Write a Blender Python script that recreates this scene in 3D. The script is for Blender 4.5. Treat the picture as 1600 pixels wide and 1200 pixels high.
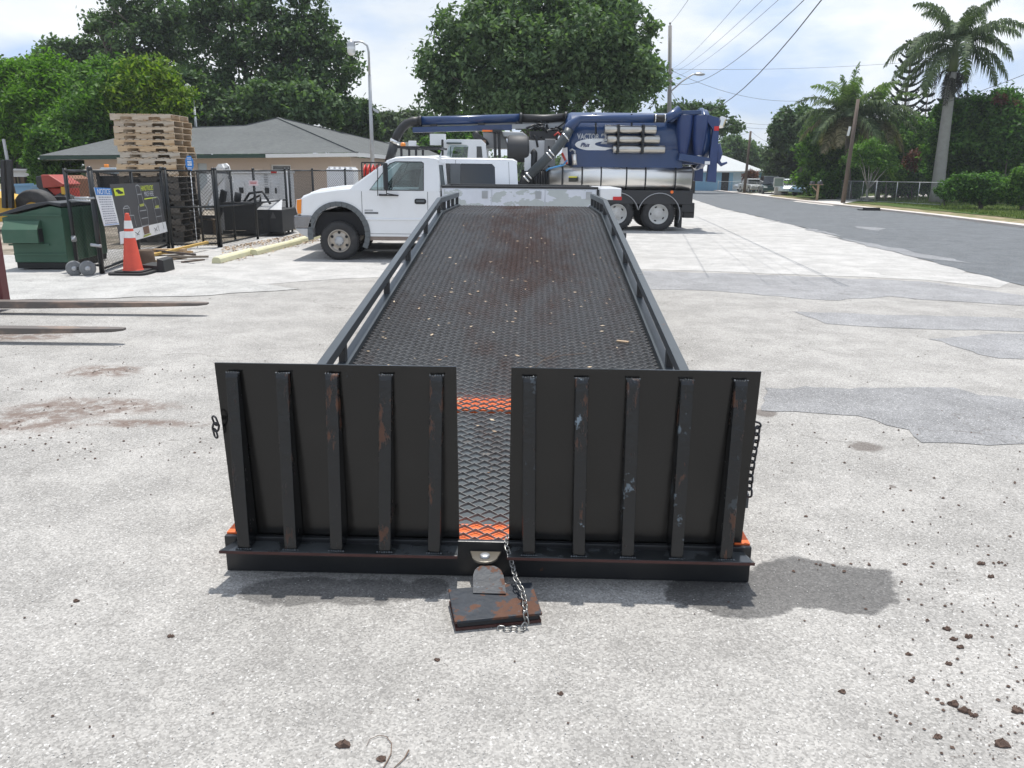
import bpy, bmesh, math, random
import numpy as np
from mathutils import Vector, Matrix
R = math.radians
rnd = random.Random(7)
for o in list(bpy.data.objects): bpy.data.objects.remove(o)
scn = bpy.context.scene
COL = scn.collection
# ------------------------------------------------------------------ camera
CH, CP, CR, CF = 1.888, .2636, .0098, 1244.3
cam_d = bpy.data.cameras.new('camera'); cam = bpy.data.objects.new('camera', cam_d); COL.objects.link(cam)
cam_d.sensor_width = 36; cam_d.lens = 36*CF/1600; cam_d.clip_end = 3000; cam_d.clip_start = .05
_r0 = Vector((1,0,0)); _u0 = Vector((0,math.sin(CP),math.cos(CP))); _f0 = Vector((0,math.cos(CP),-math.sin(CP)))
_rt = _r0*math.cos(CR)+_u0*math.sin(CR); _up = _u0*math.cos(CR)-_r0*math.sin(CR)
_m = Matrix((_rt,_up,-_f0)).transposed().to_4x4(); _m.translation = (0,0,CH)
cam.matrix_world = _m
scn.camera = cam
scn.render.resolution_x = 1024; scn.render.resolution_y = 768
# ------------------------------------------------------------------ sun and sky
SUN_EL, SUN_AZ = 75.5, 3          # degrees; azimuth from +Y towards +X
sun_d = bpy.data.lights.new('sun','SUN'); sun = bpy.data.objects.new('sun', sun_d); COL.objects.link(sun)
sun_d.energy = 4.2; sun_d.angle = R(.5); sun_d.color = (1,.965,.91)
_sd = Vector((math.sin(R(SUN_AZ))*math.cos(R(SUN_EL)), math.cos(R(SUN_AZ))*math.cos(R(SUN_EL)), math.sin(R(SUN_EL))))
sun.rotation_euler = _sd.to_track_quat('Z','Y').to_euler()
wld = bpy.data.worlds.new('World'); scn.world = wld; wld.use_nodes = True
wn = wld.node_tree; wn.nodes.clear()
def wnew(t, **k):
    n = wn.nodes.new(t)
    for a,b in k.items(): setattr(n,a,b)
    return n
wo = wnew('ShaderNodeOutputWorld'); bg = wnew('ShaderNodeBackground'); bg.inputs[1].default_value = .1
sky = wnew('ShaderNodeTexSky', sky_type='NISHITA', sun_disc=False, sun_elevation=R(SUN_EL), sun_rotation=R(SUN_AZ))
sky.air_density = 1.0; sky.dust_density = 1.2; sky.ozone_density = 1.5
tc = wnew('ShaderNodeTexCoord')
mp = wnew('ShaderNodeMapping'); mp.inputs['Scale'].default_value = (1.25,1.25,3.4); mp.inputs['Location'].default_value = (.45,.1,.32)
wn.links.new(tc.outputs['Generated'], mp.inputs['Vector'])
cn = wnew('ShaderNodeTexNoise'); cn.inputs['Scale'].default_value = 2.1; cn.inputs['Detail'].default_value = 8; cn.inputs['Roughness'].default_value = .56
wn.links.new(mp.outputs[0], cn.inputs['Vector'])
crp = wnew('ShaderNodeValToRGB'); crp.color_ramp.elements[0].position = .36; crp.color_ramp.elements[1].position = .60
crp.color_ramp.elements[0].color = (.62,.62,.62,1); crp.color_ramp.elements[1].color = (.97,.97,.97,1)
wn.links.new(cn.outputs[0], crp.inputs[0])
cn2 = wnew('ShaderNodeTexNoise'); cn2.inputs['Scale'].default_value = 3.4; cn2.inputs['Detail'].default_value = 5
wn.links.new(mp.outputs[0], cn2.inputs['Vector'])
cr2 = wnew('ShaderNodeValToRGB'); cr2.color_ramp.elements[0].position = .40; cr2.color_ramp.elements[1].position = .58
cr2.color_ramp.elements[0].color = (5.2,6.7,9.4,1); cr2.color_ramp.elements[1].color = (9.5,9.8,10.1,1)
wn.links.new(cn2.outputs[0], cr2.inputs[0])
wm = wnew('ShaderNodeMixRGB')
wn.links.new(crp.outputs[0], wm.inputs[0]); wn.links.new(sky.outputs[0], wm.inputs[1]); wn.links.new(cr2.outputs[0], wm.inputs[2])
wn.links.new(wm.outputs[0], bg.inputs[0]); wn.links.new(bg.outputs[0], wo.inputs[0])
vs = scn.view_settings; vs.view_transform = 'Standard'; vs.look = 'None'; vs.gamma = 1; vs.exposure = .2; vs.use_curve_mapping = False
# ------------------------------------------------------------------ where a sight line meets the site
def _ray(px, py):
    A=(px-800)/CF; B=(600-py)/CF
    a=A*math.cos(CR)-B*math.sin(CR); b=A*math.sin(CR)+B*math.cos(CR)
    return Vector((a, math.cos(CP)+b*math.sin(CP), -math.sin(CP)+b*math.cos(CP)))
def gz(Y): return 0 if Y < 30 else -.006*(min(Y,230)-30)
def V(px, py, Y):
    d=_ray(px,py); return Vector((0,0,CH))+d*(Y/d.y)
def G(px, py, z=None):
    d=_ray(px,py); zz = 0 if z is None else z
    for _ in range(30):
        P = Vector((0,0,CH))+d*((zz-CH)/d.z)
        if z is not None: return P
        zz = gz(P.y)*.5+zz*.5
    return P
# ------------------------------------------------------------------ tagging
def tag(o, label=None, cat=None, group=None, kind=None):
    if label: o['label']=label
    if cat: o['category']=cat
    if group: o['group']=group
    if kind: o['kind']=kind
    return o
def thing(name, label, cat, loc=(0,0,0), rz=0, group=None):
    o = bpy.data.objects.new(name, None); COL.objects.link(o); o.location = loc; o.rotation_euler = (0,0,rz)
    o.empty_display_size = .2
    return tag(o, label, cat, group)
def copy_tree(o, parent=None):
    c = o.copy(); COL.objects.link(c); c.parent = parent
    for ch in list(o.children): copy_tree(ch, c)
    return c
# ------------------------------------------------------------------ mesh builder
def rot(rx=0,ry=0,rz=0): return Matrix.Rotation(rz,3,'Z')@Matrix.Rotation(ry,3,'Y')@Matrix.Rotation(rx,3,'X')
class MB:
    def __init__(s): s.v=[]; s.f=[]; s.m=[]; s.s=[]; s.mi=0
    def face(s, idx, sm=False): s.f.append(tuple(idx)); s.m.append(s.mi); s.s.append(sm)
    def add(s, vs, fs, sm=False):
        b=len(s.v); s.v += [tuple(x) for x in vs]
        for f in fs: s.face([b+i for i in f], sm)
    def box(s, c, sz, M=None):
        c=Vector(c); h=Vector(sz)/2
        vs=[]
        for i in (-1,1):
            for j in (-1,1):
                for k in (-1,1):
                    p=Vector((i*h.x,j*h.y,k*h.z)); vs.append(c+(M@p if M else p))
        s.add(vs, [(0,1,3,2),(4,6,7,5),(0,4,5,1),(2,3,7,6),(0,2,6,4),(1,5,7,3)]); return s
    def bb(s, x0,x1,y0,y1,z0,z1): return s.box(((x0+x1)/2,(y0+y1)/2,(z0+z1)/2),(abs(x1-x0),abs(y1-y0),abs(z1-z0)))
    def prism(s, pts, a0, a1, axis='y', sm=False, inset=0):
        # pts: 2D polygon; axis y -> (x,z), axis x -> (y,z), axis z -> (x,y)
        def P(p,a):
            if axis=='y': return (p[0],a,p[1])
            if axis=='x': return (a,p[0],p[1])
            return (p[0],p[1],a)
        n=len(pts); b=len(s.v); s.v += [P(p,a0) for p in pts]+[P(p,a1) for p in pts]
        s.face(range(b,b+n)); s.face(range(b+2*n-1,b+n-1,-1))
        for i in range(n):
            j=(i+1)%n; s.face((b+j,b+i,b+n+i,b+n+j), sm)
        return s
    def loft(s, rings, sm=True, cap=True, closed=True):
        b=len(s.v); n=len(rings[0])
        for r in rings: s.v += [tuple(p) for p in r]
        for k in range(len(rings)-1):
            for i in range(n if closed else n-1):
                j=(i+1)%n
                s.face((b+k*n+i,b+k*n+j,b+(k+1)*n+j,b+(k+1)*n+i), sm)
        if cap and closed:
            s.face(range(b+n-1,b-1,-1)); s.face(range(b+(len(rings)-1)*n, b+len(rings)*n))
        return s
    def tube(s, path, r, n=8, cap=True, sm=True):
        path=[Vector(p) for p in path]; rr = r if isinstance(r,(list,tuple)) else [r]*len(path)
        rings=[]; ref=None
        for i,p in enumerate(path):
            t=(path[min(i+1,len(path)-1)]-path[max(i-1,0)]).normalized()
            if ref is None:
                ref = Vector((0,0,1)) if abs(t.z)<.9 else Vector((1,0,0))
            a=(ref-t*ref.dot(t))
            if a.length<1e-5: a=Vector((1,0,0))-t*t.x
            a.normalize(); b_=t.cross(a); ref=a
            rings.append([p+(a*math.cos(2*math.pi*k/n)+b_*math.sin(2*math.pi*k/n))*rr[i] for k in range(n)])
        return s.loft(rings, sm, cap)
    def cyl(s, p0, p1, r, n=16, r1=None): return s.tube([p0,p1],[r, r if r1 is None else r1],n)
    def bar(s, p0, p1, w, h, up=(0,0,1)):
        p0=Vector(p0);p1=Vector(p1);t=(p1-p0).normalized();up=Vector(up)
        a=t.cross(up)
        if a.length<1e-4: a=t.cross(Vector((0,1,0)))
        a.normalize(); b_=a.cross(t).normalized()
        rings=[[p+a*w/2*i+b_*h/2*j for i,j in ((-1,-1),(1,-1),(1,1),(-1,1))] for p in (p0,p1)]
        return s.loft(rings, False, True)
    def lathe(s, prof, c, axis='y', n=24, sm=True):
        # prof: list of (r, a) along axis
        rings=[]
        for r,a in prof:
            ring=[]
            for k in range(n):
                u=r*math.cos(2*math.pi*k/n); w=r*math.sin(2*math.pi*k/n)
                p={'y':(u,a,w),'x':(a,u,w),'z':(u,w,a)}[axis]
                ring.append((c[0]+p[0],c[1]+p[1],c[2]+p[2]))
            rings.append(ring)
        return s.loft(rings, sm, False)
    def sphere(s, c, r, nu=12, nv=8, sc=(1,1,1)):
        rings=[[(c[0]+r*sc[0]*math.sin(math.pi*j/nv)*math.cos(2*math.pi*i/nu), c[1]+r*sc[1]*math.sin(math.pi*j/nv)*math.sin(2*math.pi*i/nu), c[2]+r*sc[2]*math.cos(math.pi*j/nv)) for i in range(nu)] for j in range(nv+1)]
        for q in (rings[0],rings[-1]):
            for i in range(nu): q[i]=(q[i][0]+1e-4*math.cos(i),q[i][1]+1e-4*math.sin(i),q[i][2])
        return s.loft(rings, True, False)
    def ring(s, outer, inner, a0, a1, axis='y', fn=None):
        # frame between two polygons with the same number of points; fn maps (u,a,z)->xyz
        n=len(outer)
        def P(p,a):
            if fn: return fn(p[0],a,p[1])
            return (p[0],a,p[1]) if axis=='y' else (a,p[0],p[1])
        b=len(s.v); s.v += [P(p,a0) for p in outer]+[P(p,a0) for p in inner]+[P(p,a1) for p in outer]+[P(p,a1) for p in inner]
        for i in range(n):
            j=(i+1)%n
            s.face((b+i,b+j,b+n+j,b+n+i)); s.face((b+2*n+j,b+2*n+i,b+3*n+i,b+3*n+j))
            s.face((b+j,b+i,b+2*n+i,b+2*n+j)); s.face((b+n+i,b+n+j,b+3*n+j,b+3*n+i))
        return s
    def build(s, name, mat, parent=None, bevel=0, loc=None, fix=True):
        me=bpy.data.meshes.new(name); me.from_pydata(s.v,[],s.f)
        mats = mat if isinstance(mat,(list,tuple)) else [mat]
        for m in mats: me.materials.append(m)
        me.polygons.foreach_set('material_index', s.m); me.polygons.foreach_set('use_smooth', s.s)
        if fix:
            bm=bmesh.new(); bm.from_mesh(me); bmesh.ops.recalc_face_normals(bm, faces=bm.faces); bm.to_mesh(me); bm.free()
        me.update()
        o=bpy.data.objects.new(name, me); COL.objects.link(o); o.parent=parent
        if loc: o.location=loc
        if bevel:
            b=o.modifiers.new('bevel','BEVEL'); b.width=bevel; b.segments=2; b.limit_method='ANGLE'; b.angle_limit=R(38)
        return o
def inst(me_obj, name, parent, loc=(0,0,0), M=None):
    o=bpy.data.objects.new(name, me_obj.data); COL.objects.link(o); o.parent=parent
    if M is not None: o.matrix_local = M
    else: o.location=loc
    for md in me_obj.modifiers:
        n=o.modifiers.new(md.name, md.type)
        if md.type=='BEVEL': n.width=md.width; n.segments=md.segments; n.limit_method='ANGLE'; n.angle_limit=md.angle_limit
    return o
def mesh_np(name, verts, k, mat, parent=None):
    """verts (N*k,3): N separate k-gons"""
    N=len(verts)//k
    me=bpy.data.meshes.new(name); me.vertices.add(len(verts)); me.vertices.foreach_set('co', verts.astype(np.float32).ravel())
    me.loops.add(N*k); me.loops.foreach_set('vertex_index', np.arange(N*k,dtype=np.int32))
    me.polygons.add(N); me.polygons.foreach_set('loop_start', np.arange(0,N*k,k,dtype=np.int32)); me.polygons.foreach_set('loop_total', np.full(N,k,dtype=np.int32))
    me.materials.append(mat); me.update(calc_edges=True)
    o=bpy.data.objects.new(name, me); COL.objects.link(o); o.parent=parent
    return o
def text(txt, name, mat, parent, loc, size, rotm=(R(90),0,0), shear=0, sx=1, extrude=.002, align='CENTER', fn=None, bold=0):
    cu=bpy.data.curves.new(name,'FONT'); cu.body=txt; cu.size=size; cu.align_x=align; cu.align_y='CENTER'; cu.extrude=extrude; cu.shear=shear; cu.resolution_u=3; cu.offset=bold
    to=bpy.data.objects.new('tmp',cu); COL.objects.link(to)
    dg=bpy.context.evaluated_depsgraph_get(); me=bpy.data.meshes.new_from_object(to.evaluated_get(dg)); bpy.data.objects.remove(to)
    me.materials.clear(); me.materials.append(mat)
    M=Matrix.Translation(loc)@(rotm if isinstance(rotm,Matrix) else rot(*rotm)).to_4x4()@Matrix.Diagonal((sx,1,1,1))
    for v in me.vertices:
        v.co = M@v.co
        if fn: v.co = fn(v.co)
    o=bpy.data.objects.new(name,me); COL.objects.link(o); o.parent=parent
    return o
# ------------------------------------------------------------------ materials
class NT:
    def __init__(s, name):
        s.mat=bpy.data.materials.new(name); s.mat.use_nodes=True; s.t=s.mat.node_tree; s.t.nodes.clear()
        s.out=s.t.nodes.new('ShaderNodeOutputMaterial'); s.tc=s.t.nodes.new('ShaderNodeTexCoord'); s.vec=s.tc.outputs['Object']
    def _set(s, sock, v):
        if isinstance(v, bpy.types.NodeSocket): s.t.links.new(v, sock)
        elif isinstance(v,(tuple,list)) and len(v)==3 and sock.type=='RGBA': sock.default_value=(*v,1)
        else: sock.default_value=v
    def math(s, op, a, b=None, c=None, clamp=False):
        n=s.t.nodes.new('ShaderNodeMath'); n.operation=op; n.use_clamp=clamp; s._set(n.inputs[0],a)
        if b is not None: s._set(n.inputs[1],b)
        if c is not None: s._set(n.inputs[2],c)
        return n.outputs[0]
    def map(s, scale=(1,1,1), loc=(0,0,0), rotz=0, vec=None):
        n=s.t.nodes.new('ShaderNodeMapping'); s._set(n.inputs[0], vec or s.vec); n.inputs['Scale'].default_value=scale; n.inputs['Location'].default_value=loc; n.inputs['Rotation'].default_value=(0,0,rotz)
        return n.outputs[0]
    def noise(s, scale, detail=3, rough=.5, vec=None, dist=0):
        n=s.t.nodes.new('ShaderNodeTexNoise'); s._set(n.inputs['Vector'], vec or s.vec); n.inputs['Scale'].default_value=scale; n.inputs['Detail'].default_value=detail; n.inputs['Roughness'].default_value=rough; n.inputs['Distortion'].default_value=dist
        return n.outputs['Fac']
    def vor(s, scale, feature='F1', vec=None, out='Distance', rand=1):
        n=s.t.nodes.new('ShaderNodeTexVoronoi'); n.feature=feature; s._set(n.inputs['Vector'], vec or s.vec); n.inputs['Scale'].default_value=scale; n.inputs['Randomness'].default_value=rand
        return n.outputs[out]
    def step(s, v, lo, hi):
        n=s.t.nodes.new('ShaderNodeMapRange'); n.interpolation_type='SMOOTHSTEP'; s._set(n.inputs[0],v); n.inputs[1].default_value=lo; n.inputs[2].default_value=hi
        return n.outputs[0]
    def mix(s, f, a, b):
        n=s.t.nodes.new('ShaderNodeMixRGB'); s._set(n.inputs[0],f); s._set(n.inputs[1],a); s._set(n.inputs[2],b); return n.outputs[0]
    def mul(s, a, b, f=1):
        n=s.t.nodes.new('ShaderNodeMixRGB'); n.blend_type='MULTIPLY'; s._set(n.inputs[0],f); s._set(n.inputs[1],a); s._set(n.inputs[2],b); return n.outputs[0]
    def grey(s, v, lo, hi):
        n=s.t.nodes.new('ShaderNodeMapRange'); s._set(n.inputs[0],v); n.inputs[3].default_value=lo; n.inputs[4].default_value=hi
        c=s.t.nodes.new('ShaderNodeCombineColor'); 
        for i in range(3): s.t.links.new(n.outputs[0], c.inputs[i])
        return c.outputs[0]
    def bump(s, h, strength, dist=.01):
        n=s.t.nodes.new('ShaderNodeBump'); s._set(n.inputs['Height'],h); n.inputs['Strength'].default_value=strength; n.inputs['Distance'].default_value=dist; return n.outputs[0]
    def info(s): 
        n=s.t.nodes.new('ShaderNodeObjectInfo'); return n.outputs['Random']
    def island(s):
        n=s.t.nodes.new('ShaderNodeNewGeometry'); return n.outputs['Random Per Island']
    def bsdf(s, col, rough=.5, metal=0, spec=.5, coat=0, normal=None, alpha=None, trans=None, ior=None, emit=None):
        n=s.t.nodes.new('ShaderNodeBsdfPrincipled'); s._set(n.inputs['Base Color'],col); s._set(n.inputs['Roughness'],rough); s._set(n.inputs['Metallic'],metal)
        n.inputs['Specular IOR Level'].default_value=spec; n.inputs['Coat Weight'].default_value=coat; n.inputs['Coat Roughness'].default_value=.08
        if normal is not None: s._set(n.inputs['Normal'],normal)
        if trans is not None: n.inputs['Transmission Weight'].default_value=trans
        if ior: n.inputs['IOR'].default_value=ior
        s.t.links.new(n.outputs[0], s.out.inputs[0]); return n
_mc={}
def M(name, col, rough=.5, metal=0, var=.15, sc=3, bump=0, bsc=40, spec=.5, coat=0, dirt=0, dirtcol=(.22,.17,.12), dsc=2, rust=0, rustcol=(.16,.055,.02), rsc=6, rand=0):
    if name in _mc: return _mc[name]
    n=NT(name); c=n.mul(tuple(col), n.grey(n.noise(sc,4,.6),1-var*1.4,1+var*1.4))
    if rand: c=n.mul(c, n.grey(n.info(),1-rand,1+rand*.6))
    rg=rough
    if dirt: c=n.mix(n.math('MULTIPLY', n.step(n.noise(dsc,6,.65),.45,.75), dirt), c, dirtcol)
    if rust:
        m=n.step(n.noise(rsc,7,.7),.72-rust*.3,.76-rust*.3+.03); c=n.mix(m,c,n.mix(n.noise(rsc*6,3),rustcol,tuple(x*1.7 for x in rustcol))); rg=n.math('ADD',n.math('MULTIPLY',m,.4),rough,clamp=True)
    nm=n.bump(n.noise(bsc,4,.6),bump,.01) if bump else None
    n.bsdf(c,rg,metal,spec,coat,nm); _mc[name]=n.mat; return n.mat
def glass(name, tint=(.05,.07,.07), rough=.03, alpha=.5):
    if name in _mc: return _mc[name]
    n=NT(name); t=n.t
    gl=t.nodes.new('ShaderNodeBsdfGlossy'); gl.inputs['Roughness'].default_value=rough; gl.inputs[0].default_value=(.9,.95,.95,1)
    tr=t.nodes.new('ShaderNodeBsdfTransparent'); tr.inputs[0].default_value=(*[min(1,x*6+alpha) for x in tint],1)
    fr=t.nodes.new('ShaderNodeFresnel'); fr.inputs[0].default_value=1.6
    ms=t.nodes.new('ShaderNodeMixShader'); t.links.new(n.math('MULTIPLY_ADD',fr.outputs[0],1.0,.04),ms.inputs[0]); t.links.new(tr.outputs[0],ms.inputs[1]); t.links.new(gl.outputs[0],ms.inputs[2])
    t.links.new(ms.outputs[0], n.out.inputs[0]); _mc[name]=n.mat; return n.mat
def leafmat(name, c1, c2, trans=.3, rough=.45):
    if name in _mc: return _mc[name]
    n=NT(name); t=n.t
    f=n.math('ADD', n.math('MULTIPLY',n.island(),.6), n.math('MULTIPLY',n.noise(.45,2),.55), clamp=True)
    c=n.mix(n.step(f,.30,.78), tuple(v*.85 for v in c1), tuple(v*1.1 for v in c2))
    pb=n.bsdf(c, max(rough,.55), 0, .15)
    tl=t.nodes.new('ShaderNodeBsdfTranslucent'); t.links.new(n.mul(c,(1.35,1.6,.6)), tl.inputs[0])
    ms=t.nodes.new('ShaderNodeMixShader'); ms.inputs[0].default_value=trans
    t.links.new(pb.outputs[0],ms.inputs[1]); t.links.new(tl.outputs[0],ms.inputs[2]); t.links.new(ms.outputs[0],n.out.inputs[0])
    _mc[name]=n.mat; return n.mat
black_paint=M('black_paint',(.012,.013,.015),.33,0,.3,5,.08,60,dirt=.25,dirtcol=(.05,.045,.04),rust=.12)
black_metal=M('black_metal',(.016,.017,.019),.4,0,.3,5,rust=.18,rsc=9)
dark_steel=M('dark_steel',(.035,.037,.04),.5,.3,.3,4,.1,30,rust=.25)
rubber=M('rubber',(.03,.03,.031),.75,0,.2,8,.25,50,dirt=.35,dirtcol=(.12,.11,.1),dsc=5)
white_paint=M('white_paint',(.78,.79,.80),.28,0,.02,2,coat=.5,dirt=.10,dirtcol=(.5,.47,.42),dsc=3)
white_flat=M('white_flat',(.74,.75,.76),.5,0,.04,2,dirt=.2,dirtcol=(.45,.42,.38))
grey_plastic=M('grey_plastic',(.11,.12,.125),.6,0,.1,4)
chrome=M('chrome',(.75,.74,.72),.18,1,.1,4,dirt=.2,dirtcol=(.25,.23,.2))
alu=M('polished_aluminium',(.80,.78,.74),.30,1,.04,1.5)
steel_grey=M('galvanised_steel',(.42,.43,.44),.42,.7,.15,6)
blue_paint=M('blue_paint',(.008,.036,.12),.3,0,.2,1.5,coat=.4,dirt=.25,dirtcol=(.06,.08,.13),dsc=1.2)
dark_int=M('dark_interior',(.02,.02,.022),.8)
seat_grey=M('seat_grey',(.2,.2,.2),.8)
orange_paint=M('orange_paint',(.75,.13,.02),.5,0,.15,8,dirt=.35,dirtcol=(.25,.12,.04),dsc=9)
red_paint=M('red_paint',(.5,.045,.03),.45,0,.15,4,dirt=.2,rust=.1)
yellow_paint=M('yellow_paint',(.55,.33,.03),.5,0,.15,4,dirt=.3,rust=.1)
wood=M('weathered_wood',(.36,.26,.17),.85,0,.25,5,.3,30,rand=.35)
lamp_lens=M('amber_lens',(.8,.25,.03),.2,0,.05)
red_lens=M('red_lens',(.55,.02,.02),.2,0,.05)
clear_lens=M('clear_lens',(.7,.72,.72),.1,.3,.05)
window_dark=M('dark_window_glass',(.015,.018,.02),.06,0,.1,spec=.8)
concrete=M('concrete',(.42,.40,.37),.9,0,.12,2,.3,40,dirt=.2)
bark=M('bark',(.10,.085,.07),.9,0,.3,6,.6,14)
tint_glass=glass('tinted_glass',(.05,.07,.07),.03,.42)
# ================================================================== GROUND
def sheet(name, pts, zoff, mat, jitter=0, seg=1.0, kind='structure', smooth_edges=True):
    P=[]
    n=len(pts)
    for i in range(n):
        a=Vector(pts[i][:2]); b=Vector(pts[(i+1)%n][:2]); L=(b-a).length
        k=max(1,min(60,int(L/seg))) if jitter else 1
        for q in range(k):
            p=a.lerp(b,q/k)
            if jitter and q: p += Vector((rnd.gauss(0,jitter),rnd.gauss(0,jitter)))
            P.append(p)
    bm=bmesh.new(); vs=[bm.verts.new((p.x,p.y,0)) for p in P]; bm.faces.new(vs)
    for y in (30,230):
        bmesh.ops.bisect_plane(bm, geom=bm.verts[:]+bm.edges[:]+bm.faces[:], plane_co=(0,y,0), plane_no=(0,1,0))
    bmesh.ops.triangulate(bm, faces=bm.faces[:])
    for v in bm.verts: v.co.z=gz(v.co.y)+zoff
    bmesh.ops.recalc_face_normals(bm, faces=bm.faces)
    me=bpy.data.meshes.new(name); bm.to_mesh(me); bm.free()
    if me.polygons and me.polygons[0].normal.z<0: me.flip_normals()
    me.materials.append(mat); o=bpy.data.objects.new(name,me); COL.objects.link(o)
    return tag(o,kind=kind)
def ellipse_mask(n, specs, edge=.35, ns=2.2):
    tot=None
    wob=n.math('MULTIPLY', n.math('SUBTRACT', n.noise(ns,6,.65),.5), 1.6)
    for (cx,cy,rx,ry) in specs:
        mpn=n.t.nodes.new('ShaderNodeMapping'); mpn.vector_type='POINT'; n._set(mpn.inputs[0],n.vec)
        mpn.inputs['Scale'].default_value=(1/rx,1/ry,0); mpn.inputs['Location'].default_value=(-cx/rx,-cy/ry,0)
        ln=n.t.nodes.new('ShaderNodeVectorMath'); ln.operation='LENGTH'; n.t.links.new(mpn.outputs[0],ln.inputs[0])
        d=n.math('ADD', ln.outputs['Value'], wob)
        m=n.math('SUBTRACT',1,n.step(d,1-edge/2,1+edge/2))
        tot = m if tot is None else n.math('MAXIMUM',tot,m)
    return tot
def epx(x0,y0,x1,y1):
    xm=(x0+x1)/2; ym=(y0+y1)/2
    a=G(x0,ym); b=G(x1,ym); c=G(xm,y0); d=G(xm,y1)
    return ((a.x+b.x)/2,(c.y+d.y)/2,abs(b.x-a.x)/2,abs(c.y-d.y)/2)
def asphalt(name, base, contrast=1, wet=False, speck=1):
    n=NT(name)
    c=n.mul(tuple(base), n.grey(n.noise(.35,5,.6),.86,1.14))
    c=n.mul(c, n.grey(n.step(n.noise(1.7,7,.72),.35,.65),.84,1.09))
    agg=n.vor(125,'F1',out='Color'); sep=n.t.nodes.new('ShaderNodeSeparateColor'); n.t.links.new(agg,sep.inputs[0])
    c=n.mul(c, n.grey(sep.outputs[0],1-.42*contrast,1+.28*contrast))
    c=n.mul(c, n.grey(n.noise(45,4,.65),.86,1.13))
    c=n.mix(n.math('MULTIPLY',n.step(sep.outputs[1],.965,.97),.5), c, (.66,.65,.63))
    c=n.mix(n.math('MULTIPLY',n.step(n.noise(17,4,.7),.655,.69),.5*speck), c, (.10,.085,.075))
    # fine cracks
    w=n.t.nodes.new('ShaderNodeVectorMath'); w.operation='ADD'
    nz=n.t.nodes.new('ShaderNodeTexNoise'); nz.inputs['Scale'].default_value=1.3; nz.inputs['Detail'].default_value=6; n.t.links.new(n.vec,nz.inputs['Vector'])
    sc=n.t.nodes.new('ShaderNodeVectorMath'); sc.operation='SCALE'; n.t.links.new(nz.outputs['Color'],sc.inputs[0]); sc.inputs['Scale'].default_value=1.6
    n.t.links.new(n.vec,w.inputs[0]); n.t.links.new(sc.outputs[0],w.inputs[1])
    cr=n.vor(.42,'DISTANCE_TO_EDGE',vec=w.outputs[0])
    crm=n.math('MULTIPLY', n.math('SUBTRACT',1,n.step(cr,.0,.006)), n.step(n.noise(.5,3),.47,.6))
    c=n.mix(n.math('MULTIPLY',crm,.55), c, (.10,.09,.08))
    h=n.math('ADD', n.math('MULTIPLY',sep.outputs[2],.7), n.noise(60,3,.6))
    rg=.92
    nodes_after=[]
    if wet:
        dirt=ellipse_mask(n,[epx(-60,640,130,675),epx(20,622,250,650),epx(105,572,215,590),epx(120,655,320,668),epx(-20,520,110,532)],.9,2.5)
        dirt=n.math('MULTIPLY',dirt,n.step(n.noise(7,6,.72),.36,.58))
        c=n.mix(n.math('MULTIPLY',dirt,.8), c, (.14,.095,.075))
        wetm=ellipse_mask(n,[epx(1025,893,1260,962),epx(1150,872,1400,955)],.16,2.6)
        wet2=ellipse_mask(n,[epx(380,900,560,948),epx(500,905,660,944),epx(640,900,700,935)],.3,5)
        wm_=n.math('MAXIMUM',wetm,n.math('MULTIPLY',wet2,.85))
        c=n.mix(wm_, c, n.mul(c,(.38,.38,.385)))
        rg=n.math('SUBTRACT',.92,n.math('MULTIPLY',wm_,.3))
        oil=ellipse_mask(n,[epx(1325,690,1375,705),epx(1180,640,1215,652),epx(1390,758,1400,763)],.5,6)
        c=n.mix(n.math('MULTIPLY',oil,.65), c, (.08,.06,.05))
    n.bsdf(c,rg,0,.25,normal=n.bump(h,.55,.006)); return n.mat
lot_mat=asphalt('worn_asphalt',(.352,.340,.322),.75,True)
shell_mat=asphalt('crushed_shell',(.445,.435,.42),.5,speck=.35)
patch_mat=asphalt('patched_asphalt',(.255,.255,.258),.8,speck=.5)
road_mat=asphalt('road_asphalt',(.135,.145,.155),.6,speck=.1)
n=NT('lawn'); c=n.mix(n.step(n.noise(.5,5,.6),.35,.65),(.05,.10,.022),(.11,.13,.045)); c=n.mul(c,n.grey(n.noise(9,5,.7),.6,1.4)); n.bsdf(c,.9,0,.1,normal=n.bump(n.noise(30,4),1,.05)); lawn_mat=n.mat
n=NT('verge'); c=n.mix(n.step(n.noise(1.6,6,.7),.4,.62),(.14,.15,.06),(.33,.26,.19)); c=n.mul(c,n.grey(n.noise(14,4,.7),.7,1.3)); n.bsdf(c,.95,0,.1,normal=n.bump(n.noise(20,4),.6,.03)); verge_mat=n.mat
n=NT('yard_dirt'); c=n.mix(n.step(n.noise(.8,6,.7),.35,.65),(.33,.29,.24),(.16,.14,.11)); c=n.mul(c,n.grey(n.noise(16,4,.7),.7,1.3)); n.bsdf(c,.95,0,.1); yard_mat=n.mat
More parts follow.
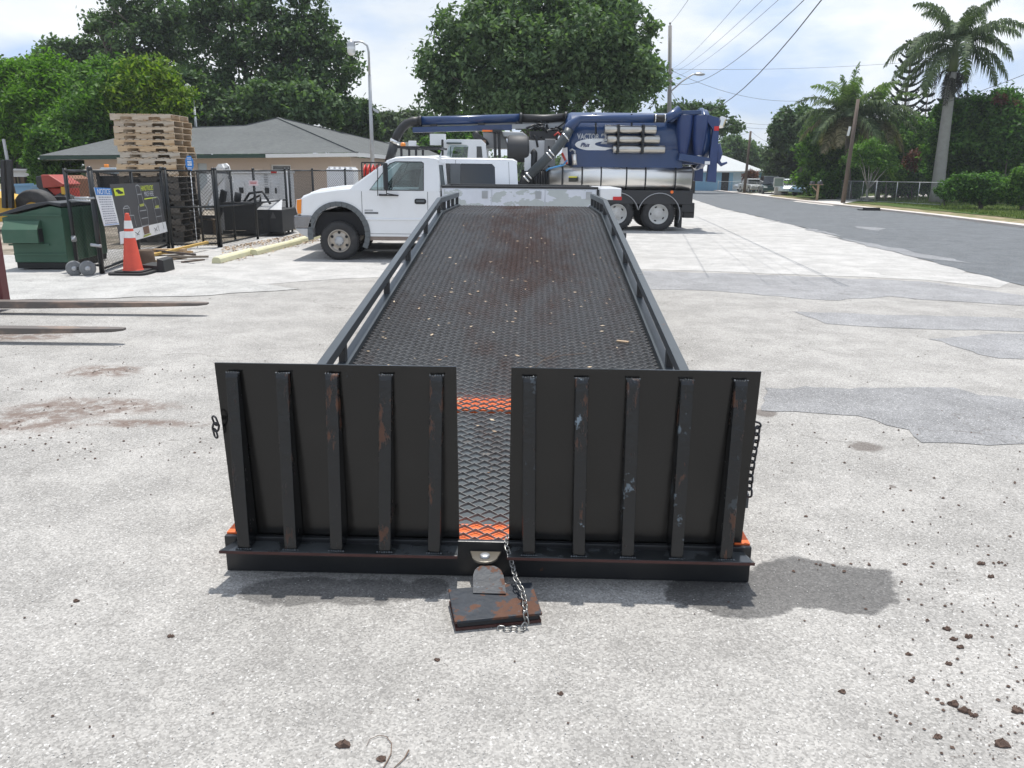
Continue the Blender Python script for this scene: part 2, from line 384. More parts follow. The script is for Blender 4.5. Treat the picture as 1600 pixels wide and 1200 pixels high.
# terrain to the horizon
sheet('ground',[(-700,-40),(700,-40),(700,1400),(-700,1400)],-.012,verge_mat)
sheet('parking_lot',[(-45,-12),(16,-12),(13.5,4),G(1600,447),G(1190,340),G(1124,325),G(1085,312),G(1045,299),(-45,120)],0,lot_mat)
sheet('shell_ground',[(-30,12.5),G(60,452),G(300,446),G(470,440),G(640,432),G(1000,421),G(1200,428),G(1450,438),G(1560,450),G(1580,441),G(1190,340),G(1124,325),G(1085,312),G(1045,299),(-6.0,100),(-6.3,26),(-30,26)],.004,shell_mat,.12,.7)
sheet('yard_ground',[(-34,17),(-10.5,17.2),(-8.5,19.4),(-7.3,19.8),(-6.9,24.6),(-6.5,34),(-6.5,60),(-34,60)],.008,yard_mat,.12,.6)
def poly_px(l): return [G(*a) for a in l]
sheet('asphalt_patch',poly_px([(1195,606),(1490,606),(1530,618),(1600,625),(1700,640),(1760,690),(1600,694),(1440,692),(1420,672),(1340,650),(1190,642)]),.004,patch_mat,.02,.12)
sheet('asphalt_patch',poly_px([(1000,423),(1200,430),(1440,440),(1600,462),(1700,480),(1600,478),(1470,470),(1390,463),(1310,470),(1120,455),(1000,452)]),.004,asphalt('faded_patch',(.29,.29,.295),.8,speck=.4),.04,.25)
sheet('asphalt_patch',poly_px([(1240,487),(1600,498),(1640,520),(1500,516),(1380,512),(1290,506)]),.004,bpy.data.materials['faded_patch'],.04,.25)
sheet('asphalt_patch',poly_px([(1450,530),(1640,520),(1700,570),(1560,560)]),.004,bpy.data.materials['faded_patch'],.04,.2)
sheet('asphalt_patch',poly_px([(-80,428),(330,432),(470,452),(330,462),(60,468),(-80,470)]),.008,asphalt('pale_patch',(.42,.415,.40),.8,speck=.4),.05,.3)
# road, its far bend and the kerb beyond it
rl=[G(1860,505),G(1600,447),G(1400,395),G(1190,340),G(1124,325),G(1085,312),G(1045,299)]
rr=[G(1050,293),G(1110,297.6),G(1180,306.5),G(1264,317),G(1460,339),G(1600,357),G(1860,392)]
sheet('road',rl+rr,.008,road_mat,.03,.6)
sheet('road_edge_wear',poly_px([(1190,342),(1290,362),(1330,372),(1260,360)])+poly_px([(1262,357.5)]),.012,asphalt('worn_road_edge',(.25,.255,.265),.7,speck=.2),.05,.4)
sheet('road_edge_wear',poly_px([(1335,354),(1385,357),(1375,361),(1340,357)]),.012,bpy.data.materials['worn_road_edge'],.03,.3)
sheet('road_edge_wear',poly_px([(1290,368),(1420,392),(1520,412),(1450,405),(1370,388)]),.012,bpy.data.materials['worn_road_edge'],.06,.4)
def strip_mesh(name,line,off,w,h,mat,kind='structure'):
    mb=MB(); rings=[]
    for i,p in enumerate(line):
        t=(Vector(line[min(i+1,len(line)-1)][:2])-Vector(line[max(i-1,0)][:2])).normalized(); nrm=Vector((t.y,-t.x))
        a=Vector(p[:2])+nrm*off; b=a+nrm*w; z=gz(p[1])
        rings.append([(a.x,a.y,z-.02),(a.x,a.y,z+h),(b.x,b.y,z+h+.01),(b.x,b.y,z-.02)])
    mb.loft(rings,False,True); o=mb.build(name,mat); return tag(o,kind=kind)
kerb_line=[p for p in rr]
mk=M('pale_kerb',(.55,.50,.46),.9,0,.12,1.5,dirt=.25,dirtcol=(.35,.28,.22),dsc=1)
strip_mesh('kerb',kerb_line,0.02,.42,.10,mk) if (rr[3][0]-rr[2][0])*1>0 and False else None
kl=[]
for i in range(len(rr)-1):
    for q in range(6): kl.append(Vector(rr[i]).lerp(Vector(rr[i+1]),q/6))
kl.append(Vector(rr[-1]))
kl=kl[::-1]   # near to far, so the strip offsets away from the road
strip_mesh('kerb',kl,.02,.45,.10,mk)
def off_line(line,d):
    out=[]
    for i,p in enumerate(line):
        t=(Vector(line[min(i+1,len(line)-1)][:2])-Vector(line[max(i-1,0)][:2])).normalized(); out.append(Vector(p[:2])+Vector((t.y,-t.x))*d)
    return out
la=off_line(kl,.47)
sheet('grass_lawn',[tuple(p) for p in off_line(kl,3.4)]+[(24,118),(110,118),(110,20)],.012,lawn_mat,.25,1.2)
sheet('driveway',poly_px([(1238,315),(1300,322),(1345,313.5),(1400,309),(1470,306),(1470,303),(1380,305),(1310,311)]),.017,M('pale_concrete_path',(.55,.52,.48),.9,0,.1,2),.05,1)
sheet('driveway',poly_px([(1172,303),(1198,306.5),(1232,300),(1226,298)]),.017,bpy.data.materials['pale_concrete_path'],.05,1)
sheet('driveway',poly_px([(1120,297),(1145,300.5),(1240,296),(1238,294.5),(1180,296)]),.017,bpy.data.materials['pale_concrete_path'],.05,1)
# loose stones and clods
def pebbles(name, n, region, s0, s1, mat, seed, zoff=.004):
    r=np.random.RandomState(seed); base=np.array([[1,0,0],[-1,0,0],[0,1,0],[0,-1,0],[0,0,1],[0,0,-.4]],float)
    tri=[(0,2,4),(2,1,4),(1,3,4),(3,0,4)]
    out=[]
    for i in range(n):
        p=region(r); s=s0+(s1-s0)*r.rand()**3; sc=np.array([s*(.7+.6*r.rand()),s*(.7+.6*r.rand()),s*(.5+.4*r.rand())]); a=r.rand()*6.3
        v=base*(1+.35*(r.rand(6,1)-.5))*sc; c,sn=math.cos(a),math.sin(a); v=np.stack([v[:,0]*c-v[:,1]*sn,v[:,0]*sn+v[:,1]*c,v[:,2]],1)+np.array([p[0],p[1],zoff])
        for t in tri: out += [v[t[0]],v[t[1]],v[t[2]]]
    o=mesh_np(name,np.array(out),3,mat); return tag(o,kind='stuff')
clod_mat=M('dry_clod',(.10,.065,.05),.95,0,.3,9)
def reg_px(x0,y0,x1,y1,pw=1):
    def f(r):
        P=G(x0+(x1-x0)*r.rand()**pw, y0+(y1-y0)*r.rand()); return (P.x,P.y)
    return f
o=pebbles('scattered_clods',330,reg_px(1300,880,1640,1190,.6),.002,.010,clod_mat,1); 
o=pebbles('scattered_clods',260,reg_px(1190,640,1620,900),.003,.012,clod_mat,2)
o=pebbles('scattered_clods',330,reg_px(-30,560,330,720),.003,.012,clod_mat,3)
o=pebbles('scattered_clods',110,reg_px(0,700,1300,1195),.002,.007,clod_mat,4)
o=pebbles('scattered_clods',900,reg_px(-40,420,1600,600),.004,.012,M('grit',(.2,.18,.16),.9,0,.3,9),5)
o=pebbles('loose_grit',5200,reg_px(-60,640,1660,1250),.0012,.0038,M('pale_grit',(.5,.49,.47),.9,0,.35,60),6)
cl=[(1480,984,.014),(1490,1000,.013),(1513,996,.014),(1500,1012,.012),(1419,1023,.011),(1482,1038,.012),(1490,1102,.017),(1507,1112,.018),(1521,1119,.012),(1589,1112,.018),(1565,1164,.022),(1465,1152,.012),(1316,1082,.012),(1424,1065,.01),(1532,882,.016),(1548,902,.013),(537,1165,.02),(596,1187,.014),(683,1032,.010),(876,1085,.010),(119,940,.012),(267,995,.011)]
for i,(px,py,s) in enumerate(cl):
    P=G(px,py); mb=MB(); r2=random.Random(i); mb.sphere((0,0,s*.3),s,9,7,(1.2,.85,.6))
    mb.v=[(x*(1+.30*math.sin(5*y/s+i)+r2.uniform(-.15,.15)),y*(1+.32*math.cos(4*x/s+i)+r2.uniform(-.15,.15)),max(-.001,z*(1+.35*math.sin(5*x/s+2*i)+r2.uniform(-.2,.2)))) for x,y,z in mb.v]; mb.s=[False]*len(mb.s)
    o=mb.build('dirt_clod',clod_mat,loc=P)
    side = 'near the lower right edge of the photo' if px>1000 else 'on the pale asphalt in the foreground'
    tag(o,'dark brown dried clod '+side,'clod',('dirt clods at the lower right' if px>1000 else 'dirt clods in the foreground'))
# curled twig and a bit of stick
P=G(590,1180); mb=MB(); pts=[]
for px,py in ((573,1168),(578,1157),(592,1151),(604,1153),(612,1164),(611,1180),(605,1192),(599,1202)): q=G(px,py); pts.append(Vector((q.x-P.x,q.y-P.y,.006)))
mb.tube(pts,[.0008,.001,.0012,.0014,.0016,.0018,.002,.002],5); o=mb.build('twig',M('twig_bark',(.16,.11,.08),.9),loc=P); tag(o,'thin curled brown twig on the asphalt at the bottom of the photo','twig')
P=G(632,1187); mb=MB(); q=G(639,1176)-P; mb.tube([(-.03,-.045,.004),(0,0,.006),(q.x,q.y,.01)],[.0015,.002,.003],5); o=mb.build('twig',bpy.data.materials['twig_bark'],loc=P); tag(o,'short straight stick beside the curled twig','twig')

# ================================================================== FLATBED BODY
BYAW=.0274
bed=thing('tilted_flatbed','long black steel flatbed with expanded metal deck sloping up from its rear bar','truck bed',(-.117,3.441,0),-BYAW)
TA=math.tan(.1257); SB=8.55; LE=11.35; ZD=.165
def dz(s): return ZD+min(s,SB)*TA
n=NT('deck_paint'); c=n.mix(n.step(n.noise(1.1,6,.7),.50,.66),(.022,.024,.027),(.05,.03,.022)); c=n.mul(c,n.grey(n.noise(20,4,.6),.6,1.5)); n.bsdf(c,.42,.2,.5); deck_mat=n.mat
def rustmask(n):
    sx=n.t.nodes.new('ShaderNodeSeparateXYZ'); n.t.links.new(n.vec,sx.inputs[0])
    cx=n.math('SUBTRACT',1,n.step(n.math('ABSOLUTE',n.math('SUBTRACT',sx.outputs['X'],.1)),.15,1.05)); fy=n.step(sx.outputs['Y'],1.8,5.5)
    a=n.math('MULTIPLY',n.math('MULTIPLY',cx,fy),.17)
    return n.math('MULTIPLY',n.step(n.math('ADD',n.noise(1.5,8,.8,vec=n.map((1.6,.45,1))),a),.48,.78),.8)
n=NT('deck_sheet'); sy=n.t.nodes.new('ShaderNodeSeparateXYZ'); n.t.links.new(n.vec,sy.inputs[0]); c=n.mix(n.step(sy.outputs['Y'],1.2,3.2),(.085,.10,.11),(.022,.021,.021)); c=n.mix(rustmask(n),c,(.022,.013,.010)); c=n.mix(n.step(n.noise(7,5,.7),.6,.7),c,(.16,.15,.14)); n.bsdf(c,.38,.25,.5,normal=n.bump(n.noise(9,3),.2,.02)); sheet_mat=n.mat
mb=MB()
def slab(mb,x0,x1,s0,s1,d0,d1):
    # slab following the deck slope; d = offset below deck plane
    b=[(x0,s0,dz(s0)+d0),(x1,s0,dz(s0)+d0),(x1,s1,dz(s1)+d0),(x0,s1,dz(s1)+d0)]; t=[(x,y,z-d0+d1) for x,y,z in b]
    mb.add(b+t,[(3,2,1,0),(4,5,6,7),(0,1,5,4),(1,2,6,5),(2,3,7,6),(3,0,4,7)])
slab(mb,-1.17,1.17,.22,SB,-.05,-.044); slab(mb,-1.17,1.17,SB+.002,LE,-.05,-.044)
mb.build('deck_sheet',sheet_mat,bed)
o=MB(); slab(o,-1.2,1.2,.03,.215,-.05,-.018); o.build('rear_sill',orange_paint,bed)
for s0 in (1.60,): 
    o=MB(); slab(o,-1.17,1.17,s0,s0+.20,-.043,-.020); o.build('cross_member',orange_paint,bed).__setitem__('label','bright orange cross member under the grating')
# expanded metal grating
mb=MB(); LW=.115; SW=.071; nx=20; x0=-LW*nx/2-.0; nrows=int(LE/SW)
prs=random.Random(3)
for j in range(nrows):
    sA=.03+j*SW
    if sA+SW>LE: break
    for i in range(nx):
        for (ax,as_,bx,bs) in ((x0+i*LW,sA,x0+(i+.5)*LW,sA+SW/2),(x0+(i+.5)*LW,sA+SW/2,x0+(i+1)*LW,sA),(x0+i*LW,sA,x0+(i+.5)*LW,sA-SW/2),(x0+(i+.5)*LW,sA-SW/2,x0+(i+1)*LW,sA)):
            if as_<.02 or bs<.02 : continue
            za=dz(as_)-.012; zb=dz(bs)-.012
            if as_<bs: ha,hb=.002,.013
            else: ha,hb=.013,.002
            w=.0023
            # strand: thin blade leaning, 4-sided
            b=len(mb.v)
            mb.v += [(ax,as_-w,za+ha*.2),(ax,as_+w,za+ha*.2),(ax,as_+w*1.6,za+ha+.0045),(ax,as_-w*.4,za+ha+.0045),(bx,bs-w,zb+hb*.2),(bx,bs+w,zb+hb*.2),(bx,bs+w*1.6,zb+hb+.0045),(bx,bs-w*.4,zb+hb+.0045)]
            for f in ((b,b+4,b+7,b+3),(b+3,b+7,b+6,b+2),(b+2,b+6,b+5,b+1)): mb.face(f)
n=NT('grating_metal'); c=n.mix(rustmask(n),(.25,.24,.23),(.17,.095,.07)); c=n.mul(c,n.grey(n.noise(25,4,.6),.55,1.5)); c=n.mix(n.math('MULTIPLY',n.step(n.noise(.8,4),.5,.7),.2),c,(.12,.10,.085)); n.bsdf(c,.45,.35,.5); grat_mat=n.mat
tag(mb.build('expanded_metal',grat_mat,bed,fix=False),kind='stuff')
# side rails
n=NT('rail_paint'); c=n.mul((.045,.055,.062),n.grey(n.noise(6,5,.6),.75,1.3)); c=n.mix(n.step(n.noise(5,6,.7),.66,.7),c,(.10,.05,.03)); n.bsdf(c,.38,.15,.6); rail_mat=n.mat
for sg in (-1,1):
    for (s0,s1) in ((0.12,4.245),(4.255,SB),(SB+.004,LE)):
        mb=MB(); xa,xb=sorted((sg*1.25,sg*1.185)); slab(mb,xa,xb,s0,s1,.150,.225); mb.build('top_rail',rail_mat,bed,bevel=.004)
    for s in (.55,2.35,4.2,5.55,7.05,8.5,9.2,9.85,10.5,11.28):
        mb=MB(); mb.bb(*sorted((sg*1.243,sg*1.193)),s-.035,s+.035,dz(s)-.02,dz(s)+.152); mb.build('rail_post',black_metal,bed)
    for (s0,s1) in ((0.31,SB),(SB+.004,LE)):
        mb=MB(); xa,xb=sorted((sg*1.248,sg*1.165)); slab(mb,xa,xb,s0,s1,-.16,.022); mb.build('side_channel',rail_mat,bed)
# underframe and legs
for sg in (-1,1):
    mb=MB(); xa,xb=sg*.43-.05,sg*.43+.05
    slab(mb,xa,xb,1.2,SB,-.24,-.052); slab(mb,xa,xb,SB+.002,LE,-.24,-.052); mb.build('frame_rail',black_metal,bed)
    mb=MB(); mb.bb(sg*.43-.06,sg*.43+.06,10.6,10.75,0,dz(10)-.24); mb.bb(sg*.43-.15,sg*.43+.15,10.55,10.8,0,.02); mb.build('support_leg',black_metal,bed)
# rear bar
mb=MB(); mb.bb(-1.25,1.25,0,.028,.004,.185); mb.bb(-1.25,1.25,.03,.2,.004,.02)
mb.build('rear_bar',black_paint,bed,bevel=.004)
for sg in (-1,1):
    mb=MB(); mb.prism([(.03,.004),(.6,.06),(.6,.13),(.03,.12)],sg*1.249,sg*1.20,'x'); mb.build('side_plate',black_paint,bed)
for sg in (-1,1):
    mb=MB(); mb.bb(*sorted((sg*1.249,sg*1.175)),.03,.30,.13,.192); mb.build('corner_plate',orange_paint,bed,bevel=.003)
# ramps
n=NT('ramp_paint'); v=n.map((1,1,.25))
c=n.mul((.0035,.0034,.0034),n.grey(n.noise(5,5,.6),.7,1.35)); c=n.mix(n.math('MULTIPLY',n.step(n.noise(2.2,5,.7),.5,.75),.2),c,(.03,.026,.022)); c=n.mix(n.math('MULTIPLY',n.math('MULTIPLY',n.step(n.noise(5,7,.8),.60,.68),n.step(n.noise(1.3,2),.55,.62)),.45),c,(.10,.12,.14)); c=n.mix(n.math('MULTIPLY',n.step(n.noise(11,7,.8,vec=n.map((1,1,.4))),.66,.70),.25),c,(.08,.05,.035)); rg=n.math('ADD',n.math('MULTIPLY',n.noise(6,5,.6),.22),.10); n.bsdf(c,rg,0,.5,normal=n.bump(n.noise(5,3),.15,.02)); ramp_mat=n.mat
n=NT('shelf_paint_sheen'); w_=n.step(n.noise(7,5,.6),.46,.54); c=n.mix(w_,(.014,.016,.017),(.055,.06,.063)); n.bsdf(c,n.math('SUBTRACT',.42,n.math('MULTIPLY',w_,.25)),0,.7,normal=n.bump(n.noise(9,4),.2,.01)); shelf_mat=n.mat  # smoother wet patches, their colour lightened to stand for sky reflection
def rib_material(nm, rustA, scr, x0):
    n=NT(nm); 
    sx=n.t.nodes.new('ShaderNodeSeparateXYZ'); n.t.links.new(n.vec,sx.inputs[0])
    streak=n.noise(7,7,.72,vec=n.map((2.2,1,.7),(x0*3.1,0,0)))
    c=n.mul((.006,.0068,.008),n.grey(n.noise(16,5,.65),.6,1.5))
    hi=n.step(sx.outputs['Z'],.55,.95)
    m=n.step(n.math('ADD',streak,n.math('MULTIPLY',hi,.10*rustA)),.60,.66)
    c=n.mix(n.math('MULTIPLY',m,min(1,rustA)),c,n.mix(n.noise(30,3),(.055,.024,.014),(.12,.048,.022)))
    if scr:
        m2=n.step(n.noise(6,7,.75,vec=n.map((1.3,1,1.0),(x0*5,2,.3))),.60,.63)
        c=n.mix(n.math('MULTIPLY',m2,scr),c,(.18,.23,.27))
    n.bsdf(c,n.math('ADD',.24,n.math('MULTIPLY',m,.4),clamp=True),0,.5,normal=n.bump(n.noise(20,4),.25,.01)); return n.mat
edge_rust=M('rusty_edge',(.06,.022,.018),.7,0,.3,12,rust=.3)
weld=M('weld_bead',(.10,.11,.12),.25,.8,.3,30,.5,90)
def ramp(x0,x1,xt0,xt1,ribs,seed):
    # plate leaning very slightly, wider at the top
    r0=Vector
    mb=MB(); T=.012; yb,yt=.035,.052; zb,zt=.155,1.022
    f=[(x0,yb,zb),(x1,yb,zb),(xt1,yt,zt),(xt0,yt,zt)]; bk=[(x,y+T,z) for x,y,z in f]
    mb.add(f+bk,[(0,1,2,3),(7,6,5,4),(0,4,5,1),(1,5,6,2),(2,6,7,3),(3,7,4,0)])
    side='left' if x0<0 else 'right'
    p=mb.build('ramp_plate',ramp_mat,bed); p['label']=side+' upright black ramp plate'
    mb=MB(); mb.prism([(x0+.02,.033),(x1-.005,.033),(x1+.004 if x0<0 else x1+.03,-.105),(x0-.03 if x0<0 else x0-.004,-.105)],.150,.163,'z'); sh=mb.build('shelf',shelf_mat,p,bevel=.002)
    mb=MB(); mb.bb((x0-.03 if x0<0 else x0-.004),(x1+.004 if x0<0 else x1+.03),-.1085,-.1055,.149,.162); mb.build('rusty_lip',edge_rust,p)
    for i,(xt,xb,ra,sc) in enumerate(ribs):
        mb=MB(); w=.058
        
        def ring(x,y0_,y1_,z): return [(x-w/2,y0_,z),(x+w/2,y0_,z),(x+w/2,y1_,z),(x-w/2,y1_,z)]
        mb.loft([ring(xb,-.088,.03,.1635),ring(xb*.98+xt*.02,-.088,.03,.185),ring(xt,.012,.048,.965),ring(xt,.022,.048,.985)],False,True)
        rb=mb.build('rib',rib_material('rib_paint',ra,sc,xt),p,bevel=.006)
        if ra>.9 or sc>.5: rb['label']=('rusty' if ra>.9 else 'scuffed')+' ramp rib'
        mb=MB(); pr=random.Random(seed*9+i)
        for k in range(7):
            xx=xb-w/2-.004+k*(w+.008)/6; mb.sphere((xx,-.094+pr.random()*.003,.1665),.0045+pr.random()*.0025,6,5)
        for k in range(6):
            xx=xt-w/2+k*w/5; mb.sphere((xx,.030,.983+pr.random()*.002),.004+pr.random()*.002,6,5)
        tag(mb.build('weld',weld,p),kind='stuff')
    mb=MB(); pr=random.Random(seed)
    for k in range(75):
        xx=x0+.03+(x1-x0-.06)*k/74; mb.sphere((xx,.029,.1665),.0035+pr.random()*.002,5,4)
    tag(mb.build('weld',weld,p),kind='stuff')
    return p
RL=[(-1.155,-1.125,.35,0),(-.925,-.905,.5,0),(-.70,-.69,1.25,0),(-.455,-.465,.95,0),(-.225,-.235,1.15,0)]
RR=[(.195,.205,.5,.2),(.430,.435,.9,.95),(.660,.660,.6,.6),(.900,.885,.8,.5),(1.140,1.110,.9,.15)]
rampL=ramp(-1.205,-.128,-1.243,-.138,RL,1)
rampR=ramp(.108,1.208,.112,1.232,RR,2)
# hitch bracket, tongue and heavy foot plate
mb=MB()
arc=[(.0+.062*math.cos(a),-.055+.052*math.sin(a)*1.15) for a in [math.pi+math.pi*k/10 for k in range(11)]]
mb.prism([(-.075,-.001),(.075,-.001)]+[(p[0],p[1]) for p in arc[::-1]],.128,.140,'z'); br=mb.build('hitch_bracket',M('hitch_steel',(.16,.145,.12),.4,.6,.25,8,rust=.2),bed,bevel=.003)
mb=MB(); mb.lathe([(0.0001,.152),(.020,.152),(.024,.148),(.024,.140)],(.0,-.062,0),'z',20); mb.build('pin_head',steel_grey,br)
n=NT('flaking_plate'); c=n.mul((.022,.027,.035),n.grey(n.noise(12,5,.6),.5,1.8)); m=n.step(n.noise(9,7,.62),.52,.56); c=n.mix(m,c,n.mix(n.noise(40,3),(.07,.033,.022),(.12,.058,.036))); c=n.mix(n.math('MULTIPLY',n.step(n.noise(14,6,.7,vec=n.map((1,1,1),(3,1,0))),.62,.64),.6),c,(.10,.12,.15)); n.bsdf(c,n.math('ADD',n.math('MULTIPLY',m,.25),.5),0,.3,normal=n.bump(n.noise(30,4),.3,.01)); flake=n.mat
foot=thing('hitch_foot_plate','heavy rusty steel foot plate hanging below the hitch bracket between the ramps','hitch plate',(-.07,3.17,0),-.02)
zt=.062
q=[G(700,921,.075),G(830,909,.075),G(848,957,.05),G(712,972,.05)]
loc=foot.location
Q=[Vector((p.x-loc.x,p.y-loc.y,p.z)) for p in q]
mb=MB(); top=[tuple(p) for p in Q]; bot=[(p[0],p[1],p[2]-.012) for p in Q]
mb.add(bot+top,[(3,2,1,0),(4,5,6,7),(0,1,5,4),(1,2,6,5),(2,3,7,6),(3,0,4,7)]); mb.build('top_plate',flake,foot,bevel=.002)
mb=MB(); c0=sum((Vector(t) for t in Q),Vector())/4
low=[(c0+(Vector(p)-c0)*.985) for p in Q]; top=[(p[0],p[1],.016) for p in low]; bot=[(p[0],p[1],.004) for p in low]
mb.add(bot+top,[(3,2,1,0),(4,5,6,7),(0,1,5,4),(1,2,6,5),(2,3,7,6),(3,0,4,7)]); mb.build('bottom_plate',edge_rust,foot)
mb=MB(); mid=[(c0+(Vector(p)-c0)*.93) for p in Q]; top=[(p[0],p[1],p[2]-.013) for p in mid]; bot=[(p[0],p[1],.017) for p in mid]
mb.add(bot+top,[(3,2,1,0),(4,5,6,7),(0,1,5,4),(1,2,6,5),(2,3,7,6),(3,0,4,7)]); mb.build('core',dark_int,foot)
def L3(px,py,z): p=G(px,py,z); return (p.x-loc.x,p.y-loc.y,z)
mb=MB()
tA=Vector(L3(761,884,.122)); tB=Vector(L3(765,927,.0742)); rows=[]
for t_,hw in ((0,.030),(.06,.046),(.16,.060),(.35,.069),(.7,.072),(1,.073)):
    c_=tA.lerp(tB,t_); th=.012 if t_<.8 else .0015
    rows.append([(c_.x-hw,c_.y,c_.z),(c_.x+hw,c_.y,c_.z),(c_.x+hw,c_.y,c_.z-th),(c_.x-hw,c_.y,c_.z-th)])
mb.loft(rows,False,True)
mb.build('tongue',flake,foot)
# chains
def make_link(L,W,r):
    mb=MB(); pts=[]
    for k in range(20):
        a=2*math.pi*k/20; x=(W/2)*math.cos(a); y=(W/2)*math.sin(a)+ (L-W)/2*(1 if math.sin(a)>=0 else -1); pts.append(Vector((x,y,0)))
    n=len(pts); rings=[]
    for i,p in enumerate(pts):
        t=(pts[(i+1)%n]-pts[i-1]).normalized(); a=Vector((0,0,1)); b=t.cross(a)
        rings.append([p+(a*math.cos(2*math.pi*q/6)+b*math.sin(2*math.pi*q/6))*r for q in range(6)])
    rings.append(rings[0]); mb.loft(rings,True,False); return mb
def chain(name,label,pts,L,W,r,mat,parent=None,slack=0):
    """links along a polyline"""
    root=thing(name,label,'chain',pts[0]) if parent is None else parent
    off=Vector(pts[0]) if parent is None else Vector()
    P=[Vector(p)-off for p in pts]; seg=[(P[i+1]-P[i]).length for i in range(len(P)-1)]; tot=sum(seg); step=L-2.2*r; k=int(tot/step)
    proto=None
    for i in range(k):
        d=(i+.5)*step; j=0
        while j<len(seg)-1 and d>seg[j]: d-=seg[j]; j+=1
        c=P[j].lerp(P[j+1],min(1,d/seg[j])); t=(P[j+1]-P[j]).normalized()
        side=t.cross(Vector((0,-.6,.8)));  side=side.normalized() if side.length>.1 else Vector((1,0,0))
        up=side.cross(t)
        ang=(R(28) if i%2 else R(-52)); s2=side*math.cos(ang)+up*math.sin(ang); u2=s2.cross(t)
        Mx=Matrix((s2,t,u2)).transposed().to_4x4(); Mx.translation=c
        if proto is None: proto=make_link(L,W,r).build('link',mat,root); proto.matrix_local=Mx
        else: inst(proto,'link',root,M=Mx)
    return root
chain_mat=M('chain_steel',(.30,.30,.29),.35,.85,.25,20,rust=.15)
chp=[G(793,838,.19),G(791,852,.178),G(800,880,.135),G(806,905,.12),G(816,922,.10),G(820,940,.083),G(821,958,.068),G(823,972,.03),G(816,984,.008),G(800,983,.008),G(777,982,.008)]
chain('safety_chain','galvanised safety chain hanging from the deck over the rusty foot plate',chp,.034,.022,.0034,chain_mat)
rusty_chain=M('dark_chain',(.05,.05,.055),.45,.7,.3,20,rust=.3)
chain('ramp_chain','short dark chain hanging from the outer edge of the left ramp',[V(334,652,3.47),V(338,662,3.47),V(336,675,3.48),V(340,690,3.48)],.045,.028,.005,rusty_chain)
chain('ramp_chain','dark chain hanging down the outer edge of the right ramp',[V(1176,662,3.49),V(1184,665,3.49),V(1181,690,3.49),V(1177,712,3.49),V(1172,745,3.49),V(1170,780,3.49)],.045,.028,.005,rusty_chain)
# litter lying on the deck
def deckpt(x,s,d=0): 
    c,sn=math.cos(-BYAW),math.sin(-BYAW); return Vector((-.117+x*c-s*sn,3.441+x*sn+s*c,dz(s)+d))
r=np.random.RandomState(11); out=[]
for i in range(330):
    s=.6+7.9*r.rand()**.8; x=(r.rand()-.5)*2.25; p=deckpt(x,s,.010); a=r.rand()*6.28; l=.007+.02*r.rand()**2; w=l*(.25+.4*r.rand())
    t=np.array([math.cos(a),math.sin(a),TA*math.sin(a)+.3*(r.rand()-.5)]); b=np.array([-math.sin(a),math.cos(a),TA*math.cos(a)+.3*(r.rand()-.5)]); P=np.array(p)
    out += [P-t*l,P+b*w,P+t*l,P-b*w]
n=NT('dry_leaf'); c=n.mix(n.island(),(.16,.09,.05),(.50,.40,.28)); n.bsdf(c,.8); dry=n.mat
o=mesh_np('dry_leaf_litter',np.array(out),4,dry); tag(o,kind='stuff')
P=deckpt(.93,2.9,.018); mb=MB(); mb.box((0,0,0),(.10,.035,.012),rot(0,0,-.5)); o=mb.build('wood_offcut',wood,loc=P,bevel=.002); tag(o,'short pale wood offcut lying on the deck grating near the right rail','wood offcut')
for pts in ([(835,575),(850,562),(880,555),(915,552)],[(838,552),(855,560),(870,548)],[(862,448),(876,447),(884,443)]):
    pp=[]
    for a in pts:
        p=G(*a,.6); 
        for _ in range(12):
            s=(p.y-3.441)/math.cos(BYAW); p=G(*a,dz(s)+.012)
        pp.append(p)
    mb=MB(); b0=pp[0]; mb.tube([x-b0 for x in pp],.0022,5); o=mb.build('twig',bpy.data.materials['twig_bark'],loc=b0); tag(o,['long curved twig on the deck grating above the gap between the ramps','short bent twig just behind the long twig on the grating','small straight twig half way up the deck grating'][[575,552,448].index(pts[0][1])],'twig')
